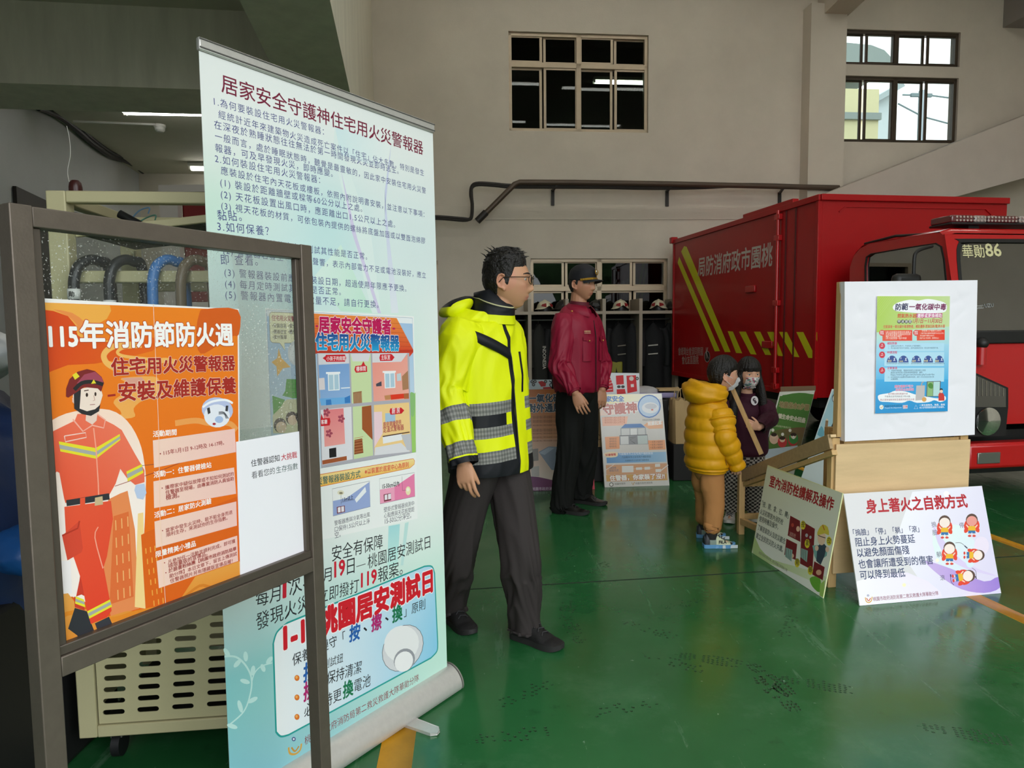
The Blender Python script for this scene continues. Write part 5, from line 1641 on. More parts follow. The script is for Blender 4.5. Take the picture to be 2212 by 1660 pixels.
MB().box(wp(q[0], 0.75, KD * 0.5), (0.30, 0.25, 0.18), WAX).build('yellow_case', M('dull_yellow_plastic', '#8d8a25', 0.5), None, 'dull yellow case on the floor of the gear rack', 'case', bevel=0.02)
MB().box(wp(q[0], 0.405, KD * 0.5), (0.4, 0.35, 0.51), WAX).build('cardboard_box', M('cardboard', '#8d7350', 0.8), None, 'cardboard box in the gear rack under the yellow case', 'box', bevel=0.006)
# ================================================================ WOODEN STAND, RAMP, BOARDS
PINE = M('pine_wood', '#c9a672', 0.6, spec=0.25, var=0.16, vscale=6, aniso=(14, 14, 1.2), bump=0.08, bscale=60)
PINE_D = M('raw_plank', '#a98f6a', 0.65, spec=0.25, var=0.14, vscale=5, aniso=(2, 10, 10))
PLY = M('light_plywood', '#d6b88c', 0.55, spec=0.25, var=0.10, vscale=2.2, aniso=(1.0, 6, 9), bump=0.05, bscale=80)
SU = V((math.cos(R(8.7)), math.sin(R(8.7)), 0))
SN = V((SU.y, -SU.x, 0))
S0 = V((1.631, 3.469, 0.0)) - SN * 0.11
SAX = (SU, -SN, UP)
def ss(u, z, n=0.0):
 return S0 + SU * u + SN * n + UP * z
def spx(x, y, n=0.0):
 q = on_plane(x, y, S0 + SN * n, SN) - S0
 return q.dot(SU), q.z
U0_, U1_ = spx(1812, 800)[0], spx(2102, 960)[0]
S0 = S0 + SU * U0_
SW, SD = U1_ - U0_, 0.13
zpt = spx(1950, 606)[1]
zpb = spx(1950, 947)[1]
std = empty('wooden_stand', ss(SW / 2, 0, -SD / 2), 'pale wooden stand with a white paper-covered board on top, in front of the truck', 'stand')
for u in (0.012, SW - 0.03, 0.22, SW - 0.22):
 for n in ((-0.045,) if u in (0.012, SW - 0.03) else (-0.40,)):
  MB().box(ss(u, 0.79 / 2, n), (0.045, 0.04, 0.79), SAX).build('leg', PINE, std, bevel=0.002)
MB().box(ss(SW / 2 - 0.002, (spx(1950, 956)[1] + spx(1840, 1239)[1]) / 2, -0.015), (SW - 0.012, 0.012, spx(1950, 956)[1] - spx(1840, 1239)[1]), SAX).build('front_panel', PLY, std, bevel=0.001)
for n in (-0.045, -0.40):
 MB().box(ss(SW / 2, 0.755, n - 0.002), (SW - 0.12 if n > -0.1 else SW - 0.49, 0.035, 0.035), SAX).build('rail', PINE, std)
for u in (0.22, SW - 0.22):
 for z in (0.745, 0.20):
  MB().box(ss(u, z, -0.22), (0.030, 0.33, 0.045), SAX).build('side_rail', PINE, std)
for u in (0.034, SW - 0.03):
 MB().box(ss(u, (0.79 + zpt) / 2, -0.045), (0.035, 0.04, zpt - 0.80), SAX).build('upright_batten', PINE, std, bevel=0.002)
MB().box(ss(SW / 2, 0.775, -0.09), (SW - 0.16, 0.10, 0.006), SAX).build('ledge', M('gap_shade', '#2a2420', 0.8), std)  # dark plate standing in for the shade in the slot below the paper
MB().cyl(ss(0.09, 0.797, -0.055), ss(SW - 0.10, 0.803, -0.055), 0.018, 20).build('paper_roll', M('white_roll', '#dfe0e0', 0.45), std)
# paper-covered board with soft creases
rows = []
nu_, nv_ = 60, 66
cor = [ss(*spx(1823.5, 954)), ss(*spx(2103.6, 939.4)), ss(*spx(2109.6, 605.7)), ss(*spx(1823, 609))]
for j in range(nv_ + 1):
 row = []
 for i in range(nu_ + 1):
  a, b = i / nu_, j / nv_
  p = cor[0] * (1 - a) * (1 - b) + cor[1] * a * (1 - b) + cor[2] * a * b + cor[3] * (1 - a) * b
  q = V((a * 3.1, b * 3.4, 0.3))
  n_ = noise.fractal(q * 1.3, 0.8, 2, 3) * 0.0035
  ed = min(a, 1 - a, b, 1 - b) * 9
  rdg = abs(noise.noise(q * 2.1 + V((7, 3, 1))))
  n_ += -0.004 * max(0, 0.12 - rdg) / 0.12 * min(1, ed)
  if a > 0.35 and a < 0.75 and b > 0.2 and b < 0.9:
   n_ *= 0.3
  row.append(p + SN * (0.006 + n_ * min(1, ed + 0.15)))
 rows.append(row)
m = MB().grid(rows)
back = [p - SN * 0.03 for p in cor]
ring = [rows[0][i] for i in range(nu_ + 1)] + [rows[j][nu_] for j in range(1, nv_ + 1)] + [rows[nv_][i] for i in range(nu_ - 1, -1, -1)] + [rows[j][0] for j in range(nv_ - 1, 0, -1)]
L_ = len(ring)
m.add(ring + [p - SN * 0.036 for p in ring], [(L_ + i, L_ + (i + 1) % L_, (i + 1) % L_, i) for i in range(L_)])
m.add([p - SN * 0.036 for p in cor], [(3, 2, 1, 0)])
m.build('paper_cover', M('white_paper', '#eceaf0', 0.6, spec=0.3), std, sharp=60)
# ---- small coloured notice taped on the white paper
K = crop(1880, 630, 6.15)
NO = 0.0145
nb = MB()
kq_ = [K(92, 62), K(1058, 62), K(1028, 1592), K(64, 1622)]
nb.prism([on_plane(*p, S0 + SN * NO, SN) for p in kq_], -SN * 0.002, col=lin('#f0f0f0'))
np_ = Print(S0 + SN * (NO + 0.0001), SU, UP, SN, nb)
np_.poly([K(92, 62), K(1058, 62), K(1050, 470), K(84, 560)], '#a7c934', ('#c8dcA0', K(200, 80), K(900, 520)))
np_.poly([K(84, 545), K(1050, 465), K(1046, 720), K(80, 720)], '#bfe0c4', ('#a8d8ea', K(500, 480), K(500, 720)))
np_.poly([K(80, 700), K(1046, 700), K(1036, 1180), K(72, 1180)], '#a8d8ec', ('#4fb4e6', K(500, 700), K(500, 1180)))
np_.poly([K(73, 1170), K(1036, 1170), K(1028, 1592), K(64, 1622)], '#3fa9e0', ('#1e90d0', K(500, 1180), K(500, 1600)))
for i in range(9):
 np_.line([K(100 + i * 28, 65), K(90, 200 - 0 * i) if i == 0 else K(92 + i * 4, 70 + i * 32)], 0.0012, '#bfd870')
np_.poly([K(300, 200), K(360, 150), K(520, 110), K(640, 120), K(760, 100), K(900, 120), K(1000, 160), K(1015, 230), K(960, 280), K(700, 290), K(420, 270), K(320, 250)], '#f5f3f8', sm=4)
np_.text('防範', K(330, 245), K(495, 238), '#2e3158', 1.0, 0.03, shear=0.12)
np_.text('一氧化碳中毒', K(512, 238), K(1000, 240), '#7a2358', 1.0, 0.03, shear=0.12)
np_.text('燃氣熱水器', K(360, 346), K(610, 346), '#d2502a', 1.1, 0.02)
np_.poly([K(612, 292), K(955, 288), K(955, 348), K(612, 352)], '#c0307a')
np_.text('遷移或更換補助', K(622, 344), K(946, 340), '#fbeef4', 1.1, 0.02)
for i, ch in enumerate('申請期間'):
 np_.ell(K(382 + i * 48, 400), 4.2, 4.2, '#3a3a34').text(ch, K(366 + i * 48, 414), K(398 + i * 48, 414), '#f4f4ee')
np_.text('1月1日－11月30日', K(565, 418), K(948, 416), '#c03040', 1.25, 0.02, shear=0.1)
np_.text('住家具有一氧化碳中毒潛勢者，補助遷移·更換瓦斯(電)熱水器', K(172, 486), K(990, 478), '#d04a34', 1.35, 0.02)
for q, c in (([K(160, 515), K(558, 512), K(556, 655), K(162, 658)], '#e2532f'), ([K(615, 512), K(988, 508), K(988, 645), K(618, 652)], '#e2532f')):
 np_.poly(q, c, ('#e83a20', q[0], q[2]))
for x, t in ((155, '最新申請'), (607, '補助金額')):
 np_.ell(K(x, 550), 6.2, 6.4, '#d8322e')
 np_.text(t[:2], K(x - 24, 546), K(x + 24, 545), '#fdf6f4').text(t[2:], K(x - 24, 572), K(x + 24, 571), '#fdf6f4')
for i, t in enumerate(('2月1日前優先受理中低/弱勢人', '戶至當年度電子遊戲自用瓦斯', '器(C7式)熱水器戶', '3月1日起受理一般戶申請')):
 np_.text(t, K(204, 553 + i * 27), K(545 - (0, 10, 130, 65)[i], 551 + i * 27), '#fbe9dc', 1.05)
for i, t in enumerate(('中低收入戶最高12,000元', '一般戶每台補助新裝屋外RF式(C7式)', '熱水器戶補助3000元', '(每戶以1次為限，額滿為止)')):
 np_.text(t, K((685, 660, 660, 655)[i], 533 + i * 32), K((945, 975, 850, 910)[i], 531 + i * 32), '#fbe9dc', 1.05)
for y, h, t in ((690, 100, '補助對象'), (810, 180, '申請流程'), (1018, 180, '注意事項')):
 np_.poly([K(190, y), K(982, y - 4), K(978, y + h), K(186, y + h)], '#b4def2')
 np_.ell(K(156, y + 32), 6.6, 7.2, '#cf2f43').line([K(138, y + 40), K(172, y + 34)], 0.003, '#f6dfe0').line([K(150, y + 16), K(164, y + 14)], 0.004, '#f6dfe0')
 np_.text(t, K(224, y + 14), K(355, y + 13), '#cf3b6c', 1.0, 0.02)
for (x0, x1, y, t) in ((232, 675, 735, '一、設籍於本市民眾1戶，不含低收入戶僅限補助1。'), (232, 905, 763, '二、熱水器安裝於室內不含陽台，經評估勘察認定為一氧化碳中毒潛勢戶者。'), (232, 735, 1062, '一、依據安裝態樣、電器承裝業及合格技術士安裝'), (270, 700, 1090, '或委託本局認證之承裝業者辦理更換、遷移。'), (270, 850, 1118, 'https://www.tyfd.gov.tw/cht/index.php?code=list'), (232, 845, 1148, '二、本年度提供熱水器遷移更換補助申請表，請於11月30日前送至各分隊'), (270, 370, 1178, '大隊辦理。')):
 np_.text(t, K(x0, y), K(x1, y - 4), '#3a5a78', 1.1)
for i, (x, t) in enumerate(((288, '登記'), (440, '派員勘'), (612, '施作'), (770, '申請'), (917, '審查'))):
 w_ = 70 - i * 2.5
 pts = [K(x + w_ * math.cos(a), 944 - 92 * math.sin(a)) for a in [PI * k / 12 for k in range(13)]]
 np_.poly(pts, '#2f4d94')
 np_.text(str(i + 1), K(x - 42, 898), K(x - (36 if i == 0 else 28), 898), '#e9eef8', 1.0, 0.02).text(t, K(x - 58, 936), K(x - 6, 934), '#f2e5a0', 1.0, 0.01)
 np_.line([K(x + 20, 925), K(x + 42, 880)], 0.003, '#dfe6f4').line([K(x + 42, 925), K(x + 24, 885)], 0.003, '#dfe6f4')
 np_.text('協助現場申請事宜說明', K(x - 72, 966), K(x + 70, 965), '#47617e', 1.2)
cl_ = [K(100, 1400), K(130, 1370), K(250, 1350), K(330, 1320), K(470, 1330), K(600, 1370), K(760, 1400), K(900, 1420), K(990, 1390), K(1000, 1440), K(930, 1470), K(850, 1445), K(780, 1470), K(620, 1480), K(520, 1450), K(420, 1480), K(250, 1470), K(130, 1460)]
np_.poly(cl_, '#f4f5f8', sm=3)
np_.text('燃氣通風不可少', K(322, 1278), K(570, 1272), '#d0609a', 1.0, 0.02, ('#f6f2f8', 0.04)).text('居家安全沒煩惱', K(334, 1322), K(575, 1316), '#d0609a', 1.0, 0.02, ('#f6f2f8', 0.04))
np_.text('室內陽台請加裝屋外排', K(236, 1372), K(495, 1370), '#a03048', 1.0).text('不使用式自然排氣或CF熱水器，', K(190, 1408), K(535, 1404), '#54505c', 1.0).text('務必選用強制排氣型通風排放型熱水器', K(130, 1452), K(585, 1444), '#a03048', 1.0)
np_.poly([K(612, 1250), K(725, 1248), K(718, 1440), K(598, 1450)], '#c3bcbc').poly([K(668, 1250), K(680, 1205), K(705, 1195), K(712, 1205), K(690, 1220), K(690, 1250)], '#a8a6aa')
np_.poly([K(750, 1195), K(935, 1190), K(928, 1395), K(742, 1400)], '#5a5a62').poly([K(760, 1203), K(835, 1202), K(830, 1390), K(752, 1393)], '#8fb77c').poly([K(840, 1200), K(925, 1198), K(918, 1388), K(834, 1390)], '#b8dcdc')
np_.poly([K(765, 1240), K(800, 1215), K(830, 1240), K(825, 1290), K(780, 1280)], '#4f8a3e', sm=3)
np_.poly([K(905, 1370), K(915, 1350), K(965, 1350), K(982, 1380), K(985, 1450), K(905, 1452)], '#d03a34').ell(K(942, 1325), 3.6, 4, '#f0cdb4').poly([K(918, 1318), K(925, 1290), K(955, 1288), K(964, 1315), K(940, 1305)], '#23232a')
np_.ell(K(715, 1435), 5, 5, '#e0a860')
np_.ell(K(148, 1538), 4.5, 5, '#e8efe8').line([K(132, 1535), K(146, 1552), K(168, 1520)], 0.003, '#e0a04a')
np_.text('桃園市政府消防局', K(190, 1538), K(420, 1530), '#1c5f8c', 1.0, 0.01).text('Taoyuan Fire Department', K(190, 1556), K(415, 1550), '#d6ecf6', 1.0)
np_.poly([K(432, 1512), K(496, 1510), K(494, 1556), K(434, 1558)], '#e0cfd4').text('119', K(440, 1550), K(490, 1548), '#c83a4a', 1.0, 0.02)
np_.line([K(582, 1560), K(606, 1508), K(632, 1558)], 0.0016, '#e6f2fa', closed=True)
np_.text('一氧化碳無色、無臭、無味', K(652, 1524), K(990, 1515), '#eef6fc', 1.0, 0.01).text('切入於密閉使用通風不良場所，', K(652, 1555), K(985, 1546), '#eef6fc', 1.0, 0.01)
nb.build('colour_notice', PRG, None, 'small green and blue carbon monoxide notice taped on the white paper of the stand', 'notice')
# ---- sloping ramp frame
rp_ = empty('ramp_frame', floor_pt(1596, 1161), 'low sloping wooden ramp frame joined to the stand, with the leaning plank', 'ramp')
leg0 = V((1.500, 4.585, 0))
hi = ss(-0.035, 0.82, -0.0)
lo = V((leg0.x, leg0.y, at(1594, 1016, leg0.y).z))
rd = (hi - lo).normalized()
rs = V((rd.y, -rd.x, 0)).normalized() * -1
if rs.x < 0:
 rs = -rs
rn = rs.cross(rd)
if rn.z < 0:
 rn = -rn
RWD = 0.20
rax = (rs, rd, rn)
Lr = (hi - lo).length
for k in (0.0,):
 Lk = Lr * 0.985
 MB().box(lo + rs * k + rd * (Lk / 2) - rn * 0.038, (0.018, Lk, 0.075), rax).build('side_board', PINE_D, rp_, bevel=0.001)
 MB().box(lo + rs * (k + 0.012) + rd * (Lk / 2) - rn * 0.095, (0.030, Lk, 0.026), rax).build('side_batten', PINE, rp_, bevel=0.002)
MB().box(lo + rs * 0.012 + rd * (Lr * 0.5) - rn * 0.012, (0.03, Lr, 0.014), rax).build('deck', PLY, rp_)
MB().box(leg0 + UP * (lo.z / 2 - 0.005) - rd * 0.0, (0.038, 0.045, lo.z - 0.01)).build('leg', PINE, rp_, bevel=0.002)
l2 = leg0 + rs * RWD
MB().box(l2 + UP * (lo.z / 2 - 0.005), (0.038, 0.045, lo.z - 0.01)).build('leg', PINE, rp_, bevel=0.002)
for z in (0.335, 0.115):
 MB().bar(leg0 + UP * z + rs * 0.02, l2 + UP * z - rs * 0.02, 0.03, 0.035, UP).build('cross_rail', PINE, rp_, bevel=0.002)
h0 = V((hi.x, hi.y, 0))
for k in (0.0,):
 MB().bar(leg0 + rs * k + UP * 0.09, h0 + rs * k + UP * 0.16, 0.03, 0.04, UP).build('base_rail', PINE, rp_, bevel=0.002)
MB().bar(leg0 + UP * 0.40 + rs * 0.02, l2 + UP * 0.40 - rs * 0.02, 0.03, 0.05, UP).build('cross_rail', PINE_D, rp_, bevel=0.002)
# plank leaning on the ramp, held by the girl
pk0 = on_plane(1650, 992, lo + rs * 0.15 + rd * 0.3, V((-0.1, -1, 0)).normalized())
PK_A = at(1645, 982, 4.36)
PK_B = at(1576, 826, 4.50)
MB().bar(PK_A, PK_B, 0.030, 0.022, V((0.8, -0.6, 0))).build('wooden_plank', PINE, None, 'thin wooden plank leaning on the ramp, held by the girl in plum', 'plank', bevel=0.002)
def board(name, BL, BR, TR, TL, th, label, cat, art, col='#f2f0ee', edge=None, group=None, mat=None, foam=True):
 BL, BR, TR, TL = V(BL), V(BR), V(TR), V(TL)
 U = (BR - BL).normalized()
 W_ = TL - BL
 W_ = (W_ - U * W_.dot(U)).normalized()
 N = U.cross(W_)
 mb = MB()
 c = lin(col)
 mb.prism([BL, BR, TR, TL], -N * th, col=lin(edge) if edge else c)
 P_ = Print(BL + N * 0.0001, U, W_, N, mb)
 P_.clip = [((p - BL).dot(U), (p - BL).dot(W_)) for p in (BL, BR, TR, TL)]
 art(P_)
 return mb.build(name, mat or PR, None, label, cat, group)
# ---- board B: what to do when clothes catch fire
H = crop(1600, 980, 3.614)
def flames(P_, x, y, s, a=0.0):
 for dx, dy, r in ((-17, 6, 0.5), (-19, -8, 0.2), (17, 4, -0.5), (19, -10, -0.2), (-13, -20, 0.3)):
  c_, s_ = math.cos(a), math.sin(a)
  P_.ell(H(x + (dx * c_ - dy * s_) * s, y + (dx * s_ + dy * c_) * s), 2.3 * s, 4.6 * s, '#e2442c', r + a, 10)
def child_fig(P_, x, y, s=2.0, a=0.0, red=False):
 """plain child figure: head, yellow top, blue shorts"""
 c_, s_ = math.cos(a), math.sin(a)
 def t(px, py):
  return H(x + (px * c_ - py * s_) * s, y + (px * s_ + py * c_) * s)
 flames(P_, x, y + 4, s, a)
 P_.ell(t(0, -24), 5.6 * s * 0.55 * 1.9, 5.6 * s * 0.55 * 2.0, '#5a4338', a, 16)
 P_.ell(t(0, -20), 5.0 * s * 0.55 * 1.9, 5.0 * s * 0.55 * 1.8, '#e79a90' if red else '#f4e4da', a, 16)
 P_.poly([t(-12, -2), t(12, -2), t(14, 14), t(-14, 14)], '#eab52c')
 P_.poly([t(-12, 14), t(12, 14), t(13, 24), t(2, 24), t(0, 19), t(-2, 24), t(-13, 24)], '#2f6fa8')
 for sx_ in (-1, 1):
  P_.poly([t(sx_ * 4, 24), t(sx_ * 10, 24), t(sx_ * 10, 30), t(sx_ * 4, 30)], '#f1d3c2')
  P_.ell(t(sx_ * 8, 33), 2.0 * s * 0.55 * 1.6, 1.2 * s * 0.55 * 1.6, '#d8433a', a, 10)
  P_.poly([t(sx_ * 12, -1), t(sx_ * 19, -8), t(sx_ * 21, -5), t(sx_ * 13, 5)], '#f1d3c2')
def art_b(P_):
 P_.poly([H(1340, 300), H(1886, 254), H(2032, 1094), H(1500, 1140), H(1200, 700)], '#efeef6', ('#dcd6ee', H(1300, 500), H(1950, 900)))
 P_.poly([H(1500, 620), H(1700, 560), H(1850, 760), H(1700, 1000), H(1560, 900)], '#e2f0ee', ('#d9e4f2', H(1550, 620), H(1750, 950)), sm=3)
 P_.poly([H(1440, 840), H(1640, 900), H(1900, 1000), H(2008, 965), H(2022, 1050), H(1900, 1090), H(1720, 1060), H(1560, 960)], '#c7aee2', ('#9d7fd4', H(1500, 860), H(1980, 1040)), sm=3)
 P_.poly([H(1500, 560), H(1600, 700), H(1760, 860), H(2010, 960), H(1760, 900), H(1580, 780)], '#d9cdee', sm=3)
 P_.poly([H(905, 1000), H(1300, 930), H(1560, 1080), H(1480, 1140), H(930, 1188)], '#ece4f4', ('#f3f0f5', H(1300, 1000), H(950, 1000)), sm=2)
 P_.ell(H(1880, 722), 16, 20, '#eadff0').ell(H(1790, 850), 9, 12, '#d6e8f2').ell(H(1276, 1028), 4, 4, '#f8f2c4').ell(H(1535, 835), 4, 4, '#f8f2dc').ell(H(1605, 315), 6, 6, '#f8f6fa')
 P_.text('身上著火之自救方式', H(985, 458), H(1772, 412), '#b4232e', 1.12, 0.032)
 for t, a, b in (('「摀臉」「停」「躺」「滾」', H(880, 640), H(1395, 610)), ('阻止身上火勢蔓延', H(900, 722), H(1362, 692)), ('以避免顏面傷殘', H(912, 806), H(1318, 780)), ('也會讓所遭受到的傷害', H(922, 894), H(1504, 858)), ('可以降到最低', H(934, 980), H(1286, 958))):
  P_.text(t, a, b, '#2c3c66', 1.1, 0.012)
 for t, a, b in (('摀', H(1492, 575), H(1530, 572)), ('臉', H(1500, 637), H(1538, 634)), ('停', H(1710, 580), H(1746, 577)), ('躺', H(1532, 808), H(1570, 805)), ('滾', H(1560, 990), H(1596, 987))):
  P_.text(t, a, b, '#4a5068', 1.0)
 child_fig(P_, 1592, 585, 2.2)
 child_fig(P_, 1804, 572, 2.2, red=True)
 child_fig(P_, 1630, 790, 2.2)
 child_fig(P_, 1812, 795, 2.0, PI * 0.5)
 child_fig(P_, 1730, 965, 2.2, PI * 0.45)
 for pts in ([H(1676, 698), H(1720, 700), H(1762, 735)], [H(1640, 945), H(1642, 1000), H(1665, 1028)], [H(1805, 895), H(1835, 920), H(1838, 975)]):
  P_.line(pts, 0.0022, '#33304a', 4)
 P_.line([H(1748, 722), H(1770, 742)], 0.006, '#33304a').line([H(1832, 960), H(1840, 980)], 0.006, '#33304a').line([H(1640, 965), H(1638, 945)], 0.006, '#33304a')
 P_.text('桃園市政府消防局第二救災救護大隊華勛分隊', H(1036, 1152), H(1545, 1104), '#8c3a55', 1.2, 0.005)
 P_.line([H(972, 1125), H(980, 1155), H(1000, 1165), H(1020, 1150), H(1026, 1120)], 0.005, '#d8a64a', 4).line([H(982, 1130), H(998, 1152), H(1014, 1130)], 0.005, '#d06a4a', 3)
 P_.ell(H(994, 1110), 2.2, 2.2, '#3f4a86').ell(H(994, 1110), 1.2, 1.2, '#f0f0f6')
board('safety_board', (1.690, 3.365, 0.001), (2.481, 3.508, 0.001), (2.455, 3.652, 0.524), (1.664, 3.509, 0.524), 0.006, 'white and lilac self-rescue board leaning on the front of the stand', 'board', art_b, '#f2f0f4', '#dcdadc')
# ---- board A: indoor hydrant
def art_a(P_):
 P_.poly([H(205, 100), H(792, 312), H(640, 1130), H(90, 775)], '#d6dcc0', ('#f0f0ea', H(300, 150), H(300, 800)))
 P_.poly([H(110, 650), H(150, 740), H(250, 830), H(420, 880), H(660, 960), H(655, 1010), H(560, 1000), H(380, 920), H(200, 850), H(95, 780)], '#b9cf8a', ('#dfe8c6', H(150, 700), H(600, 990)), sm=2)
 P_.poly([H(540, 975), H(600, 960), H(625, 1000), H(615, 1085), H(560, 1040)], '#6fae3e', sm=3)
 P_.poly([H(620, 1020), H(658, 990), H(648, 1128), H(615, 1110)], '#a8cc6a')
 P_.text('室內消防栓講解及操作', H(222, 248), H(718, 442), '#a32128', 1.15, 0.032)
 for t, a, b in (('「按．開．拿．拉．轉」', H(163, 410), H(372, 505)), ('火災初期室內消防栓', H(150, 468), H(328, 556)), ('使用時機及操作，', H(142, 524), H(290, 594)), ('了解居家防火及防災觀念', H(132, 590), H(345, 708)), ('建立全民防災防火共識。', H(118, 655), H(328, 770))):
  P_.text(t, a, b, '#33423e', 1.25, 0.012)
 P_.text('桃園市政府消防局第二救災救護大隊華勛分隊', H(140, 782), H(362, 925), '#6a6a58', 1.2, 0.0)
 for q in ([H(388, 488), H(462, 528), H(466, 690), H(368, 640)], [H(478, 530), H(578, 590), H(560, 910), H(465, 860)], [H(358, 668), H(440, 710), H(428, 830), H(342, 790)], [H(575, 845), H(655, 890), H(640, 988), H(560, 945)]):
  P_.line(q, 0.004, '#a86a6a', closed=True)
  P_.poly(q, '#7a2228')
 P_.ell(H(405, 560), 3.0, 4.2, '#b84a3e').ell(H(515, 640), 3, 4, '#b0b4b8').ell(H(545, 655), 2.4, 3.4, '#b0b4b8').ell(H(448, 590), 4, 6, '#e9bfa6').ell(H(400, 800), 4.5, 5, '#e9bfa6').ell(H(610, 930), 6, 6, '#d9a88a')
 P_.text('消防栓', H(378, 640), H(428, 660), '#d8a89c', 1.2)
 for x, y in ((375, 775), (495, 780)):
  P_.poly([H(x - 22, y - 40), H(x + 30, y - 20), H(x + 22, y + 70), H(x - 28, y + 30)], '#8fb0a8')
  for k in range(3):
   P_.line([H(x - 14 + k * 14, y - 34 + k * 6), H(x - 18 + k * 14, y + 40 + k * 8)], 0.003, '#5a2a2c')
 for x, y, t in ((487, 560, '按'), (520, 705, '拿'), (690, 685, '拉'), (442, 855, '開'), (544, 915, '轉')):
  P_.ell(H(x, y), 5.6, 9.6, '#e3d338').text(t + '!', H(x - 14, y + 10), H(x + 16, y + 18), '#3a3528', 1.2, 0.01)
 P_.poly([H(560, 720), H(600, 715), H(680, 740), H(672, 800), H(600, 850), H(575, 800)], '#7fb0ac')
 P_.poly([H(600, 725), H(640, 690), H(672, 730), H(655, 800), H(625, 870), H(590, 840)], '#3b4a58')
 P_.ell(H(632, 660), 8.8, 16, '#eccbb0').poly([H(598, 640), H(610, 590), H(640, 556), H(680, 575), H(690, 640), H(655, 625)], '#d8c64a', sm=2)
 P_.line([H(606, 640), H(634, 652), H(662, 660)], 0.004, '#3a3432').ell(H(594, 740), 4, 6, '#eccbb0').ell(H(676, 750), 4, 6, '#eccbb0')
 P_.line([H(640, 560), H(655, 600)], 0.006, '#c05a2a')
board('safety_board', (1.441, 4.192, 0.001), (1.554, 3.466, 0.001), (1.645, 3.480, 0.534), (1.532, 4.206, 0.534), 0.006, 'pale green fire hose cabinet board leaning on the side of the ramp', 'board', art_a, '#e9e8dc', '#d8dca8')
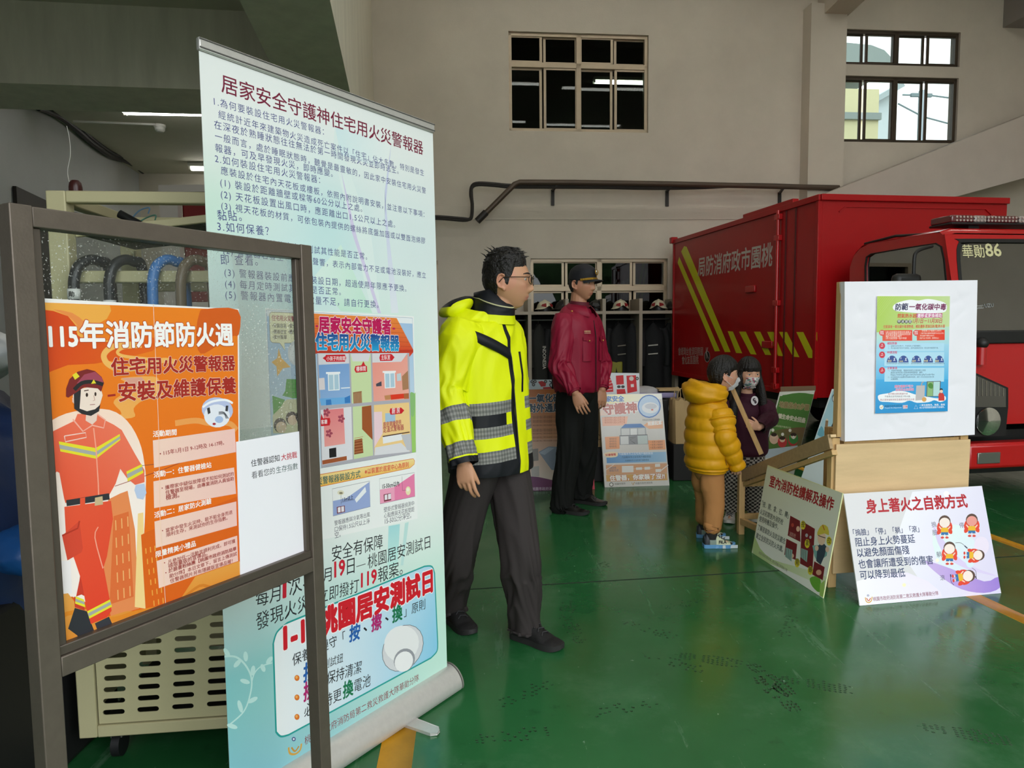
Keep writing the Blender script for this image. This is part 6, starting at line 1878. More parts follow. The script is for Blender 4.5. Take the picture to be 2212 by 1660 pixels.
# ---- posters and boxes on the floor behind the men
J = crop(1120, 760, 4.611)
def art_g(P_):
 P_.poly([J(800, 430), J(1425, 420), J(1432, 470), J(805, 530)], '#f1e6a2', ('#f0efe8', J(900, 430), J(1300, 430)))
 P_.poly([J(805, 640), J(830, 530), J(1190, 500), J(1220, 590), J(860, 640)], '#f4ede8', ('#f3d5c4', J(1200, 500), J(830, 640)))
 P_.text('居家安全', J(812, 498), J(1052, 490), '#4a7ab8', 1.0, 0.04, ('#f2f4f6', 0.03))
 P_.text('守護神', J(848, 622), J(1180, 600), '#c4756a', 1.0, 0.05, ('#fbf8f4', 0.04))
 P_.ell(J(1302, 545), 25, 25, '#3a6fb8').ell(J(1302, 545), 22.5, 22.5, '#b9d0e8').ell(J(1312, 560), 18, 12, '#e6e8ec').ell(J(1318, 545), 13, 6, '#c9ccd4').ell(J(1332, 580), 2.6, 1.8, '#d06a5a')
 P_.poly([J(830, 655), J(1090, 645), J(1075, 735), J(838, 742)], '#f2b79a')
 for i in range(3):
  P_.text('每年約有七成火災死亡者', J(858, 668 + i * 24), J(1062, 664 + i * 24), '#c26a50', 1.3)
 P_.text('您裝設住宅用火災警報器', J(1235, 690), J(1408, 684), '#6a6258', 1.3)
 P_.poly([J(1245, 735), J(1300, 695), J(1435, 690), J(1440, 765), J(1300, 770)], '#eeb184').text('照顧起家', J(1290, 735), J(1430, 722), '#f6efe8', 1.2, 0.04)
 P_.poly([J(1018, 765), J(1060, 722), J(1220, 718), J(1265, 755)], '#4a7cb8')
 P_.poly([J(1015, 762), J(1268, 755), J(1275, 830), J(1015, 838)], '#a8aaac').poly([J(1005, 838), J(1285, 828), J(1295, 922), J(1008, 930)], '#8f9092')
 P_.poly([J(1025, 770), J(1105, 768), J(1108, 832), J(1027, 834)], '#d2d2d0').poly([J(1115, 768), J(1180, 766), J(1182, 830), J(1116, 832)], '#e4e4e2').poly([J(1190, 766), J(1258, 762), J(1262, 828), J(1192, 830)], '#cfd0ce')
 P_.poly([J(1015, 845), J(1095, 842), J(1098, 922), J(1018, 926)], '#d8d8d6').poly([J(1185, 838), J(1282, 834), J(1288, 918), J(1190, 922)], '#c6d0cc').line([J(1105, 860), J(1170, 850), J(1110, 880), J(1160, 915)], 0.004, '#4a4a4a')
 P_.line([J(1005, 838), J(1285, 828)], 0.004, '#4a4a4c')
 P_.poly([J(860, 850), J(1005, 845), J(1008, 968), J(870, 975)], '#eaa06e').poly([J(1290, 885), J(1460, 880), J(1468, 975), J(1300, 980)], '#eaa06e')
 for i in range(4):
  P_.text('使用安全', J(905, 880 + i * 25), J(978, 876 + i * 25), '#7a5a48', 1.2)
 for i in range(3):
  P_.text('一支至少保護家', J(1310, 910 + i * 28), J(1438, 905 + i * 28), '#7a4a3a', 1.2)
 P_.poly([J(875, 1015), J(1470, 998), J(1475, 1098), J(880, 1112)], '#5f95c8', ('#9fc4e0', J(900, 1050), J(1400, 1020)))
 P_.poly([J(850, 1020), J(900, 1000), J(980, 1002), J(990, 1030), J(970, 1050), J(880, 1055)], '#f2ddb8', sm=2).text('好康報報', J(868, 1042), J(972, 1034), '#c8483a', 1.0, 0.03)
 for i in range(3):
  P_.text('凡設籍本市之住宅用戶補助裝設', J(1000 + i * 30, 1030 + i * 32), J(1340 - i * 20, 1022 + i * 32), '#f4f6fa' if i == 0 else '#33526e', 1.1)
 P_.poly([J(870, 1130), J(1478, 1112), J(1482, 1210), J(876, 1228)], '#d9a57e')
 P_.text('申請對象', J(895, 1170), J(975, 1166), '#4a6a8a', 1.1).text('裝設方式', J(905, 1196), J(998, 1192), '#4a6a8a', 1.1)
 for x0, x1, y0, y1 in ((1030, 1145, 1140, 1205), (1170, 1230, 1155, 1180), (1255, 1310, 1150, 1178), (1360, 1410, 1120, 1150), (1365, 1420, 1172, 1202)):
  P_.poly([J(x0, y0), J(x1, y0 - 3), J(x1 + 1, y1 - 3), J(x0 + 1, y1)], '#e6e2dc')
 P_.line([J(1145, 1170), J(1255, 1165), J(1335, 1160)], 0.002, '#f0ece6')
 P_.poly([J(872, 1230), J(1480, 1212), J(1485, 1282), J(878, 1295)], '#d6a868')
 P_.text('住警器，你家裝了沒?!', J(912, 1285), J(1456, 1262), '#f4f0e8', 1.0, 0.05, ('#b84436', 0.05))
 P_.text('桃園市政府', J(960, 1328), J(1065, 1322), '#5a544c', 1.0).text('桃園市政府消防局', J(1165, 1322), J(1335, 1314), '#5a544c', 1.0)
 P_.ell(J(925, 1325), 4.6, 4.6, '#5a564e').ell(J(925, 1325), 3.2, 3.2, '#e9e6e0').line([J(1128, 1305), J(1140, 1330), J(1156, 1300)], 0.006, '#b8924a')
 P_.line([J(870, 1180), J(960, 1120)], 0.006, '#e6d6c8').line([J(1400, 1200), J(1490, 1130)], 0.008, '#e9dfd6')
board('safety_poster', (0.784, 5.967, 0.001), (1.348, 6.012, 0.001), (1.328, 6.257, 0.777), (0.764, 6.211, 0.777), 0.03, 'laminated smoke alarm poster with a cutaway house, leaning behind the man in maroon', 'poster', art_g, '#e8e5e0', '#d6d2cc', mat=PRG)
def tilted(BLp, BRp, TRp, TLp, d0, lean):
 """board standing on the floor at pixels BLp, BRp, leaning back by lean (m) over its height"""
 a, b = floor_pt(*BLp), floor_pt(*BRp)
 n = V((b.y - a.y, -(b.x - a.x), 0)).normalized()
 if n.y > 0:
  n = -n
 Nn = (n + UP * lean).normalized()
 tl, tr = on_plane(*TLp, a, Nn), on_plane(*TRp, a, Nn)
 return a + UP * 0.001, b + UP * 0.001, tr, tl
def art_co(P_):
 P_.poly([J(0, 380), J(720, 370), J(740, 900), J(20, 960)], '#b06a38', ('#c99a7a', J(300, 380), J(300, 900)))
 P_.poly([J(20, 880), J(740, 850), J(758, 1240), J(40, 1300)], '#c9a088', ('#e0d2c8', J(300, 880), J(300, 1240)))
 P_.text('一氧化碳', J(100, 500), J(425, 494), '#3a4a5c', 1.05, 0.04, ('#d8d4d0', 0.04))
 P_.text('對外通風', J(98, 600), J(425, 592), '#3a4a5c', 1.1, 0.04, ('#d8d4d0', 0.04))
 for i, y in enumerate((650, 664, 690, 705, 738, 780, 795, 820, 858, 892)):
  P_.text('一氧化碳中毒之預防與處置方法說明', J(130, y + 6), J(400, y), '#6a4a3c', 1.15)
 P_.poly([J(200, 1000), J(300, 945), J(420, 950), J(420, 1180), J(330, 1180)], '#8a95a8').poly([J(205, 1010), J(300, 955), J(360, 960), J(260, 1030)], '#a8b4c4')
 P_.poly([J(120, 975), J(196, 965), J(200, 1085), J(125, 1095)], '#8f8a86').poly([J(125, 1150), J(205, 1140), J(208, 1245), J(130, 1250)], '#b6b2ae')
 P_.poly([J(30, 1260), J(200, 1250), J(400, 1300), J(500, 1330), J(770, 1300), J(770, 1390), J(40, 1400)], '#6a3a64', ('#7a3a60', J(100, 1300), J(500, 1300)), sm=2)
 P_.poly([J(600, 1330), J(680, 1280), J(755, 1215), J(768, 1380), J(560, 1385)], '#b8283c')
 P_.poly([J(632, 1110), J(708, 1102), J(714, 1225), J(640, 1232)], '#c2c0bc').line([J(650, 1210), J(665, 1160), J(700, 1200)], 0.006, '#4a4a48')
 P_.text('桃園市政府消防局', J(135, 1382), J(400, 1378), '#c8b8c8', 1.05, 0.01).text('關心您', J(630, 1362), J(720, 1355), '#f0dcd8', 1.05, 0.02)
ct = tilted((1137, 1062), (1285, 1058), (1269, 839), (1127, 842), 0, 0.16)
board('safety_poster', *ct, 0.03, 'brown carbon monoxide poster leaning behind the two men', 'poster', art_co, '#b06a38', '#a89484')
def art_truck(P_, o=(0, 0)):
 def J2(x, y):
  return J(x + o[0], y + o[1])
 P_.poly([J2(858, 240), J2(905, 235), J2(940, 330), J2(945, 400), J2(850, 405)], '#d0343a')
 for i in range(5):
  P_.line([J2(862 + i * 4, 270 + i * 28), J2(935, 240 + i * 34)], 0.005, '#e9dede')
 P_.poly([J2(970, 240), J2(1045, 235), J2(1050, 325), J2(975, 330)], '#d0343a').poly([J2(978, 375), J2(1060, 372), J2(1070, 420), J2(980, 425)], '#d0343a')
 P_.poly([J2(1075, 240), J2(1170, 235), J2(1182, 395), J2(1085, 415)], '#d0343a').ell(J2(1125, 268), 5, 5, '#d8cfc8').poly([J2(1118, 325), J2(1148, 322), J2(1150, 352), J2(1120, 355)], '#e6e2de')
 P_.ell(J2(1182, 268), 3.6, 3.8, '#4a4644').ell(J2(1182, 268), 1.8, 1.9, '#b8b4b0').ell(J2(1000, 350), 4, 3, '#4a4644').ell(J2(1040, 350), 4, 3, '#4a4644')
a_ = [at(*p, 6.42) for p in ((1303, 905), (1385, 905), (1381, 806.5), (1300, 805.5))]
a_[0].z = a_[1].z = 0.001
board('cutout_sheet', *a_, 0.004, 'white sheet printed with a red fire truck paper model, above the smoke alarm poster', 'sheet', art_truck, '#dfe3e6')
def art_truck2(P_):
 P_.poly([J(195, 300), J(235, 292), J(275, 310), J(270, 345), J(225, 350)], '#a8383a').poly([J(245, 355), J(340, 350), J(340, 400), J(245, 405)], '#a8383a')
 for x, y in ((135, 300), (165, 298), (150, 330), (270, 298)):
  P_.ell(J(x, y), 3.6, 3.6, '#4a4a48').ell(J(x, y), 1.6, 1.6, '#9aa0a2')
 P_.line([J(305, 290), J(330, 310), J(310, 330), J(330, 360)], 0.01, '#3a4048', 3)
b_ = [at(*p, 6.36) for p in ((1140, 905), (1194, 905), (1191.5, 820.5), (1139, 821))]
b_[0].z = b_[1].z = 0.001
board('cutout_sheet', *b_, 0.004, 'pale blue sheet printed with truck parts, above the brown poster', 'sheet', art_truck2, '#b4c2c8')
KR = M('kraft_paper', '#b3966a', 0.8, var=0.1, vscale=5, bump=0.25, bscale=18)
DKB = M('dark_box', '#1d1b1a', 0.7)
for nm, a, b, lab in (('storage_box', (0.74, 6.44, 0), (1.43, 6.86, 0.70), 'dark box behind the smoke alarm poster carrying the folded cloth'), ('storage_box', (0.08, 6.44, 0), (0.70, 6.86, 0.66), 'dark box behind the brown poster and the man in maroon')):
 MB().box2(a, b).build(nm, DKB, None, lab, 'box', bevel=0.008)
for a, b, lab in (((1.42, 6.19, 0), (1.62, 6.47, 0.33), 'small dark box under the crumpled kraft bag'), ((0.55, 6.19, 0), (0.80, 6.40, 0.31), 'small dark box under the swirl-patterned kraft bag')):
 MB().box2(a, b).build('storage_box', DKB, None, lab, 'box', bevel=0.008)
def kraft_bag(cx, y, w_, d_, z0, z1, lab, sw=False):
 e = empty('paper_bag', (cx, y, z0), lab, 'bag', 'kraft paper bags')
 m = MB()
 rows = []
 for j in range(11):
  t = j / 10
  row = []
  for k in range(24):
   a = 2 * PI * (k + 0.5) / 24
   c_, s_ = math.cos(a), math.sin(a)
   f_ = 1 / max(abs(c_), abs(s_))
   wob = 0.012 * noise.noise(V((cx * 7 + c_ * 2, s_ * 2, t * 4)))
   row.append(V((cx + c_ * f_ * w_ / 2 * (1 + wob * 3), y + s_ * f_ * d_ / 2 * (1 - 0.35 * t) + wob, z0 + (z1 - z0) * t + 0.01 * math.sin(k * 1.9) * (t == 1))))
  rows.append(row)
 m.grid(rows, wrap=True)
 e_b = m
 m.c = [lin('#b3966a')] * len(m.c)
 for sy in (-1, 1):
  yy = y + sy * d_ * 0.25
  MB().tube(smooth_path([(cx - w_ * 0.2, yy, z1 - 0.01), (cx - w_ * 0.16, yy, z1 + 0.07), (cx, yy, z1 + 0.10), (cx + w_ * 0.16, yy, z1 + 0.07), (cx + w_ * 0.2, yy, z1 - 0.01)], 5), 0.004, 6).build('handle', KR, e)
 if sw:
  tb = e_b
  P_ = Print((cx - w_ / 2, y - d_ / 2 - 0.012, z0), (1, 0, 0), UP, (0, -1, 0), tb, px=False)
  for x, z in ((0.07, 0.12), (0.14, 0.25), (0.06, 0.36), (0.2, 0.1), (0.22, 0.36)):
   P_.line([(x + (0.01 + 0.004 * i) * math.cos(i * 0.9), z + (0.01 + 0.004 * i) * math.sin(i * 0.9)) for i in range(9)], 0.006, '#6a4c34', 4)
 m.build('bag_body', M('kraft_print', '#b3966a', 0.8, bump=0.25, bscale=18, attr=True), e)
 return e
qa, qb = at(1440, 955, 6.35), at(1290, 955, 6.28)
kraft_bag(1.50, 6.33, 0.15, 0.28, 0.332, at(1440, 862, 6.35).z, 'crumpled kraft paper bag right of the smoke alarm poster')
kraft_bag(0.685, 6.29, 0.26, 0.20, 0.312, at(1290, 866, 6.28).z, 'kraft paper bag with brown swirls between the two posters', True)
lumpy((1.20, 6.62, 0.755), (0.17, 0.13, 0.055), 0.35, 6, 4).build('folded_cloth', M('grey_cloth', '#a5a2a4', 0.85, bump=0.4, bscale=22), None, 'crumpled grey cloth on the dark box behind the smoke alarm poster', 'cloth')
MB().box((1.33, 6.52, 0.735), (0.36, 0.10, 0.05)).build('folded_banner', M('lilac_cloth', '#8d84a8', 0.7), None, 'folded lilac cloth on the dark box beside the grey cloth', 'cloth', bevel=0.015)
MB().box((1.45, 6.56, 0.785), (0.20, 0.16, 0.02)).build('cardboard_sheet', KR, None, 'flat piece of cardboard on top of the folded lilac cloth', 'cardboard', bevel=0.002)
# ---- green earthquake board and pale blue board leaning on the truck side
L2 = crop(1440, 740, 3.32)
def art_green(P_):
 P_.poly([L2(812, 385), L2(1056, 372), L2(1052, 420), L2(1000, 600), L2(935, 830), L2(700, 810)], '#55803a')
 P_.poly([L2(815, 400), L2(860, 375), L2(950, 362), L2(1030, 370), L2(1055, 395), L2(1010, 560), L2(930, 540), L2(800, 560)], '#4a7834', sm=2)
 P_.text('地震保命3步驟', L2(806, 462), L2(1020, 486), '#8a7a52', 1.5, 0.05, ('#c8b98c', 0.03))
 P_.text('讓生命安全回壘', L2(798, 540), L2(992, 576), '#cfc9b4', 1.4, 0.05)
 P_.text('地震避難步驟請記牢', L2(770, 602), L2(890, 620), '#c8d0a8', 1.2)
 P_.poly([L2(760, 640), L2(860, 620), L2(985, 610), L2(990, 650), L2(950, 810), L2(702, 815), L2(720, 720)], '#7a5a40', ('#4f7a36', L2(900, 600), L2(740, 760)), sm=2)
 for x, y, c in ((770, 690, '#d8b49c'), (830, 715, '#c23a3c'), (905, 705, '#c23a3c'), (910, 690, '#3f8a44')):
  P_.ell(L2(x, y), 10, 12, c)
  P_.ell(L2(x, y - 18), 6, 6, '#e0c0a6')
  P_.ell(L2(x, y - 28), 6.5, 4, '#3a2a22')
 P_.poly([L2(702, 770), L2(940, 740), L2(930, 820), L2(700, 830)], '#b9c6d0')
 for x, y in ((762, 630), (832, 660), (910, 682), (885, 632)):
  P_.ell(L2(x, y), 3.2, 3.6, '#e8e6da')
gP = at(1720, 900, 6.05)
gN = V((-0.55, -0.80, 0.22)).normalized()
gq = [on_plane(*p, gP, gN) for p in ((1632, 1052), (1708, 1052), (1760, 844), (1684, 847))]
zmin = min(q.z for q in gq[:2])
gq = [q + UP * (0.002 - min(0, zmin - 0.002)) if False else q for q in gq]
dz_ = gq[0].z
for i in (0, 1):
 o_ = gq[3 - i]
 v_ = (gq[i] - o_)
 gq[i] = o_ + v_ * ((0.002 - o_.z) / v_.z)
board('safety_board', *gq, 0.012, 'green earthquake safety board leaning near the truck, behind the ramp', 'board', art_green, '#4f7a36', '#cfd0c4')
gtl, gtr = gq[3], gq[2]
MB().prism([gtl - gN * 0.03 + UP * 0.0, gtr - gN * 0.03, gtr - gN * 0.03 + UP * 0.045, gtl - gN * 0.03 + UP * 0.05], -gN * 0.01).build('cardboard_sheet', M('brown_board', '#7d6248', 0.8), None, 'brown cardboard edge showing above the green board', 'cardboard')
def art_blue(P_):
 P_.poly([L2(1195, 345), L2(1330, 340), L2(1300, 500), L2(1180, 720), L2(1065, 690)], '#8db8c4', ('#a9ccd2', L2(1200, 350), L2(1100, 700)))
 P_.ell(L2(1212, 402), 8, 11, '#2f3a3c').ell(L2(1212, 405), 6.5, 9, '#dfe6e4').line([L2(1195, 440), L2(1235, 432)], 0.004, '#2f3a3c')
 P_.poly([L2(1130, 650), L2(1140, 560), L2(1150, 545), L2(1160, 562), L2(1150, 655)], '#8a6a44').poly([L2(1140, 560), L2(1150, 545), L2(1160, 562)], '#e0cfae')
 P_.poly([L2(1170, 640), L2(1200, 560), L2(1240, 545), L2(1230, 580), L2(1195, 640)], '#26302f', sm=2).poly([L2(1190, 640), L2(1210, 590), L2(1230, 585), L2(1235, 640)], '#e2e8e6', sm=2)
 P_.poly([L2(1205, 480), L2(1240, 450), L2(1245, 495), L2(1220, 500)], '#3f8a7a', sm=2).poly([L2(1080, 660), L2(1110, 600), L2(1130, 640), L2(1120, 680)], '#5fa0b0', sm=2)
bP = at(1800, 900, 5.55)
bN = V((-0.35, -0.90, 0.2)).normalized()
bq = [on_plane(*p, bP, bN) for p in ((1735, 1020), (1860, 1020), (1905, 838), (1797, 841))]
for i in (0, 1):
 o_ = bq[3 - i]
 v_ = (bq[i] - o_)
 bq[i] = o_ + v_ * ((0.002 - o_.z) / v_.z)
board('safety_board', *bq, 0.012, 'pale blue board with cartoon drawings half behind the wooden stand', 'board', art_blue, '#8db8c4', '#c8d4d4')
# ================================================================ RED FIRE TRUCK
RED_ = M('fire_red_paint', '#b80f15', 0.30, spec=0.5, coat=0.5)
REDB = M('fire_red_box_paint', '#aa0d13', 0.36, spec=0.35, coat=0.12, var=0.04, vscale=1.5)
BLKP = M('black_plastic_trim', '#161616', 0.5)
CHR = M('chrome', '#c9c9c6', 0.12, 1.0)
TYRE = M('tyre_rubber', '#161616', 0.75)
T0 = at(1771, 422, 7.0)
tz1 = T0.z
T0.z = 0
tA = R(9.4)
td = V((-math.sin(tA), math.cos(tA), 0))     # towards the rear
tr = V((math.cos(tA), math.sin(tA), 0))      # towards the right side
def tk(a, b, z):
 """a to the right of the box's near left edge, b forward of the box front"""
 return T0 + tr * a - td * b + UP * z
TAX = (tr, -td, UP)
def side_px(x, y, a=0.0):
 q = on_plane(x, y, T0 + tr * a, tr) - T0
 return -q.dot(td), q.z
def front_px(x, y, b=0.0):
 q = on_plane(x, y, T0 - td * b, td) - T0
 return q.dot(tr), q.z
BL_ = -side_px(1455, 520)[0]
BWID = front_px(2176, 431)[0]
bz0 = side_px(1765, 861)[1]
truck = empty('fire_truck', tk(BWID / 2, -1.0, 0), 'red fire truck with a box body, yellow stripes and white lettering, parked at the right', 'truck')
# box body (one painted shell with its printed stripes and lettering)
bx = MB()
bx.box(tk(BWID / 2, -BL_ / 2, (bz0 + tz1) / 2), (BWID, BL_, tz1 - bz0), TAX, col=lin('#a80d13'))
P_ = Print(tk(-0.0006, -BL_, 0), -td, UP, -tr, bx)
N3 = crop(1440, 400, 2.865)
YS = '#d3cf1f'
P_.poly([N3(68, 482), N3(78, 444), N3(330, 1028), N3(298, 1030)], YS)
P_.poly([N3(90, 412), N3(108, 378), N3(124, 382), N3(396, 1034), N3(360, 1034)], YS)
for q in (((378, 905), (410, 907), (468, 1042), (430, 1040)), ((448, 908), (490, 908), (557, 1050), (520, 1047)), ((540, 908), (580, 908), (648, 1053), (610, 1051)), ((622, 909), (662, 909), (722, 1060), (690, 1057)), ((695, 909), (745, 910), (822, 1066), (782, 1062)), ((803, 910), (846, 910), (926, 1073), (878, 1070)), ((906, 911), (932, 911), (932, 968))):
 P_.poly([N3(*p) for p in q], YS)
P_.text('局防消府政市園桃', N3(193, 558), N3(652, 488), '#c3b9b4', 1.15, 0.02, shear=0.05)
P_.text('會總灣台會濟同際國', N3(72, 1050), N3(225, 1052), '#b5a8a4', 1.35, 0.0)
P_.text('會化友區園桃', N3(95, 1106), N3(198, 1104), '#b5a8a4', 1.35, 0.0)
P_.ell(N3(251, 1062), 6.0, 12.5, '#b8b2b0').ell(N3(251, 1062), 5.2, 11.2, '#2a1616')
P_.text('K', N3(244, 1074), N3(259, 1074), '#c6bfbc', 1.7)
bx.c = [c if c is not None else lin('#a80d13') for c in bx.c]
bx.build('box_body', M('box_body_paint', (0.5, 0.02, 0.02), 0.36, spec=0.35, coat=0.12, attr=True), truck, sharp=30)
# frame rails round the box edges
fr = MB()
e_ = 0.035
for (a, b, c, d) in (((0, 0, bz0), (0, 0, tz1), None, 0), ((0, -BL_, bz0), (0, -BL_, tz1), None, 0)):
 MB().bar(tk(a[0] + 0.01, a[1] + (-0.02 if a[1] == 0 else 0.02), a[2]), tk(b[0] + 0.01, b[1] + (-0.02 if b[1] == 0 else 0.02), b[2]), 0.045, 0.045, tr).build('corner_post', REDB, truck, bevel=0.004)
MB().bar(tk(0.005, 0.012, tz1 - 0.02), tk(0.005, -BL_ - 0.01, tz1 - 0.02), 0.05, 0.06, UP).build('top_rail', REDB, truck, bevel=0.005)
MB().bar(tk(0.0, 0.012, tz1 - 0.02), tk(BWID, 0.012, tz1 - 0.02), 0.05, 0.06, UP).build('top_rail', REDB, truck, bevel=0.005)
MB().bar(tk(0.005, 0, bz0 + 0.02), tk(0.005, -BL_, bz0 + 0.02), 0.04, 0.06, UP).build('bottom_rail', REDB, truck, bevel=0.004)
MB().box(tk(0.0, -BL_ - 0.0, tz1 + 0.005), (0.10, 0.09, 0.09), TAX).build('corner_casting', REDB, truck, bevel=0.01)
h0_, h1_ = side_px(1607, 476), side_px(1715, 440)
MB().box(tk(0.02, (h0_[0] + h1_[0]) / 2, tz1 + 0.025), (0.07, abs(h1_[0] - h0_[0]), 0.05), TAX).build('roof_lip', REDB, truck, bevel=0.006)
xr = side_px(1683, 640)[0]
MB().cyl(tk(-0.03, xr, side_px(1683, 842)[1]), tk(-0.03, xr, side_px(1683, 456)[1]), 0.018, 14).build('door_rod', RED_, truck)
for y in (470, 515, 655, 800, 835):
 z = side_px(1683, y)[1]
 MB().box(tk(-0.022, xr - 0.01, z), (0.045, 0.10, 0.06), TAX).build('rod_bracket', RED_, truck, bevel=0.005)
for y, x in ((625, 1623), (745, 1660)):
 q = side_px(x, y)
 MB().box(tk(-0.012, q[0], q[1]), (0.025, 0.22, 0.08), TAX).build('door_handle', RED_, truck, bevel=0.008)
sm = MB()
for x, y0, y1 in ((1700, 450, 855), (1721, 445, 858)):
 s0_, s1_ = side_px(x, y0), side_px(x, y1)
 sm.box(tk(-0.004, s0_[0], (s0_[1] + s1_[1]) / 2), (0.008, 0.02, s0_[1] - s1_[1]), TAX)
sm.build('panel_seam', M('dark_red_seam', '#5a0c10', 0.4), truck)
lo_ = front_px(1830, 470)
fm = MB()
fm.bar(tk(front_px(1812, 458)[0], 0.006, front_px(1812, 458)[1]), tk(front_px(1826, 447)[0], 0.006, front_px(1826, 447)[1]), 0.01, 0.012, td)
fm.bar(tk(front_px(1826, 447)[0], 0.006, front_px(1826, 447)[1]), tk(front_px(2128, 452)[0], 0.006, front_px(2128, 452)[1]), 0.01, 0.012, td)
fm.bar(tk(front_px(2128, 452)[0], 0.006, front_px(2128, 452)[1]), tk(front_px(2142, 466)[0], 0.006, front_px(2142, 466)[1]), 0.01, 0.012, td)
fm.build('front_rib', REDB, truck)
# chassis, wheels, mud guard
MB().box(tk(BWID / 2, -BL_ / 2 + 0.5, 0.52), (0.8, BL_ + 1.2, 0.18), TAX).build('chassis', BLKP, truck)
MB().box(tk(BWID / 2, -BL_ / 2, bz0 - 0.06), (BWID - 0.3, BL_ - 0.3, 0.12), TAX).build('sub_frame', BLKP, truck)
MB().box(tk(BWID / 2, 0.95, 0.36), (BWID - 0.62, 1.25, 0.34), TAX).build('underbody_blackout', BLKP, truck)  # black box added under the cab so the gap below stays dark
MB().box(tk(BWID / 2, -BL_ + 0.2, 0.45), (BWID - 0.3, 0.1, 0.3), TAX).build('rear_guard', BLKP, truck)
def wheel(a, b, r=0.36, wdt=0.22):
 c = tk(a, b, r)
 w_ = MB().lathe(c - tr * wdt / 2, [(r * 0.55, 0), (r * 0.9, 0), (r, 0.03), (r, wdt - 0.03), (r * 0.9, wdt), (r * 0.55, wdt)], tr, 32).build('wheel', TYRE, truck)
 MB().lathe(c - tr * wdt / 2, [(0.0, 0.05), (r * 0.25, 0.04), (r * 0.3, 0.08), (r * 0.52, 0.06), (r * 0.56, 0.01)], tr, 28).build('rim', M('wheel_rim', '#8f8f8c', 0.4, 0.6), w_)
for a in (0.20, BWID - 0.18):
 wheel(a, 0.98)
 wheel(a, -BL_ + 0.95)
# cab
CA0, CA1 = 0.10, BWID - 0.06
CB0, CB1 = 0.35, 1.74
ZR = 2.085
prof = [(CB0, 0.60), (CB0, 1.90), (CB0 + 0.05, 2.0), (CB0 + 0.14, 2.06), (CB0 + 0.25, ZR), (1.36, ZR), (1.45, 2.075), (1.50, 2.04), (1.68, 1.30), (1.72, 1.16), (CB1, 1.0), (CB1, 0.60), (1.42, 0.60), (1.36, 0.78), (1.20, 0.90), (0.78, 0.90), (0.62, 0.78), (0.56, 0.60)]
wp_ = [side_px(*p, CA0) for p in ((1872, 640), (1871, 575), (1874, 556), (1884, 549), (1960, 536), (2020, 527), (2032, 534), (2038, 560), (2046, 640))]
wp_ = [(min(max(b, CB0 + 0.07), 1.56), z) for b, z in wp_]
for a, nm in ((CA0, 'cab_side'), (CA1 - 0.03, 'cab_side')):
 m = MB()
 plate(m, tk(a, 0, 0), -td, UP, -tr, prof, [wp_], 0.03)
 cs = m.build(nm, RED_, truck, bevel=0.006)
 m = MB()
 plate(m, tk(a + 0.012, 0, 0), -td, UP, -tr, [(b, z) for b, z in wp_], [], 0.005)
 m.build('side_window', glass('tinted_glass', (0.13, 0.15, 0.12), 0.45), cs)
 g = MB()
 cx_, cz_ = sum(p[0] for p in wp_) / len(wp_), sum(p[1] for p in wp_) / len(wp_)
 plate(g, tk(a - 0.006 if a < 0.5 else a + 0.03, 0, 0), -td, UP, -tr, [(cx_ + (b - cx_) * 1.035, cz_ + (z - cz_) * 1.05) for b, z in wp_], [wp_], 0.012)
 g.build('window_rubber', BLKP, cs)
# roof, rear, front plates (rounded by sweeping the profile between the sides)
rr = MB()
seq = prof[1:8]
inner = [tuple(p) for p in smooth_path(seq, 4)]
rows = []
for a in (CA0, CA0 + 0.03, CA0 + 0.09, (CA0 + CA1) / 2, CA1 - 0.09, CA1 - 0.03, CA1):
 up = 0.012 if a in (CA0 + 0.03, CA1 - 0.03) else (0.028 if CA0 + 0.05 < a < CA1 - 0.05 else 0.0)
 rows.append([tk(a, b, z + up * (1 if z > 1.95 else 0)) for b, z in inner])
rr.grid(rows)
rr.build('cab_roof', RED_, truck, sharp=50)
MB().box(tk((CA0 + CA1) / 2, CB0 + 0.015, 1.25), (CA1 - CA0 - 0.04, 0.03, 1.3), TAX).build('cab_back', BLKP, truck)
# windscreen frame plate
W0_, W1_ = V((0, 1.68, 1.30)), V((0, 1.52, 1.97))
wu = (tk(0, 1.50, 2.045) - tk(0, 1.68, 1.30)).normalized()
wn = tr.cross(wu).normalized()
wo = tk(0, 1.68, 1.30)
wh_ = (tk(0, 1.50, 2.045) - wo).length
def ws_px(x, y):
 q = on_plane(x, y, wo, wn) - wo
 return q.dot(tr), q.dot(wu)
hole = smooth_path([(CA0 + 0.07, 0.02), (CA0 + 0.055, 0.10), (CA0 + 0.075, wh_ * 0.75), (CA0 + 0.12, wh_ - 0.05), (CA0 + 0.22, wh_ - 0.025), (CA1 - 0.22, wh_ - 0.025), (CA1 - 0.12, wh_ - 0.05), (CA1 - 0.075, wh_ * 0.75), (CA1 - 0.055, 0.10), (CA1 - 0.07, 0.02), (CA1 - 0.2, -0.02), (CA0 + 0.2, -0.02)], 3, True)
m = MB()
plate(m, wo, tr, wu, wn, [(CA0, -0.06), (CA1, -0.06), (CA1, wh_ + 0.015), (CA0, wh_ + 0.015)], [hole], 0.03)
wf = m.build('windscreen_frame', RED_, truck, bevel=0.006)
m = MB()
plate(m, wo - wn * 0.012, tr, wu, wn, hole, [], 0.005)
m.build('windscreen', glass('windscreen_glass', (0.12, 0.14, 0.11), 0.35), wf)
g = MB()
cxh, czh = (CA0 + CA1) / 2, wh_ / 2
ins = [(cxh + (a - cxh) * 0.972, czh + (b - czh) * 0.93) for a, b in hole]
plate(g, wo + wn * 0.004, tr, wu, wn, [(cxh + (a - cxh) * 1.004, czh + (b - czh) * 1.01) for a, b in hole], [ins], 0.012)
g.build('windscreen_rubber', BLKP, wf)
sg = MB()
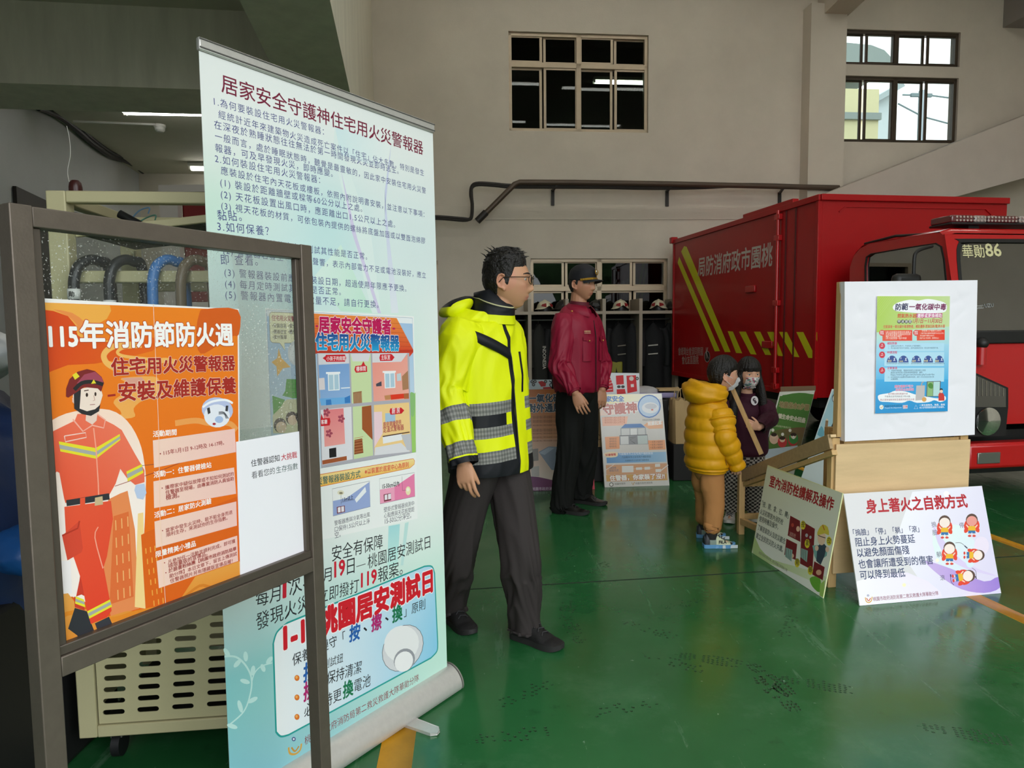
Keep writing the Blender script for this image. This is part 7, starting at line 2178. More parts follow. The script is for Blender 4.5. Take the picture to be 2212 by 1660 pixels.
P2 = Print(wo - wn * 0.010, tr, wu, wn, sg)
Z6 = crop(1840, 460, 5.532)
P2.text('華勛', Z6(1330, 522), Z6(1592, 520), '#d9d3a4', 1.1, 0.012).text('86', Z6(1610, 518), Z6(1792, 516), '#d9d3a4', 1.0, 0.022)
sg.build('unit_number', PR, wf, sharp=180)
sg = MB()
P2 = Print(wo - wn * 0.010, tr, wu, wn, sg)
P2.line([Z6(1492, 1112), Z6(1575, 1105), Z6(1575, 1138), Z6(1492, 1146)], 0.003, '#b9bdbc', closed=True).line([Z6(1505, 1130), Z6(1560, 1125)], 0.003, '#b9bdbc')
P2.text('UZU', Z6(1590, 1132), Z6(1698, 1124), '#9aa0a0', 1.0, 0.01)
sg.build('maker_lettering', PR, wf, sharp=180)
# lower front, bumper, lamps
m = MB()
m.grid([[tk(a, b, z) for b, z in ((1.68, 1.31), (1.715, 1.18), (CB1, 1.02), (CB1, 0.60))] for a in (CA0, CA0 + 0.04, CA1 - 0.04, CA1)])
m.build('front_panel', RED_, truck, sharp=50)
wq2 = [front_px(x, y, CB1 + 0.002) for x, y in ((2100, 712), (2400, 726))]
MB().box(tk((CA0 + CA1) / 2, 1.70, 1.265), (CA1 - CA0 - 0.10, 0.06, 0.10), TAX).build('wiper_cowl', BLKP, truck, bevel=0.01)
bz = [front_px(2150, y, 1.82)[1] for y in (957, 1012)]
bmp = MB().box(tk((CA0 + CA1) / 2, 1.77, (bz[0] + bz[1]) / 2), (CA1 - CA0 + 0.04, 0.14, bz[0] - bz[1]), TAX).build('bumper', RED_, truck, bevel=0.025)
q0, q1 = front_px(2112, 979, 1.845), front_px(2160, 1001, 1.845)
MB().box(tk((q0[0] + q1[0]) / 2, 1.835, (q0[1] + q1[1]) / 2), (q1[0] - q0[0], 0.03, q0[1] - q1[1]), TAX).build('fog_lamp', M('lamp_glass', '#8b8c86', 0.1, 0.7), bmp, bevel=0.006)
hs = [front_px(x, y, CB1 + 0.02) for x, y in ((2085, 800), (2108, 806), (2178, 838), (2178, 880), (2172, 942), (2085, 944))]
hl = MB()
plate(hl, tk(0, CB1 + 0.02, 0), tr, UP, -td, [(a, z) for a, z in hs][::-1], [], 0.05)
hlo = hl.build('headlamp', BLKP, truck)
up_ = [front_px(x, y, CB1 + 0.026) for x, y in ((2090, 806), (2108, 811), (2173, 840), (2173, 880), (2090, 880))]
m = MB()
plate(m, tk(0, CB1 + 0.026, 0), tr, UP, -td, up_[::-1], [], 0.006)
m.build('indicator_lens', M('smoked_lens', '#6f6c66', 0.12, 0.6), hlo)
m = MB()
for i in range(9):
 x = 2094 + i * 9
 a0, a1 = front_px(x, 812 + max(0, (x - 2108)) * 0.44, CB1 + 0.03), front_px(x, 856, CB1 + 0.03)
 m.bar(tk(a0[0], CB1 + 0.03, a0[1] - 0.005), tk(a1[0], CB1 + 0.03, a1[1]), 0.006, 0.012, td)
m.build('lens_rib', M('lens_rib_glass', '#a3a097', 0.1, 0.8), hlo)
lc_ = front_px(2134, 911, CB1 + 0.03)
MB().lathe(tk(lc_[0], CB1 - 0.02, lc_[1]), [(0.0, 0.01), (0.03, 0.012), (0.035, 0.03), (0.05, 0.02), (0.10, 0.045), (0.104, 0.055)], -td, 28).build('reflector', CHR, hlo)
MB().lathe(tk(lc_[0], CB1 + 0.035, lc_[1]), [(0.0, 0.012), (0.06, 0.01), (0.106, 0.0)], -td, 28).build('lamp_glass', glass('lamp_cover_glass', (0.85, 0.87, 0.86), 1.0), hlo)
sp0 = front_px(2123, 742, CB1 + 0.03)
MB().ball(tk(sp0[0], CB1 + 0.02, sp0[1]), (0.045, 0.05, 0.045), TAX).build('marker_lamp', BLKP, truck)
MB().cyl(tk(sp0[0], CB1 + 0.02, sp0[1] - 0.16), tk(sp0[0], CB1 + 0.02, sp0[1] - 0.03), 0.035, 16).build('marker_lamp_base', RED_, truck)
# mirror
mir = MB().tube(smooth_path([tuple(at(x, y, d_)) for x, y, d_ in ((2013.5, 532, 5.55), (1992, 538, 5.50), (1979, 546, 5.46), (1975, 560, 5.45), (1973.5, 598, 5.45))], 5), 0.013, 10).build('mirror_arm', BLKP, truck)
c = at(1956, 640, 5.45)
MB().box(c, (0.22, 0.09, 0.34), TAX).build('mirror', BLKP, mir, bevel=0.035)
# interior: seats, dashboard, steering wheel
SEAT = M('dark_red_seat', '#5a2026', 0.8)
for a in (CA0 + 0.42, CA1 - 0.42):
 MB().box(tk(a, 0.62, 1.32), (0.46, 0.14, 0.62), TAX).build('seat_back', SEAT, truck, bevel=0.04)
 MB().box(tk(a, 0.84, 1.02), (0.46, 0.50, 0.12), TAX).build('seat', SEAT, truck, bevel=0.03)
 MB().box(tk(a, 0.60, 1.72), (0.24, 0.10, 0.16), TAX).build('headrest', SEAT, truck, bevel=0.03)
MB().box(tk((CA0 + CA1) / 2, 1.50, 1.20), (CA1 - CA0 - 0.12, 0.28, 0.16), TAX).build('dashboard', BLKP, truck, bevel=0.03)
ring = [tk(CA1 - 0.42 + 0.19 * math.cos(2 * PI * k / 24), 1.30 - 0.06 * math.sin(2 * PI * k / 24), 1.32 + 0.17 * math.sin(2 * PI * k / 24)) for k in range(24)]
MB().tube(ring, 0.014, 8, closed=True).build('steering_wheel', BLKP, truck)
MB().box(tk(CA0 + 0.40, 1.45, 1.32), (0.30, 0.18, 0.10), TAX).build('glove_tray', M('grey_plastic', '#4a4a44', 0.6), truck, bevel=0.02)
# roof light bar
lb = front_px(2031, 478, 1.05)
zb_ = lb[1]
lbar = MB().box(tk((lb[0] + CA1 - 0.1) / 2, 1.05, zb_ - 0.035), (CA1 - 0.1 - lb[0], 0.26, 0.02), TAX).build('light_bar', BLKP, truck, bevel=0.008)
a_e = lb[0]
k_ = 0
while a_e < CA1 - 0.15:
 w_ = (0.22, 0.12, 0.30, 0.30, 0.12, 0.22)[k_ % 6]
 MB().box(tk(a_e + w_ / 2, 1.05, zb_ + 0.005), (w_ - 0.008, 0.24, 0.06), TAX).build('light_module', M(('red_lens', 'clear_lens')[k_ % 2], ('#5e2328', '#8d8680')[k_ % 2], 0.12, spec=0.8, coat=0.6), lbar, bevel=0.012)
 a_e += w_
 k_ += 1
m = MB()
a = lb[0] + 0.05
while a < CA1 - 0.2:
 for dz in (-0.012, 0.016):
  m.cyl(tk(a, 1.165, zb_ + 0.003 + dz), tk(a, 1.176, zb_ + 0.003 + dz), 0.009, 10)
 a += 0.033
m.build('led_row', M('led_lens', '#c9bdb6', 0.15, 0.4), lbar)
for a in (lb[0] + 0.25, CA1 - 0.4):
 MB().box(tk(a, 1.05, (zb_ - 0.045 + ZR) / 2 + 0.01), (0.10, 0.16, zb_ - 0.045 - ZR + 0.01), TAX).build('light_bar_foot', BLKP, truck)
MB().tube([tk(CA0 + 0.05, 1.45, 2.07), tk(CA0 + 0.04, 0.9, 2.12), tk(CA0 + 0.04, 0.5, 2.10)], 0.012, 8).build('drip_rail', BLKP, truck)
# ================================================================ PEOPLE: BUILDERS
def frame(f, up=UP):
 """forward -> (f, s right, u)"""
 f = V(f).normalized()
 s = f.cross(up).normalized()
 return f, s, s.cross(f)
def heading(deg, pitch=0.0):
 """deg: 0 faces the camera side (-Y), 90 faces +X (picture right)"""
 a, p = R(deg), R(pitch)
 return V((math.sin(a) * math.cos(p), -math.cos(a) * math.cos(p), math.sin(p)))
class Head:
 """head surface: point for a direction, with brow, sockets, nose, lips, chin"""
 def __init__(s, c, f, k=1.0, roll=0.0, child=0.0, nose=1.0):
  s.c = V(c)
  s.f, s.s, s.u = frame(f)
  if roll:
   q = Matrix.Rotation(roll, 3, s.f)
   s.s, s.u = q @ s.s, q @ s.u
  s.k, s.child, s.nose = k, child, nose
 def local(s, x, y, z):
  """x forward, y right, z up (metres before scale)"""
  return s.c + (s.f * x + s.s * y + s.u * z) * s.k
 def shape(s, dx, dy, dz):
  ch = s.child
  ax = 0.098 if dx < 0 else 0.092
  p = [dx * ax, dy * 0.0765, dz * (0.118 if dz > 0 else 0.112)]
  x, y, z = p
  if z < 0:
   t = -z / 0.112
   y *= 1 - (0.30 - 0.04 * ch) * t ** 1.5
   if x < 0:
    x *= 1 - 0.45 * t ** 1.3
   else:
    x *= 1 - 0.02 * t
    x += 0.012 * t * (1 - abs(y) / 0.08)
  else:
   x *= 1 + 0.02 * (1 if x < 0 else 0)
  if x > 0:
   g = lambda cy_, cz, sy, sz: math.exp(-((y - cy_) / sy) ** 2 - ((z - cz) / sz) ** 2)
   ay = abs(y)
   ga = lambda cy_, cz, sy, sz: math.exp(-((ay - cy_) / sy) ** 2 - ((z - cz) / sz) ** 2)
   n = 0.0
   if -0.052 < z < 0.03:
    t = min(1, max(0, (0.026 - z) / 0.058))
    amp = (0.003 + 0.022 * t ** 1.3) * s.nose * (1 - 0.35 * ch)
    if z < -0.034:
     amp *= max(0, 1 - (-0.034 - z) / 0.014) ** 0.7
    n += amp * math.exp(-(y / (0.0085 + 0.006 * t)) ** 2)
   n += 0.006 * s.nose * ga(0.012, -0.037, 0.007, 0.007)
   n += 0.0045 * ga(0.028, 0.028, 0.022, 0.009)
   n += -0.0085 * ga(0.031, 0.008, 0.015, 0.010)
   n += 0.005 * ga(0.046, -0.014, 0.018, 0.016)
   n += 0.0065 * g(0, -0.0615, 0.019, 0.0042) + 0.0068 * g(0, -0.0725, 0.017, 0.005)
   n += -0.0045 * g(0, -0.0668, 0.021, 0.0018)
   n += -0.002 * g(0, -0.084, 0.016, 0.006)
   n += (0.007 - 0.004 * ch) * g(0, -0.100, 0.017, 0.012)
   x += n * min(1, max(0, x / 0.03))
  return x, y, z
 def grid(s, off=None, nu=112, nv=84):
  """closed surface; off(x, y, z) gives extra thickness"""
  rows = []
  for j in range(nv + 1):
   th = PI * j / nv
   row = []
   for i in range(nu):
    a = 2 * PI * i / nu
    d = (math.sin(th) * math.cos(a), math.sin(th) * math.sin(a), -math.cos(th))
    x, y, z = s.shape(*d)
    if off:
     t = off(x, y, z)
     x, y, z = x + d[0] * t, y + d[1] * t, z + d[2] * t
    row.append(s.local(x, y, z))
   rows.append(row)
  return rows
 def front(s, y, z):
  """surface point on the face at height z, offset y"""
  dz = z / (0.118 if z > 0 else 0.112)
  t = max(0, -z / 0.112)
  dy = y / 0.0765 / (1 - 0.30 * t ** 1.5)
  dx = math.sqrt(max(0.01, 1 - dz * dz - dy * dy))
  return s.shape(dx, dy, dz)
 def back(s, p):
  q = (p - s.c) / s.k
  return q.dot(s.f), q.dot(s.s), q.dot(s.u)
def knots(x, ks):
 if x <= ks[0][0]:
  return ks[0][1]
 for (a, b), (c, d) in zip(ks, ks[1:]):
  if x < c:
   t = (x - a) / (c - a)
   t = t * t * (3 - 2 * t)
   return b + (d - b) * t
 return ks[-1][1]
def limb(mb, pts, n=14):
 """pts: (x, y, z, r) spline with rounded ends"""
 q = smooth_path(pts, 6)
 mb.tube([p[:3] for p in q], [max(0.002, p[3]) for p in q], n)
 for e in (q[0], q[-1]):
  mb.ball(e[:3], e[3] * 0.98, None, 12, 8)
def V4(v, r):
 return (v.x, v.y, v.z, r)
def hand(mb, wrist, d, nrm, side, k=1.0, curl=(0.35, 0.4, 0.45, 0.5), spread=0.10, thumb=0.6, tcurl=0.3):
 """d towards the fingertips, nrm out of the palm, side the thumb direction"""
 d = V(d).normalized()
 nrm = (V(nrm) - d * V(nrm).dot(d)).normalized()
 sd = d.cross(nrm)
 if sd.dot(V(side)) < 0:
  sd = -sd
 w = V(wrist)
 rows = []
 for t, hw, ht in ((-0.015, 0.025, 0.019), (0.0, 0.026, 0.018), (0.025, 0.035, 0.0165), (0.055, 0.041, 0.0145), (0.080, 0.041, 0.012), (0.088, 0.037, 0.009)):
  rows.append([w + d * t * k + (sd * math.cos(a) * hw + nrm * math.sin(a) * ht) * k for a in [2 * PI * i / 16 for i in range(16)]])
 m0 = len(mb.v)
 mb.grid(rows, wrap=True)
 mb.f.append([m0 + i for i in reversed(range(16))])
 mb.m.append(0)
 mb.c.append(None)
 mb.f.append([m0 + 80 + i for i in range(16)])
 mb.m.append(0)
 mb.c.append(None)
 for i, (off, ln, r) in enumerate(((0.031, 0.072, 0.0086), (0.0105, 0.080, 0.0088), (-0.0105, 0.074, 0.0084), (-0.030, 0.058, 0.0074))):
  p = w + d * 0.070 * k + sd * off * k
  dd = (d + sd * spread * (off / 0.03)).normalized()
  pts = [V4(p, r * 1.12 * k), V4(p + dd * 0.016 * k, r * 1.08 * k)]
  p = p + dd * 0.016 * k
  ang = 0.0
  for seg, fr in enumerate((0.44, 0.31, 0.25)):
   ang += curl[i] * (0.7, 1.0, 0.7)[seg]
   v = dd * math.cos(ang) + nrm * math.sin(ang)
   p = p + v * ln * fr * k
   pts.append(V4(p, r * (1.0, 0.92, 0.74)[seg] * k))
  limb(mb, pts, 10)
 p = w + d * 0.018 * k + sd * 0.024 * k
 v = (d * math.cos(thumb) + sd * math.sin(thumb) + nrm * 0.25).normalized()
 v2 = (v + nrm * tcurl + d * 0.4).normalized()
 v3 = (v2 + nrm * tcurl * 0.8 + d * 0.35).normalized()
 limb(mb, [V4(p, 0.0135 * k), V4(p + v * 0.034 * k, 0.0112 * k), V4(p + v * 0.034 * k + v2 * 0.030 * k, 0.0096 * k), V4(p + v * 0.034 * k + v2 * 0.03 * k + v3 * 0.022 * k, 0.0074 * k)], 10)
def fuse(mb, name, mat, parent, voxel, colour, smooth=4):
 """union of the shells in mb as one continuous skin, coloured by colour(point)"""
 me = bpy.data.meshes.new('tmp_body')
 me.from_pydata([tuple(p) for p in mb.v], [], mb.f)
 o = bpy.data.objects.new('tmp_body', me)
 COL.objects.link(o)
 r = o.modifiers.new('r', 'REMESH')
 r.mode = 'VOXEL'
 r.voxel_size = voxel
 s = o.modifiers.new('s', 'SMOOTH')
 s.factor = 0.5
 s.iterations = smooth
 e = o.evaluated_get(bpy.context.evaluated_depsgraph_get())
 m2 = e.to_mesh()
 out = MB()
 out.v = [v.co.copy() for v in m2.vertices]
 out.f = [list(p.vertices) for p in m2.polygons]
 e.to_mesh_clear()
 bpy.data.objects.remove(o)
 bpy.data.meshes.remove(me)
 vc = [colour(p) for p in out.v]
 out.m = [0] * len(out.f)
 out.c = [[vc[i] for i in f] for f in out.f]
 return out.build(name, mat, parent, sharp=180)
LOFT = (0, 0, 0.0)
def loft(rings, side, n=72, per=8, fold=None, colf=None, sq=2.0, mb=None, mi=0, caps=(False, False), closed=True, lining=0.0):
 """rings: (centre, rx, ry[, twist]); rx along side, ry along the other axis; Catmull-Rom between rings.
 fold(a, v, p, n) -> outward displacement, colf(a, v, p) -> linear colour"""
 mb = mb or MB()
 flat = [(*V(r[0]), r[1], r[2]) for r in rings]
 q = smooth_path(flat, per)
 L = len(q)
 rows = []
 side = V(side)
 info = []
 for i, p in enumerate(q):
  c = V(p[:3])
  T = (V(q[min(i + 1, L - 1)][:3]) - V(q[max(i - 1, 0)][:3])).normalized()
  X = (side - T * side.dot(T)).normalized()
  Y = T.cross(X)
  row, ri = [], []
  for k in range(n):
   a = 2 * PI * k / n
   ca, sa = math.cos(a), math.sin(a)
   ex = 2.0 / sq
   x = math.copysign(abs(ca) ** ex, ca) * p[3]
   y = math.copysign(abs(sa) ** ex, sa) * p[4]
   nn = (X * (ca / max(p[3], 1e-3)) + Y * (sa / max(p[4], 1e-3))).normalized()
   pt = c + X * x + Y * y
   v = i / (L - 1)
   if fold:
    pt = pt + nn * fold(a, v, pt, nn)
   row.append(pt)
   ri.append((a, v, pt))
  rows.append(row)
  info.append(ri)
 def cf(i, k):
  global LOFT
  if not colf:
   return None
  k2 = (k + 1) % n
  a = info[i][k][0] + PI / n
  pm = (rows[i][k] + rows[i][k2] + rows[min(i + 1, L - 1)][k] + rows[min(i + 1, L - 1)][k2]) / 4
  LOFT = (i, k, (q[i][2] + q[min(i + 1, L - 1)][2]) / 2)
  return colf(a, (i + 0.5) / (L - 1), pm)
 b = len(mb.v)
 mb.grid(rows, mi, True, cf)
 for e, base in ((0, b), (1, b + (L - 1) * n)):
  if caps[e]:
   mb.f.append([base + (k if e else n - 1 - k) for k in range(n)])
   mb.m.append(mi)
   mb.c.append(colf(0, e, rows[-e][0]) if colf else None)
 return mb
def cloth_fold(amp, fx=2.0, fv=6.0, seed=0.0, ridge=0.5, prof=None, diag=0.0):
 """soft wrinkles: noise stretched round the limb, sharpened into ridges"""
 def f(a, v, p, n):
  q = V((math.cos(a) * fx, math.sin(a) * fx + seed, v * fv + diag * math.sin(a + seed)))
  x = noise.noise(q) + 0.5 * noise.noise(q * 2.1 + V((5, 1, 9)))
  rd = 1 - 2.2 * abs(noise.noise(q * 1.15 + V((11, 3, 2))))
  k = amp * (prof(v) if prof else 1.0)
  return k * ((1 - ridge) * x + ridge * rd)
 return f
def shoe(heel, toe, parent, h=0.105, w=0.088, upper=None, sole=None, name='shoe', sole_h=0.026, detail=None):
 """trainer: sole, upper lofted from heel to toe with an ankle opening, laces"""
 heel, toe = V((heel.x, heel.y, 0)), V((toe.x, toe.y, 0))
 d = (toe - heel).normalized()
 s = d.cross(UP)
 L = (toe - heel).length
 o = heel
 prof = [(0.0, 0.62), (0.06, 0.80), (0.25, 0.84), (0.45, 0.86), (0.65, 1.0), (0.80, 0.98), (0.92, 0.76), (1.0, 0.36)]
 q = smooth_path(prof, 5)
 m = MB()
 pts = [o + d * L * t + s * w / 2 * k for t, k in q] + [o + d * L * t - s * w / 2 * k for t, k in reversed(q)]
 zr = [0.004 + 0.010 * max(0, (t - 0.8) / 0.2) ** 2 for t, k in q]
 zr = zr + zr[::-1]
 n = len(pts)
 lo = [p + UP * z for p, z in zip(pts, zr)]
 c0 = sum(pts, V((0, 0, 0))) / n
 hi = [c0 + (p - c0) * 1.01 + UP * (sole_h + 0.006 * max(0, z - 0.004) / 0.01) for p, z in zip(pts, zr)]
 tri = tessellate_polygon([[V((p.x, p.y, 0)) for p in pts]])
 m.add([V((p.x, p.y, max(0.001, p.z - 0.003))) for p in lo] + hi, [(i, (i + 1) % n, n + (i + 1) % n, n + i) for i in range(n)] + [tuple(t) for t in tri] + [tuple(n + i for i in t) for t in tri])
 so = m.build('sole', sole or BLK, parent, sharp=50)
 rows = []
 for t, k in q:
  hh = h * (1.0 if t < 0.36 else max(0.42, 1.0 - 0.58 * (max(0, t - 0.36) / 0.40) ** 0.95)) if t < 0.8 else h * max(0.26, 0.42 - 0.16 * ((t - 0.8) / 0.2) ** 2)
  if t < 0.05:
   hh = h * 0.86
  row = []
  for j in range(17):
   a = PI * j / 16
   x = math.cos(a)
   x = math.copysign(abs(x) ** 0.7, x) * w / 2 * k * (1 - 0.25 * math.sin(a) ** 2 * (1 if t < 0.6 else 0.4))
   row.append(o + d * L * (0.01 + t * 0.98) + s * x + UP * (sole_h - 0.004 + math.sin(a) ** 0.8 * (hh - sole_h)))
  rows.append(row)
 m = MB().grid(rows, colf=(lambda i, k: detail(i / len(q), k / 16)) if detail else None)
 b = len(m.v)
 m.f.append([k for k in range(17)])
 m.m.append(0)
 m.c.append(detail(0, 0.5) if detail else None)
 m.f.append([b - 17 + k for k in reversed(range(17))])
 m.m.append(0)
 m.c.append(detail(1, 0.5) if detail else None)
 up = m.build('shoe_upper', upper, parent, sharp=60)
 lm = MB()
 for t in (0.42, 0.50, 0.58, 0.66):
  hh = h * (1.0 - 0.58 * ((t - 0.36) / 0.40) ** 0.95)
  c = o + d * L * t + UP * (hh + 0.002)
  lm.tube([c - s * w * 0.24 - UP * 0.008, c - s * w * 0.1 + UP * 0.003 + d * 0.006, c + s * w * 0.1 + UP * 0.003 - d * 0.006, c + s * w * 0.24 - UP * 0.008], 0.0026, 6)
 lm.build('laces', M('dark_laces', '#2c2c2e', 0.7), up)
 return up
SKIN = M('skin', '#c99a7c', 0.48, spec=0.35, bump=0.04, bscale=180, attr=True)
HAIR = M('black_hair', '#15120f', 0.42, spec=0.4, bump=0.6, bscale=140)
EYE = M('eye', (0.8, 0.8, 0.8), 0.15, attr=True)
def skin_colour(H, base='#c8977a', lip='#a8635a', cheek='#cc8a74', k=1.0):
 b, l, c_ = lin(base), lin(lip), lin(cheek)
 def f(p):
  x, y, z = H.back(p)
  c = b
  if abs(x) < 0.16 and abs(y) < 0.1 and -0.13 < z < 0.14:
   if x > 0.03:
    e = math.exp(-((y / 0.021) ** 4) - (((z + 0.0668) / 0.0095) ** 4))
    c = mixc(c, l, 0.75 * e)
    e2 = math.exp(-(((abs(y) - 0.042) / 0.02) ** 2) - (((z + 0.025) / 0.02) ** 2))
    c = mixc(c, c_, 0.5 * e2)
   if abs(y) > 0.066 and abs(z) < 0.05:
    c = mixc(c, c_, 0.45)
  return c
 return f
def face_parts(H, parent, brow='#1d1712', gaze=0.0, lids=None):
 """eyeballs and eyebrows (children of the person)"""
 for sg in (-1, 1):
  x, y, z = H.front(0.031 * sg, 0.007)
  c = H.local(x - 0.0085 + 0.0028, y, z)
  m = MB().ball(c, 0.0115 * H.k, (H.s, H.u, H.f), 20, 16)
  cols = []
  for fc in m.f:
   p = sum((m.v[i] for i in fc), V((0, 0, 0))) / len(fc) - c
   dx, dy, dz = p.dot(H.f), p.dot(H.s) - gaze * 0.004, p.dot(H.u) + 0.001
   r = math.hypot(dy, dz)
   cols.append(lin('#120c08') if r < 0.0055 * H.k and dx > 0 else lin('#b5ada4'))
  m.c = cols
  m.build('eye', EYE, parent)
  pts = []
  for t in range(6):
   yy = (0.014 + 0.034 * t / 5) * sg
   zz = 0.026 + 0.006 * math.sin(PI * (0.15 + 0.7 * t / 5)) - 0.002 * t / 5
   x, y, z = H.front(yy, zz)
   pts.append(H.local(x + 0.0008, y, z))
  MB().tube(pts, [0.0018 * H.k, 0.0032 * H.k, 0.0034 * H.k, 0.0032 * H.k, 0.0026 * H.k, 0.0012 * H.k], 8).build('eyebrow', M('brow_' + brow[1:], brow, 0.7), parent)
def head_shells(mb, H, lid=0.0046, ears=True):
 rows = H.grid()
 mb.grid(rows, wrap=True)
 for sg in (-1, 1):
  x, y, z = H.front(0.031 * sg, 0.007)
  for dz, th in ((0.0070, 0.0058), (-0.0078, 0.0048)):
   mb.ball(H.local(x - 0.003, y, z + dz), (0.0155 * H.k, 0.0052 * H.k, 0.0075 * H.k), (H.s, H.u, H.f), 14, 10)
  if ears:
   ey = 0.0735 * sg
   mb.ball(H.local(-0.008, ey, -0.006), (0.016 * H.k, 0.0075 * H.k, 0.029 * H.k), (H.f, H.s, H.u), 16, 12)
   pts = []
   for t in range(11):
    a = -0.9 + t * 0.42
    pts.append(H.local(-0.012 + 0.018 * math.cos(a + 1.7), ey + 0.009 * sg, -0.001 + 0.027 * math.sin(a + 1.7)))
   mb.tube(pts, 0.0042 * H.k, 8)
   mb.ball(H.local(-0.002, ey + 0.004 * sg, -0.034), (0.007 * H.k, 0.005 * H.k, 0.008 * H.k), (H.f, H.s, H.u), 12, 8)
def hair_shell(H, parent, thick, seed=0.0, amp=0.003, sc=60.0, name='hair', mat=None, nu=150, nv=110, streak=(1, 1, 1)):
 """hair grown from the head surface; thick(x, y, z) > 0 where there is hair"""
 def off(x, y, z):
  t = thick(x, y, z)
  if t <= -0.02:
   return -0.008
  if streak:
   q = V((x * streak[0], y * streak[1], z * streak[2])) * sc + V((seed, 0, 0))
  else:
   az = math.atan2(y, x)
   q = V((math.cos(az) * 9 + seed, math.sin(az) * 9, z * 9))
  n = noise.noise(q) + 0.6 * noise.noise(q * 2.3)
  return max(-0.006, t + amp * n * (1.6 if t > 0.004 else 0.9))
 rows = H.grid(off, nu, nv)
 return MB().grid(rows, wrap=True).build(name, mat or HAIR, parent, sharp=180)
# ================================================================ MAN IN THE HIGH-VISIBILITY JACKET
def arm_leg_shells(mb, joints):
 for j in joints:
  limb(mb, j)
def sleeve_rings(sh, el, wr, r0, r1, r2, flare=0.0):
 sh, el, wr = V(sh), V(el), V(wr)
 d = (el - sh).normalized()
 d2 = (wr - el).normalized()
 return [(sh - d * 0.02, r0 * 0.72, r0 * 0.80), (sh + d * 0.03, r0 * 0.96, r0 * 1.0), (sh.lerp(el, 0.35), r0 * 0.98, r0), (sh.lerp(el, 0.75), r1 * 1.04, r1 * 1.02), (el, r1, r1 * 1.0), (el.lerp(wr, 0.35), r1 * 0.98, r1 * 0.96), (el.lerp(wr, 0.75), r2 * 1.06, r2 * 1.02), (wr, r2, r2)]
def build_man_yellow():
 root = empty('person', (-0.09, 3.07, 0), 'man in bright yellow reflective jacket, black trousers and glasses, walking to the right', 'person')
 bf = heading(50)
 bf, bs, _ = frame(bf)
 bc = V((-0.095, 3.085, 0))
 def T(s, f, z):
  return bc + bs * s + bf * f + UP * z
 H = Head(at(1096, 609, 3.05), heading(82, -0.12), 1.05, nose=0.72)
 HIV, NAVY = lin('#e2ec00'), lin('#14161b')
 GREY, GREYD = lin('#8c8c86'), lin('#5f605c')
 mb = MB()
 head_shells(mb, H)
 neck_b = T(0, 0.015, 1.40)
 limb(mb, [V4(neck_b, 0.064), V4(H.local(-0.028, 0, -0.10), 0.058), V4(H.local(-0.022, 0, -0.045), 0.056)])
 # torso
 mb.grid([[T(math.cos(a) * rx, math.sin(a) * ry + fo, z) for a in [2 * PI * i / 24 for i in range(24)]] for rx, ry, z, fo in ((0.02, 0.02, 0.80, 0), (0.14, 0.10, 0.82, 0), (0.15, 0.105, 0.95, 0), (0.135, 0.095, 1.08, 0), (0.155, 0.11, 1.25, 0.01), (0.165, 0.10, 1.36, 0.01), (0.08, 0.06, 1.42, 0.01), (0.02, 0.02, 1.43, 0.01))], wrap=True)
 # arms
 shR, elR, wrR = T(0.150, -0.005, 1.345), at(965, 850, 2.90), at(1001, 998, 2.80)
 shL, elL, wrL = T(-0.15, 0.0, 1.345), T(-0.232, -0.08, 1.10), T(-0.185, -0.03, 0.90)
 for a, b, c in ((shR, elR, wrR), (shL, elL, wrL)):
  limb(mb, [V4(a, 0.052), V4(a.lerp(b, 0.5), 0.046), V4(b, 0.039), V4(b.lerp(c, 0.4), 0.037), V4(c, 0.026)])
 hd = (at(1010, 1075, 2.765) - wrR).normalized()
 hand(mb, wrR, hd, -V((-0.35, -0.85, 0.1)), (1, -0.3, 0), 0.97, (0.35, 0.45, 0.95, 1.25), 0.06, 0.30, 0.35)
 hand(mb, wrL, bf * 0.45 - UP + bs * 0.55, bs, bf, 0.95, (0.6, 0.7, 0.8, 0.8))
 # legs
 hipR, hipL = T(0.09, 0, 0.86), T(-0.09, 0, 0.86)
 heelL, toeL = floor_pt(1110, 1374), floor_pt(1214, 1408)
 heelR, toeR = floor_pt(962, 1330), floor_pt(1003, 1361)
 toeR = heelR + (toeR - heelR).normalized() * 0.275
 ankL = heelL.lerp(toeL, 0.24) + UP * 0.09
 ankR = heelR.lerp(toeR, 0.24) + UP * 0.09
 knL = at(1122, 1195, 3.0)
 knR = at(989, 1190, 3.08)
 for h, k, a in ((hipR, knR, ankR), (hipL, knL, ankL)):
  limb(mb, [V4(h, 0.078), V4(h.lerp(k, 0.5), 0.068), V4(k, 0.052), V4(k.lerp(a, 0.3), 0.052), V4(a, 0.036)])
 for h, t in ((heelL, toeL), (heelR, toeR)):
  limb(mb, [V4(h.lerp(t, 0.2) + UP * 0.05, 0.026), V4(h.lerp(t, 0.45) + UP * 0.034, 0.012), V4(h.lerp(t, 0.75) + UP * 0.030, 0.008)])
 fuse(mb, 'body', SKIN, root, 0.0034, skin_colour(H, '#c2906f'))
 face_parts(H, root, '#201a16')
 def hair(x, y, z):
  lim = knots(x, ((-0.08, -0.066), (-0.036, -0.058), (-0.022, 0.022), (-0.010, 0.022), (-0.003, -0.014), (0.012, -0.014), (0.024, 0.016), (0.040, 0.052), (0.062, 0.062 - 0.25 * max(0, abs(y) - 0.02))))
  e = z - lim
  top = min(1, max(0, (z - 0.03) / 0.06))
  return max(-0.010, min(0.55 * e, 0.004 + 0.019 * top))
 hair_shell(H, root, hair, 1.0, 0.0030, 38, streak=(1.0, 2.2, 0.8))
 tf = MB()
 rnd = random.Random(4)
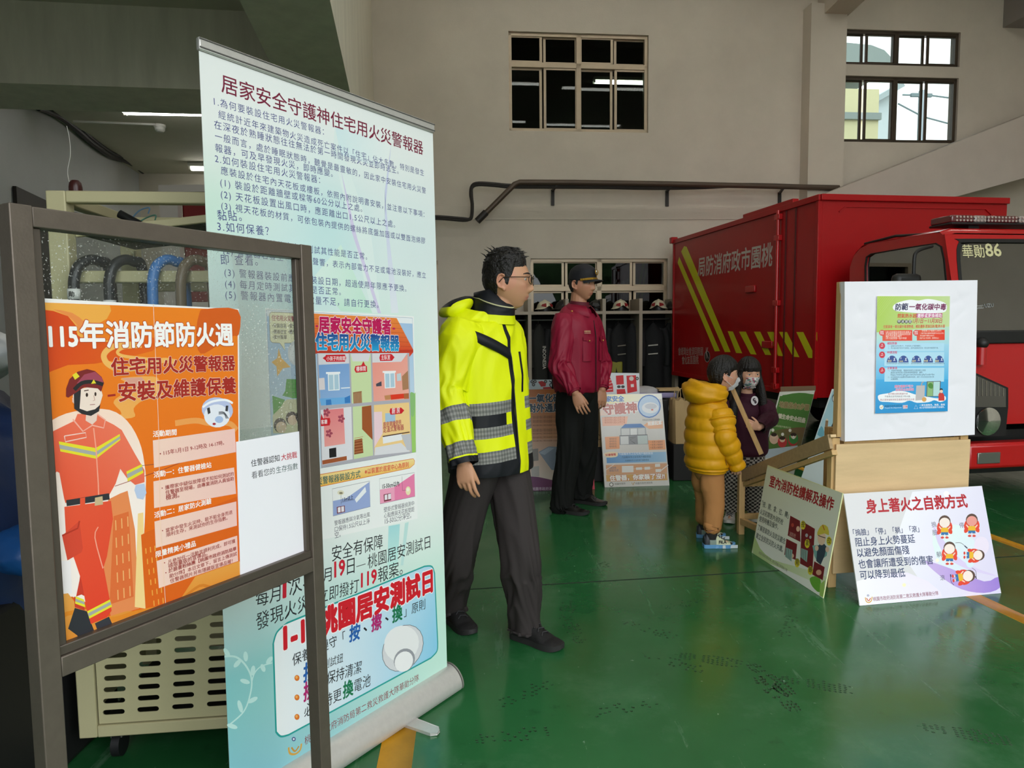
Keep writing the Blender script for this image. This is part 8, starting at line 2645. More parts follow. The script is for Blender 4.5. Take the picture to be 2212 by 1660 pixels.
 for i in range(260):
  a, el = rnd.uniform(-PI, PI), rnd.uniform(0.25, 1.35)
  d = (math.cos(el) * math.cos(a), math.cos(el) * math.sin(a), math.sin(el))
  x, y, z = H.shape(*d)
  t = hair(x, y, z)
  if t < 0.012:
   continue
  p = H.local(x + d[0] * t, y + d[1] * t, z + d[2] * t)
  q = H.local(x + d[0] * (t + 0.008) + 0.016 + rnd.uniform(-0.012, 0.004), y + d[1] * (t + 0.008) + rnd.uniform(-0.006, 0.006), z + d[2] * (t + 0.004) - 0.002)
  tf.tube([p - (q - p) * 0.6, p, q], [0.0034, 0.0028, 0.0004], 5)
 for dx, dz, lx in ((-0.055, 0.118, -0.03), (-0.066, 0.110, -0.03), (-0.045, 0.124, -0.022), (-0.08, 0.095, -0.03)):
  p = H.local(dx, 0.01, dz)
  tf.tube([p, H.local(dx + lx * 0.4, 0.005, dz + 0.014), H.local(dx + lx, 0.0, dz + 0.024)], [0.004, 0.0026, 0.0005], 6)
 tf.build('hair_tuft', HAIR, root)
 # glasses
 gm = M('glasses_frame', '#3a2a22', 0.3, 0.3)
 g = MB()
 for sg in (-1, 1):
  cx, cy_, cz = 0.1035, 0.033 * sg, 0.004
  ring = [H.local(cx - 0.004 * abs(math.cos(a)) * 1.0 - (0.006 if math.cos(a) * sg > 0 else 0) * abs(math.cos(a)), cy_ + 0.024 * math.cos(a), cz + 0.0185 * math.sin(a)) for a in [2 * PI * k / 24 for k in range(24)]]
  g.tube(ring, 0.0016, 6, closed=True)
  g.tube([H.local(0.097, 0.057 * sg, 0.012), H.local(0.085, 0.073 * sg, 0.013), H.local(0.03, 0.0800 * sg, 0.014), H.local(-0.004, 0.0820 * sg, 0.013), H.local(-0.022, 0.081 * sg, -0.006)], 0.0019, 6)
 g.tube([H.local(0.105, -0.010, 0.010), H.local(0.109, 0, 0.013), H.local(0.105, 0.010, 0.010)], 0.0016, 6)
 go = g.build('glasses', gm, root)
 for sg in (-1, 1):
  ln = MB()
  ln.prism([H.local(0.1015, 0.033 * sg + 0.023 * math.cos(a), 0.004 + 0.0175 * math.sin(a)) for a in [2 * PI * k / 20 for k in range(20)]], H.f * 0.001)
  ln.build('lens', glass('spectacle_glass', (0.95, 0.96, 0.95), 0.5), go)
 # ---- jacket: body, sleeves, collar, hood, pockets
 JM = M('reflective_jacket_cloth', (0.6, 0.7, 0), 0.55, spec=0.3, attr=True, bump=0.30, bscale=13)
 z_hem, z_sh = 0.755, 1.425
 rings = [(T(-0.0, 0.0, z_hem), 0.205, 0.150), (T(0, 0.0, 0.80), 0.206, 0.152), (T(0, 0.0, 0.92), 0.202, 0.152), (T(0, 0.004, 1.06), 0.198, 0.150), (T(0, 0.006, 1.20), 0.200, 0.150), (T(0, 0.006, 1.30), 0.203, 0.144), (T(0, 0.006, 1.365), 0.190, 0.130), (T(0, 0.008, 1.415), 0.150, 0.112), (T(0.0, 0.018, 1.445), 0.105, 0.095), (T(0.0, 0.022, 1.46), 0.085, 0.085)]
 rings = [(c + V((-0.042 * max(0, c.z - 0.8) / 0.6, 0, 0)), a_, b_) for c, a_, b_ in rings]
 def tcol(a, v, p):
  i, k, z = LOFT
  c_ = math.cos(a)
  s_ = 0.2 * math.copysign(abs(c_) ** 0.89, c_) * SGN
  front = (p - bc).dot(bf) > 0
  if front and -0.085 < s_ < -0.014:         # storm flap beside the zip
   if 1.09 < z < 1.26 and -0.078 < s_ < -0.060:
    return NAVY
   return HIV
  if z < 0.810:
   return NAVY
  if front and abs(s_) < 0.013 and z < 1.40:
   return NAVY
  for z0, z1 in ((0.812, 0.859), (0.918, 0.966), (1.022, 1.070)):
   if z0 <= z < z1:
    return (GREY, GREYM, GREYM, GREYD)[(i % 2) * 2 + k % 2]
  if front and s_ > 0.045 and 0.968 <= z < 1.019:
   return NAVY
  return HIV
 GREYM = mixc(GREY, GREYD, 0.6)
 SGN = 1
 ff = cloth_fold(0.014, 1.6, 4.0, 2.0, 0.55, lambda v: 0.45 + 0.7 * math.sin(PI * min(1, v * 1.1)), 1.6)
 m = loft(rings, bs, 160, 14, ff, tcol, 2.25)
 jk = m.build('jacket', JM, root, sharp=180)
 def onj(s_, z, lift):
  rx, ry = 0.201, 0.149
  return T(s_, ry * max(0.0, 1 - (abs(s_) / rx) ** 2.25) ** (1 / 2.25) + 0.006 + lift, z) + V((-0.042 * max(0, z - 0.8) / 0.6, 0, 0))
 rows = []
 for i in range(15):
  s_ = 0.010 + 0.165 * i / 14
  zc = 1.262 + s_ * 0.50
  rows.append([onj(s_, zc - 0.024, 0.002), onj(s_, zc - 0.022, 0.012), onj(s_, zc + 0.022, 0.012), onj(s_, zc + 0.024, 0.002)])
 m = MB().grid(rows)
 m.c = [NAVY] * len(m.f)
 m.build('chest_flap', JM, jk, sharp=180)
 # right sleeve (near the camera) and left sleeve
 cuffR = wrR - (elR - wrR).normalized() * 0.014
 cuffL = wrL + (elL - wrL).normalized() * 0.01
 def scol(a, v, p):
  if v > 0.94:
   return NAVY
  i, k, z = LOFT
  if 0.675 < v < 0.755 or 0.84 < v < 0.925:
   return (GREY, GREYM, GREYM, GREYD)[(i % 2) * 2 + k % 2]
  return HIV
 fs_ = cloth_fold(0.016, 1.7, 5.5, 7.0, 0.55, lambda v: 0.5 + 0.9 * math.exp(-((v - 0.55) / 0.25) ** 2) + 0.5 * math.exp(-((v - 0.9) / 0.1) ** 2), 1.5)
 shR2 = T(0.150, 0.0, 1.375)
 shL2 = T(-0.130, 0.0, 1.372) + V((-0.042, 0, 0))
 loft(sleeve_rings(shR2, elR, cuffR, 0.098, 0.076, 0.052), V((0.3, -1, 0)), 80, 12, fs_, scol, 2.1, caps=(True, False)).build('sleeve', JM, root, sharp=180)
 loft(sleeve_rings(shL2, elL, cuffL, 0.098, 0.076, 0.052), V((0.3, -1, 0)), 60, 12, fs_, scol, 2.1, caps=(True, False)).build('sleeve', JM, root, sharp=180)
 # elastic cuff gathers
 # collar: black inside, standing open
 cr = []
 cfr = frame(heading(62))
 for z, r1, r2, fo in ((1.405, 0.104, 0.104, 0.014), (1.445, 0.092, 0.100, 0.020), (1.480, 0.087, 0.098, 0.024), (1.500, 0.087, 0.098, 0.026), (1.496, 0.080, 0.090, 0.025), (1.43, 0.078, 0.088, 0.02)):
  cr.append((T(0, fo, z), r1, r2))
 def ccol(a, v, p):
  q = p - T(0, 0.02, p.z)
  if v < 0.18:
   return HIV
  if 0.56 < v < 0.62:
   return lin('#b8b48a')
  return NAVY
 def cfold(a, v, p, n):
  q = p - bc
  dip = -0.0
  return 0.004 * noise.noise(p * 22)
 m = loft(cr, bs, 90, 8, cfold, ccol, 2.0)
 for i, p in enumerate(m.v):       # the stand collar drops towards the front
  q = p - bc
  f_ = q.dot(bf) - 0.02
  if p.z > 1.43:
   m.v[i] = p - UP * (max(0, f_ / 0.1) * 0.035 * (p.z - 1.43) / 0.07) + UP * (max(0, -f_ / 0.1) * 0.010)
 m.build('collar', JM, root, sharp=180)
 # folded hood lying on the back
 hrows = []
 for i in range(25):
  t = i / 24
  a = -1.25 + 2.5 * t              # around the back of the neck
  dirv = -bf * math.cos(a) + bs * math.sin(a)
  row = []
  wv = math.cos(a * 0.72)
  for k in range(20):
   b = 2 * PI * k / 20
   rr = 0.088 + (0.060 + 0.090 * wv) * (0.5 + 0.5 * math.cos(b)) * 1.0
   zz = 1.450 - 0.012 * wv + (0.022 + 0.016 * wv) * math.sin(b) + 0.060 * wv * (0.5 - 0.5 * math.cos(b))
   p = T(0, 0.01, zz) + dirv * (rr)
   p += V((0, 0, 1)) * 0.006 * noise.noise(p * 16) + dirv * 0.010 * noise.noise(p * 11 + V((3, 3, 3)))
   row.append(p)
  hrows.append(row)
 def hcol(i, k):
  b = 2 * PI * (k + 0.5) / 20
  if 0.65 < b < 4.2:
   return NAVY
  return HIV
 m = MB().grid(hrows, 0, True, hcol)
 for e in (0, 24):
  m.f.append([e * 20 + k for k in (range(20) if e else reversed(range(20)))])
  m.m.append(0)
  m.c.append(HIV)
 m.build('hood', JM, root, sharp=180)
 # dark strip between collar and hood on the shoulder
 # zip and pull tab
 z_ = MB()
 pts = []
 for zz in (0.80, 0.95, 1.10, 1.25, 1.36, 1.42):
  pts.append(V((-0.042 * max(0, zz - 0.8) / 0.6, 0, 0)) + T(-0.006, 0.158 - (0.03 if zz > 1.34 else 0.0) - (0.02 if zz > 1.4 else 0), zz))
 MB().tube(smooth_path([tuple(p) for p in pts], 4), 0.0035, 6).build('zip', M('black_zip', '#101114', 0.5), jk)
 # ---- trousers and shoes
 TM = M('charcoal_trousers', '#35302f', 0.8, spec=0.2, bump=0.12, bscale=40)
 for hp, kn, an, se in ((hipR, knR, ankR, 3.0), (hipL, knL, ankL, 8.0)):
  an2 = an - UP * 0.035
  rg = [(hp + UP * 0.06, 0.085, 0.10), (hp - UP * 0.06, 0.095, 0.105), (hp.lerp(kn, 0.55), 0.088, 0.094), (kn, 0.076, 0.079), (kn.lerp(an, 0.35), 0.073, 0.075), (kn.lerp(an, 0.75), 0.067, 0.070), (an2 + UP * 0.01, 0.062, 0.069), (an2 - UP * 0.012, 0.063, 0.071)]
  f3 = cloth_fold(0.022, 1.3, 4.5, se, 0.62, lambda v: 0.35 + 0.8 * math.exp(-((v - 0.58) / 0.2) ** 2) + 0.75 * max(0, (v - 0.8) / 0.2), 2.4)
  loft(rg, bs, 84, 14, f3, None, 2.0).build('trouser_leg', TM, root, sharp=180)
 pel = [(T(0, 0, 0.76), 0.10, 0.10), (T(0, 0, 0.80), 0.160, 0.128), (T(0, 0, 0.88), 0.172, 0.130), (T(0, 0, 1.0), 0.165, 0.122)]
 loft(pel, bs, 48, 6).build('trouser_seat', TM, root, sharp=180)
 SH = M('black_trainer', '#1a1919', 0.7, spec=0.3, bump=0.2, bscale=120)
 SO = M('black_sole', '#222120', 0.75)
 shoe(heelL, toeL, root, 0.105, 0.098, SH, SO)
 shoe(heelR, toeR, root, 0.105, 0.098, SH, SO)
 return root
build_man_yellow()
# ================================================================ MAN IN THE CAP AND MAROON JACKET
def build_man_maroon():
 root = empty('person', (0.49, 5.3, 0), 'man in black cap with gold braid and maroon jacket, standing and facing right', 'person')
 bf, bs, _ = frame(heading(50))
 bc = V((at(1246, 760, 5.3).x, 5.3, 0))
 def T(s, f, z):
  return bc + bs * s + bf * f + UP * z
 H = Head(at(1257.5, 615, 5.28), heading(50, -0.16), 1.05, nose=0.75)
 mb = MB()
 head_shells(mb, H)
 limb(mb, [V4(T(0, 0.015, 1.47), 0.066), V4(H.local(-0.03, 0, -0.10), 0.060), V4(H.local(-0.024, 0, -0.045), 0.058)])
 mb.grid([[T(math.cos(a) * rx, math.sin(a) * ry, z) for a in [2 * PI * i / 24 for i in range(24)]] for rx, ry, z in ((0.02, 0.02, 0.86), (0.14, 0.10, 0.88), (0.145, 0.10, 1.05), (0.155, 0.105, 1.25), (0.165, 0.10, 1.42), (0.08, 0.06, 1.49), (0.02, 0.02, 1.50))], wrap=True)
 shR, elR, wrR = T(0.155, 0.0, 1.41), at(1210, 790, 5.10), at(1243, 850, 4.99)
 shL, elL, wrL = T(-0.155, 0.0, 1.41), at(1298, 785, 5.48), at(1301, 842, 5.36)
 for a, b, c in ((shR, elR, wrR), (shL, elL, wrL)):
  limb(mb, [V4(a, 0.054), V4(a.lerp(b, 0.5), 0.047), V4(b, 0.041), V4(b.lerp(c, 0.4), 0.038), V4(c, 0.027)])
 hand(mb, wrR, at(1256, 882, 4.96) - wrR, V((0.25, 0.95, 0)), (1, -0.4, 0), 1.05, (0.30, 0.35, 0.40, 0.45), 0.09, 0.35, 0.3)
 hand(mb, wrL, at(1299, 880, 5.34) - wrL, V((-0.3, 0.9, 0)), (-0.6, -0.6, 0), 1.05, (0.45, 0.5, 0.55, 0.6), 0.07, 0.35, 0.3)
 hipR, hipL = T(0.085, 0, 0.92), T(-0.085, 0, 0.92)
 heelR, toeR = floor_pt(1196, 1104), floor_pt(1264, 1113)
 heelL, toeL = floor_pt(1238, 1084), floor_pt(1292, 1091)
 toeR = heelR + (toeR - heelR).normalized() * 0.285
 toeL = heelL + (toeL - heelL).normalized() * 0.285
 heelR, heelL = toeR - (toeR - heelR).normalized() * 0.285, heelL
 ankR, ankL = heelR.lerp(toeR, 0.24) + UP * 0.09, heelL.lerp(toeL, 0.24) + UP * 0.09
 knR, knL = hipR.lerp(ankR, 0.50) + bf * 0.03, hipL.lerp(ankL, 0.50) + bf * 0.035
 for h, k, a in ((hipR, knR, ankR), (hipL, knL, ankL)):
  limb(mb, [V4(h, 0.080), V4(h.lerp(k, 0.5), 0.070), V4(k, 0.054), V4(k.lerp(a, 0.3), 0.054), V4(a, 0.037)])
 for h, t in ((heelL, toeL), (heelR, toeR)):
  limb(mb, [V4(h.lerp(t, 0.2) + UP * 0.05, 0.026), V4(h.lerp(t, 0.45) + UP * 0.034, 0.012), V4(h.lerp(t, 0.75) + UP * 0.030, 0.008)])
 fuse(mb, 'body', SKIN, root, 0.0038, skin_colour(H, '#bb8768', '#9c5a52'))
 face_parts(H, root, '#2a211c')
 def hair(x, y, z):
  lim = knots(x, ((-0.08, -0.062), (-0.036, -0.055), (-0.022, 0.022), (-0.010, 0.022), (-0.003, -0.010), (0.010, -0.008), (0.020, 0.030), (0.03, 0.07)))
  return max(-0.010, min(0.4 * (z - lim), 0.0045))
 hair_shell(H, root, hair, 3.0, 0.0008, 120, mat=M('cropped_hair', '#1d1916', 0.7, bump=0.5, bscale=300))
 # cap: crown, sweatband, brim with gold braid, badge
 CAPM = M('black_cap_cloth', '#15151b', 0.75, bump=0.15, bscale=120)
 GOLD = M('gold_braid', '#b48a2e', 0.35, 0.6, bump=0.5, bscale=90)
 def crown(x, y, z):
  lim = 0.030 - 0.10 * x * (1 if x < 0 else 0.05)
  if z < lim - 0.004:
   return -0.03
  up = min(1, max(0, (z - lim) / 0.05))
  fr = max(0, x / 0.09)
  return 0.010 + 0.016 * up + 0.018 * fr * up * (1 if z < 0.11 else 0.8)
 cap = hair_shell(H, root, crown, 5, 0.0005, 30, 'cap', CAPM)
 rows = []
 for i in range(25):
  a = -1.05 + 2.1 * i / 24
  row = []
  for t in (0.0, 0.25, 0.5, 0.75, 1.0):
   xx = 0.100 * math.cos(a) + 0.004 + (0.062 * math.cos(a * 1.35)) * t
   yy = 0.084 * math.sin(a) * (1 + 0.02 * t)
   zz = 0.034 - 0.010 * t - 0.012 * (abs(yy) / 0.08) ** 2 * (1 + t * 0.6)
   row.append((xx, yy, zz))
  rows.append(row)
 m = MB()
 m.grid([[H.local(*p) for p in r] for r in rows])
 m.grid([[H.local(p[0], p[1], p[2] - 0.004) for p in reversed(r)] for r in rows])
 ed = [r[-1] for r in rows]
 m.grid([[H.local(p[0] + 0.001, p[1], p[2] + 0.0005) for p in ed], [H.local(p[0] + 0.001, p[1], p[2] - 0.0045) for p in ed]])
 m.build('brim', CAPM, cap)
 g = MB()
 for off, r in ((0.012, 0.0045), (0.017, 0.004)):
  pts = []
  for i in range(23):
   a = -1.2 + 2.4 * i / 22
   pts.append(H.local(0.104 * math.cos(a) + off * 0.55 * math.cos(a), (0.088 + 0.000) * math.sin(a), 0.040 - (off - 0.012) * 1.4 - 0.010 * (abs(math.sin(a))) ** 2))
  g.tube(pts, r, 8)
 g.build('gold_braid', GOLD, cap)
 pc = H.local(0.122, 0, 0.078)
 bu = (H.u - H.f * 0.12).normalized()
 bnn = H.f
 bm = MB()
 for sg in (-1, 1):
  bm.tube(smooth_path([tuple(pc - bu * 0.018), tuple(pc - bu * 0.010 + H.s * 0.012 * sg), tuple(pc + bu * 0.006 + H.s * 0.016 * sg), tuple(pc + bu * 0.018 + H.s * 0.010 * sg)], 4), [0.0036] * 12 + [0.002], 6)
 bm.build('badge_wings', GOLD, cap)
 MB().ball(pc + bu * 0.008, (0.008, 0.004, 0.009), (H.s, bnn, bu), 14, 10).build('badge_centre', M('badge_silver', '#c9c9c4', 0.3, 0.6), cap)
 # ---- jacket
 JM = M('maroon_jacket_cloth', '#8e1131', 0.55, spec=0.35, bump=0.35, bscale=13)
 rings = [(T(0, 0.0, 0.885), 0.168, 0.132), (T(0, 0.0, 0.90), 0.178, 0.142), (T(0, 0.0, 0.96), 0.196, 0.152), (T(0, 0.004, 1.12), 0.198, 0.152), (T(0, 0.008, 1.28), 0.203, 0.155), (T(0, 0.008, 1.38), 0.205, 0.148), (T(0, 0.006, 1.44), 0.188, 0.128), (T(0, 0.008, 1.485), 0.140, 0.105), (T(0, 0.015, 1.512), 0.095, 0.09), (T(0, 0.018, 1.525), 0.08, 0.082)]
 ff = cloth_fold(0.018, 1.7, 4.5, 4.0, 0.6, lambda v: 0.45 + 0.7 * max(0, 1 - v * 1.4), 1.4)
 jk = loft(rings, bs, 120, 12, ff, None, 2.2).build('jacket', JM, root, sharp=180)
 fs_ = cloth_fold(0.020, 1.7, 6.0, 2.0, 0.6, lambda v: 0.35 + 0.9 * math.exp(-((v - 0.6) / 0.25) ** 2), 1.5)
 for a, b, c in ((T(0.155, 0, 1.44), elR, wrR), (T(-0.155, 0, 1.44), elL, wrL)):
  loft(sleeve_rings(a, b, c + (b - c).normalized() * 0.015, 0.084, 0.070, 0.048), V((0.3, -1, 0)), 64, 12, fs_, None, 2.1, caps=(True, False)).build('sleeve', JM, root, sharp=180)
  d = (c - b).normalized()
  MB().tube([c - d * 0.035, c - d * 0.005], [0.046, 0.043], 24).build('cuff', JM, root)
 # lay-down collar leaves
 for sg in (-1, 1):
  rows = []
  for i in range(11):
   t = i / 10
   a = PI - t * (PI - 0.35)          # from the nape to the front
   dirv = bf * math.cos(a) + bs * math.sin(a) * sg
   p = T(0, 0.022, 1.556 - 0.030 * t) + dirv * (0.078 + 0.010 * t)
   q_ = T(0, 0.018, 1.490 - 0.045 * t ** 2) + dirv * (0.108 + 0.034 * t)
   rows.append([p - dirv * 0.012 - UP * 0.01, p, p.lerp(q_, 0.5) + UP * 0.006 + dirv * 0.004, q_, q_ - UP * 0.004 - dirv * 0.004])
  MB().grid(rows).build('collar_leaf', JM, root, sharp=180)
 # shirt collar and tie-dark opening
 loft([(T(0, 0.018, 1.50), 0.074, 0.076), (T(0, 0.026, 1.562), 0.068, 0.073)], bs, 40, 4).build('shirt_collar', M('maroon_shirt', '#5e0f22', 0.7), root, sharp=180)
 BR = M('brass_button', '#c9904e', 0.3, 0.7)
 def onfront(s_, z, lift=0.004):
  # point on the jacket front at side offset s_
  rx, ry = 0.203, 0.155
  f_ = ry * max(0.0, 1 - (abs(s_) / rx) ** 2.2) ** (1 / 2.2)
  return T(s_, f_ + 0.017 + lift, z)
 for sg in (-1, 1):
  fl = MB()
  rows = []
  for zz in (1.305, 1.295, 1.275):
   rows.append([onfront(sg * (0.045 + 0.022 * i), zz - (0.010 if i in (1, 2) and zz < 1.28 else 0) - (0.008 if i in (1, 2) and zz < 1.28 else 0), 0.010) for i in range(5)])
  fl.grid(rows)
  po = fl.build('pocket_flap', JM, jk, sharp=180)
  MB().ball(onfront(sg * 0.09, 1.272, 0.014), 0.0075, None, 12, 8).build('button', BR, po)
  pk = MB()
  rows = [[onfront(sg * (0.048 + 0.020 * i), zz, 0.007 if 0 < i < 4 else 0.0) for i in range(5)] for zz in (1.27, 1.2, 1.14, 1.125)]
  pk.grid(rows)
  pk.build('pocket', JM, jk, sharp=180)
  MB().ball(T(sg * 0.125, 0.045, 1.487), 0.0085, None, 12, 8).build('epaulette_button', BR, root)
 bt = MB()
 P_ = Print(onfront(0.13, 1.335, 0.014), -bs * 0.93 + bf * 0.25, UP, (bf * 0.93 + bs * 0.25), bt, px=False)
 P_.text('桃園消防', (0.0, 0.0), (0.06, 0.0), '#d8b08a', 1.0, 0.02)
 P_.line([(0.0, -0.008), (0.062, -0.008)], 0.004, '#d8a08a')
 bt.build('chest_embroidery', PR, jk, sharp=180)
 MB().tube([T(-0.004, 0.168 - (0.02 if z > 1.4 else 0), z) for z in (0.90, 1.1, 1.3, 1.42)], 0.0035, 6).build('zip', M('black_zip', '#101114', 0.5), jk)
 TM = M('black_trousers', '#141513', 0.8, spec=0.2, bump=0.12, bscale=40)
 for hp, kn, an, se in ((hipR, knR, ankR, 13.0), (hipL, knL, ankL, 18.0)):
  an2 = an - UP * 0.03
  rg = [(hp + UP * 0.05, 0.09, 0.10), (hp - UP * 0.08, 0.102, 0.112), (hp.lerp(kn, 0.5), 0.098, 0.104), (kn, 0.086, 0.090), (kn.lerp(an, 0.4), 0.084, 0.086), (kn.lerp(an, 0.8), 0.080, 0.082), (an2, 0.076, 0.082), (an2 - UP * 0.015, 0.077, 0.083)]
  f3 = cloth_fold(0.022, 1.3, 5.0, se, 0.6, lambda v: 0.3 + 0.6 * math.exp(-((v - 0.55) / 0.2) ** 2) + 0.9 * max(0, (v - 0.75) / 0.25), 2.0)
  loft(rg, bs, 72, 12, f3).build('trouser_leg', TM, root, sharp=180)
 loft([(T(0, 0, 0.80), 0.10, 0.10), (T(0, 0, 0.86), 0.170, 0.128), (T(0, 0, 0.94), 0.175, 0.130), (T(0, 0, 1.02), 0.165, 0.122)], bs, 48, 6).build('trouser_seat', TM, root, sharp=180)
 SH = M('black_leather_shoe', '#161413', 0.32, spec=0.5)
 for h, t in ((heelR, toeR), (heelL, toeL)):
  shoe(h, t, root, 0.095, 0.100, SH, M('black_sole', '#222120', 0.75))
 return root
build_man_maroon()
# ================================================================ BOY IN THE YELLOW PADDED JACKET
def build_boy():
 root = empty('person', (1.27, 4.38, 0), 'boy in yellow padded jacket, tan trousers and white mask, seen from the side', 'person')
 Y0 = 4.38
 bf, bs, _ = frame(heading(97))
 bc = V((at(1532, 930, Y0).x, Y0, 0))
 def T(s, f, z):
  return bc + bs * s + bf * f + UP * z
 def zpx(y):
  return at(1540, y, Y0).z
 H = Head(at(1563, 812, Y0), heading(92, -0.28), 0.90, child=1.0, nose=0.7)
 mb = MB()
 head_shells(mb, H)
 limb(mb, [V4(T(0, 0.03, zpx(880)), 0.045), V4(H.local(-0.03, 0, -0.10), 0.042), V4(H.local(-0.02, 0, -0.045), 0.042)])
 zs, zh = zpx(880), zpx(1010)
 mb.grid([[T(math.cos(a) * rx, math.sin(a) * ry, z) for a in [2 * PI * i / 20 for i in range(20)]] for rx, ry, z in ((0.02, 0.02, zh - 0.02), (0.10, 0.08, zh), (0.11, 0.085, zh + 0.14), (0.115, 0.08, zs - 0.03), (0.05, 0.04, zs + 0.02), (0.01, 0.01, zs + 0.03))], wrap=True)
 shR, elR, wrR = T(0.11, 0.03, zpx(890)), at(1566, 945, Y0 - 0.16), at(1588, 996, Y0 - 0.13)
 shL, elL, wrL = T(-0.11, 0.03, zpx(890)), T(-0.14, 0.08, zpx(945)), T(-0.12, 0.15, zpx(985))
 for a, b, c in ((shR, elR, wrR), (shL, elL, wrL)):
  limb(mb, [V4(a, 0.036), V4(b, 0.029), V4(c, 0.021)])
 hand(mb, wrR, V((0.15, 0.1, -1)), V((0.1, 0.9, 0)), (1, 0, 0), 0.72, (0.5, 0.55, 0.6, 0.65), 0.08, 0.4)
 hand(mb, wrL, V((0.15, 0.1, -1)), V((0.1, -0.9, 0)), (1, 0, 0), 0.72, (0.5, 0.55, 0.6, 0.65), 0.08, 0.4)
 heelR, toeR = floor_pt(1519, 1183), floor_pt(1587, 1182)
 heelL, toeL = floor_pt(1504, 1160), floor_pt(1567, 1163)
 hipR, hipL = T(0.055, 0.0, zpx(1020)), T(-0.055, -0.01, zpx(1020))
 ankR, ankL = heelR.lerp(toeR, 0.26) + UP * 0.075, heelL.lerp(toeL, 0.26) + UP * 0.075
 knR, knL = hipR.lerp(ankR, 0.5) + bf * 0.015, hipL.lerp(ankL, 0.5) + bf * 0.01
 for h, k, a in ((hipR, knR, ankR), (hipL, knL, ankL)):
  limb(mb, [V4(h, 0.056), V4(k, 0.042), V4(k.lerp(a, 0.3), 0.041), V4(a, 0.028)])
 for h, t in ((heelL, toeL), (heelR, toeR)):
  limb(mb, [V4(h.lerp(t, 0.22) + UP * 0.045, 0.022), V4(h.lerp(t, 0.75) + UP * 0.032, 0.009)])
 fuse(mb, 'body', SKIN, root, 0.0032, skin_colour(H, '#cf9f83', '#b0726a', '#d08f7c'))
 face_parts(H, root, '#241c18')
 def hair(x, y, z):
  lim = knots(x, ((-0.08, -0.064), (-0.036, -0.058), (-0.020, 0.010), (-0.004, 0.012), (0.006, -0.006), (0.016, 0.0), (0.030, 0.026), (0.06, 0.040)))
  return max(-0.010, min(0.9 * (z - lim), 0.013 + 0.012 * min(1, max(0, z / 0.08))))
 hair_shell(H, root, hair, 9.0, 0.0028, 46, streak=None)
 # mask with ear loop
 def mask(col, spots=None):
  rows = []
  for i in range(13):
   zz = -0.012 - 0.088 * i / 12
   row = []
   for k in range(17):
    yy = (-0.052 + 0.104 * k / 16) * (1 - 0.12 * i / 12)
    x, y, z = H.front(yy * 0.98, max(zz, -0.098))
    pf = 0.010 + 0.016 * math.exp(-(yy / 0.022) ** 2) * math.sin(PI * (i + 1) / 14)
    x2 = x + (0.004 if abs(yy) > 0.05 else pf * 0.7)
    row.append(H.local(min(x2, 0.135), y * 1.03, zz))
   rows.append(row)
  sp_ = random.Random(3)
  pts = [(sp_.uniform(-.05, .05), sp_.uniform(-.1, -.015), sp_.choice(['#c88a9a', '#7f9a8f', '#b8757f', '#8fa7b8'])) for _ in range(34)]
  def cf(i, k):
   if not spots:
    return lin(col)
   yy, zz = -0.052 + 0.104 * (k + 0.5) / 16, -0.012 - 0.088 * (i + 0.5) / 12
   for a, b, c in pts:
    if (yy - a) ** 2 + (zz - b) ** 2 < 0.0055 ** 2:
     return lin(c)
   return lin(col)
  m = MB().grid(rows, colf=cf)
  mo = m.build('face_mask', M('mask_cloth', (0.8, 0.8, 0.8), 0.8, attr=True), root, sharp=180)
  for sg in (-1, 1):
   MB().tube([H.local(0.055, 0.058 * sg, -0.020), H.local(0.02, 0.078 * sg, -0.004), H.local(-0.014, 0.084 * sg, 0.012)], 0.0016, 6).build('ear_loop', M('white_elastic', '#dcdcdc', 0.8), mo)
   MB().tube([H.local(0.050, 0.055 * sg, -0.075), H.local(0.012, 0.078 * sg, -0.048), H.local(-0.02, 0.083 * sg, -0.022)], 0.0016, 6).build('ear_loop', M('white_elastic', '#dcdcdc', 0.8), mo)
 build_boy.mask = mask
 mask('#e2e3e8')
 # padded jacket: quilted tubes
 YM = M('yellow_padded_cloth', '#d69a08', 0.5, spec=0.35, bump=0.12, bscale=34)
 def quilt(nq, amp, seed):
  def f(a, v, p, n):
   t = (v * nq) % 1.0
   puff = math.sin(PI * t) ** 0.55
   wr = noise.noise(V((math.cos(a) * 3, math.sin(a) * 3 + seed, v * nq * 2.5))) * 0.4 + 0.35 * noise.noise(V((math.cos(a) * 7, math.sin(a) * 7 + seed, v * nq * 1.5)))
   return amp * (puff - 0.5) + amp * 0.45 * wr * puff
  return f
 zc = [zpx(y) for y in (1012, 1000, 960, 920, 885, 862, 845)]
 fwd = [0.0, 0.0, 0.0, 0.0, 0.005, 0.02, 0.03]
 rr = [(0.150, 0.112), (0.165, 0.128), (0.170, 0.132), (0.165, 0.128), (0.150, 0.115), (0.105, 0.090), (0.070, 0.070)]
 rings = [(T(0, f_ - 0.01, z), a, b) for f_, z, (a, b) in zip(fwd, zc, rr)]
 jk = loft(rings, bs, 110, 12, quilt(8.5, 0.013, 1.0), None, 2.1).build('padded_jacket', YM, root, sharp=180)
 for a, b, c in ((T(0.115, 0.02, zpx(888)), elR, wrR), (T(-0.115, 0.02, zpx(888)), elL, wrL)):
  loft(sleeve_rings(a, b, c + (c - b).normalized() * 0.055, 0.080, 0.066, 0.046), V((0.3, -1, 0)), 64, 12, quilt(8, 0.011, 5.0), None, 2.0).build('sleeve', YM, root, sharp=180)
 loft([(T(0, -0.01, zc[0] - 0.012), 0.146, 0.108), (T(0, -0.01, zc[0] + 0.012), 0.150, 0.112)], bs, 80, 4, cloth_fold(0.003, 14, 1, 2)).build('waistband', YM, root, sharp=180)
 # hood dropped on the back
 hrows = []
 hcz = zpx(840)
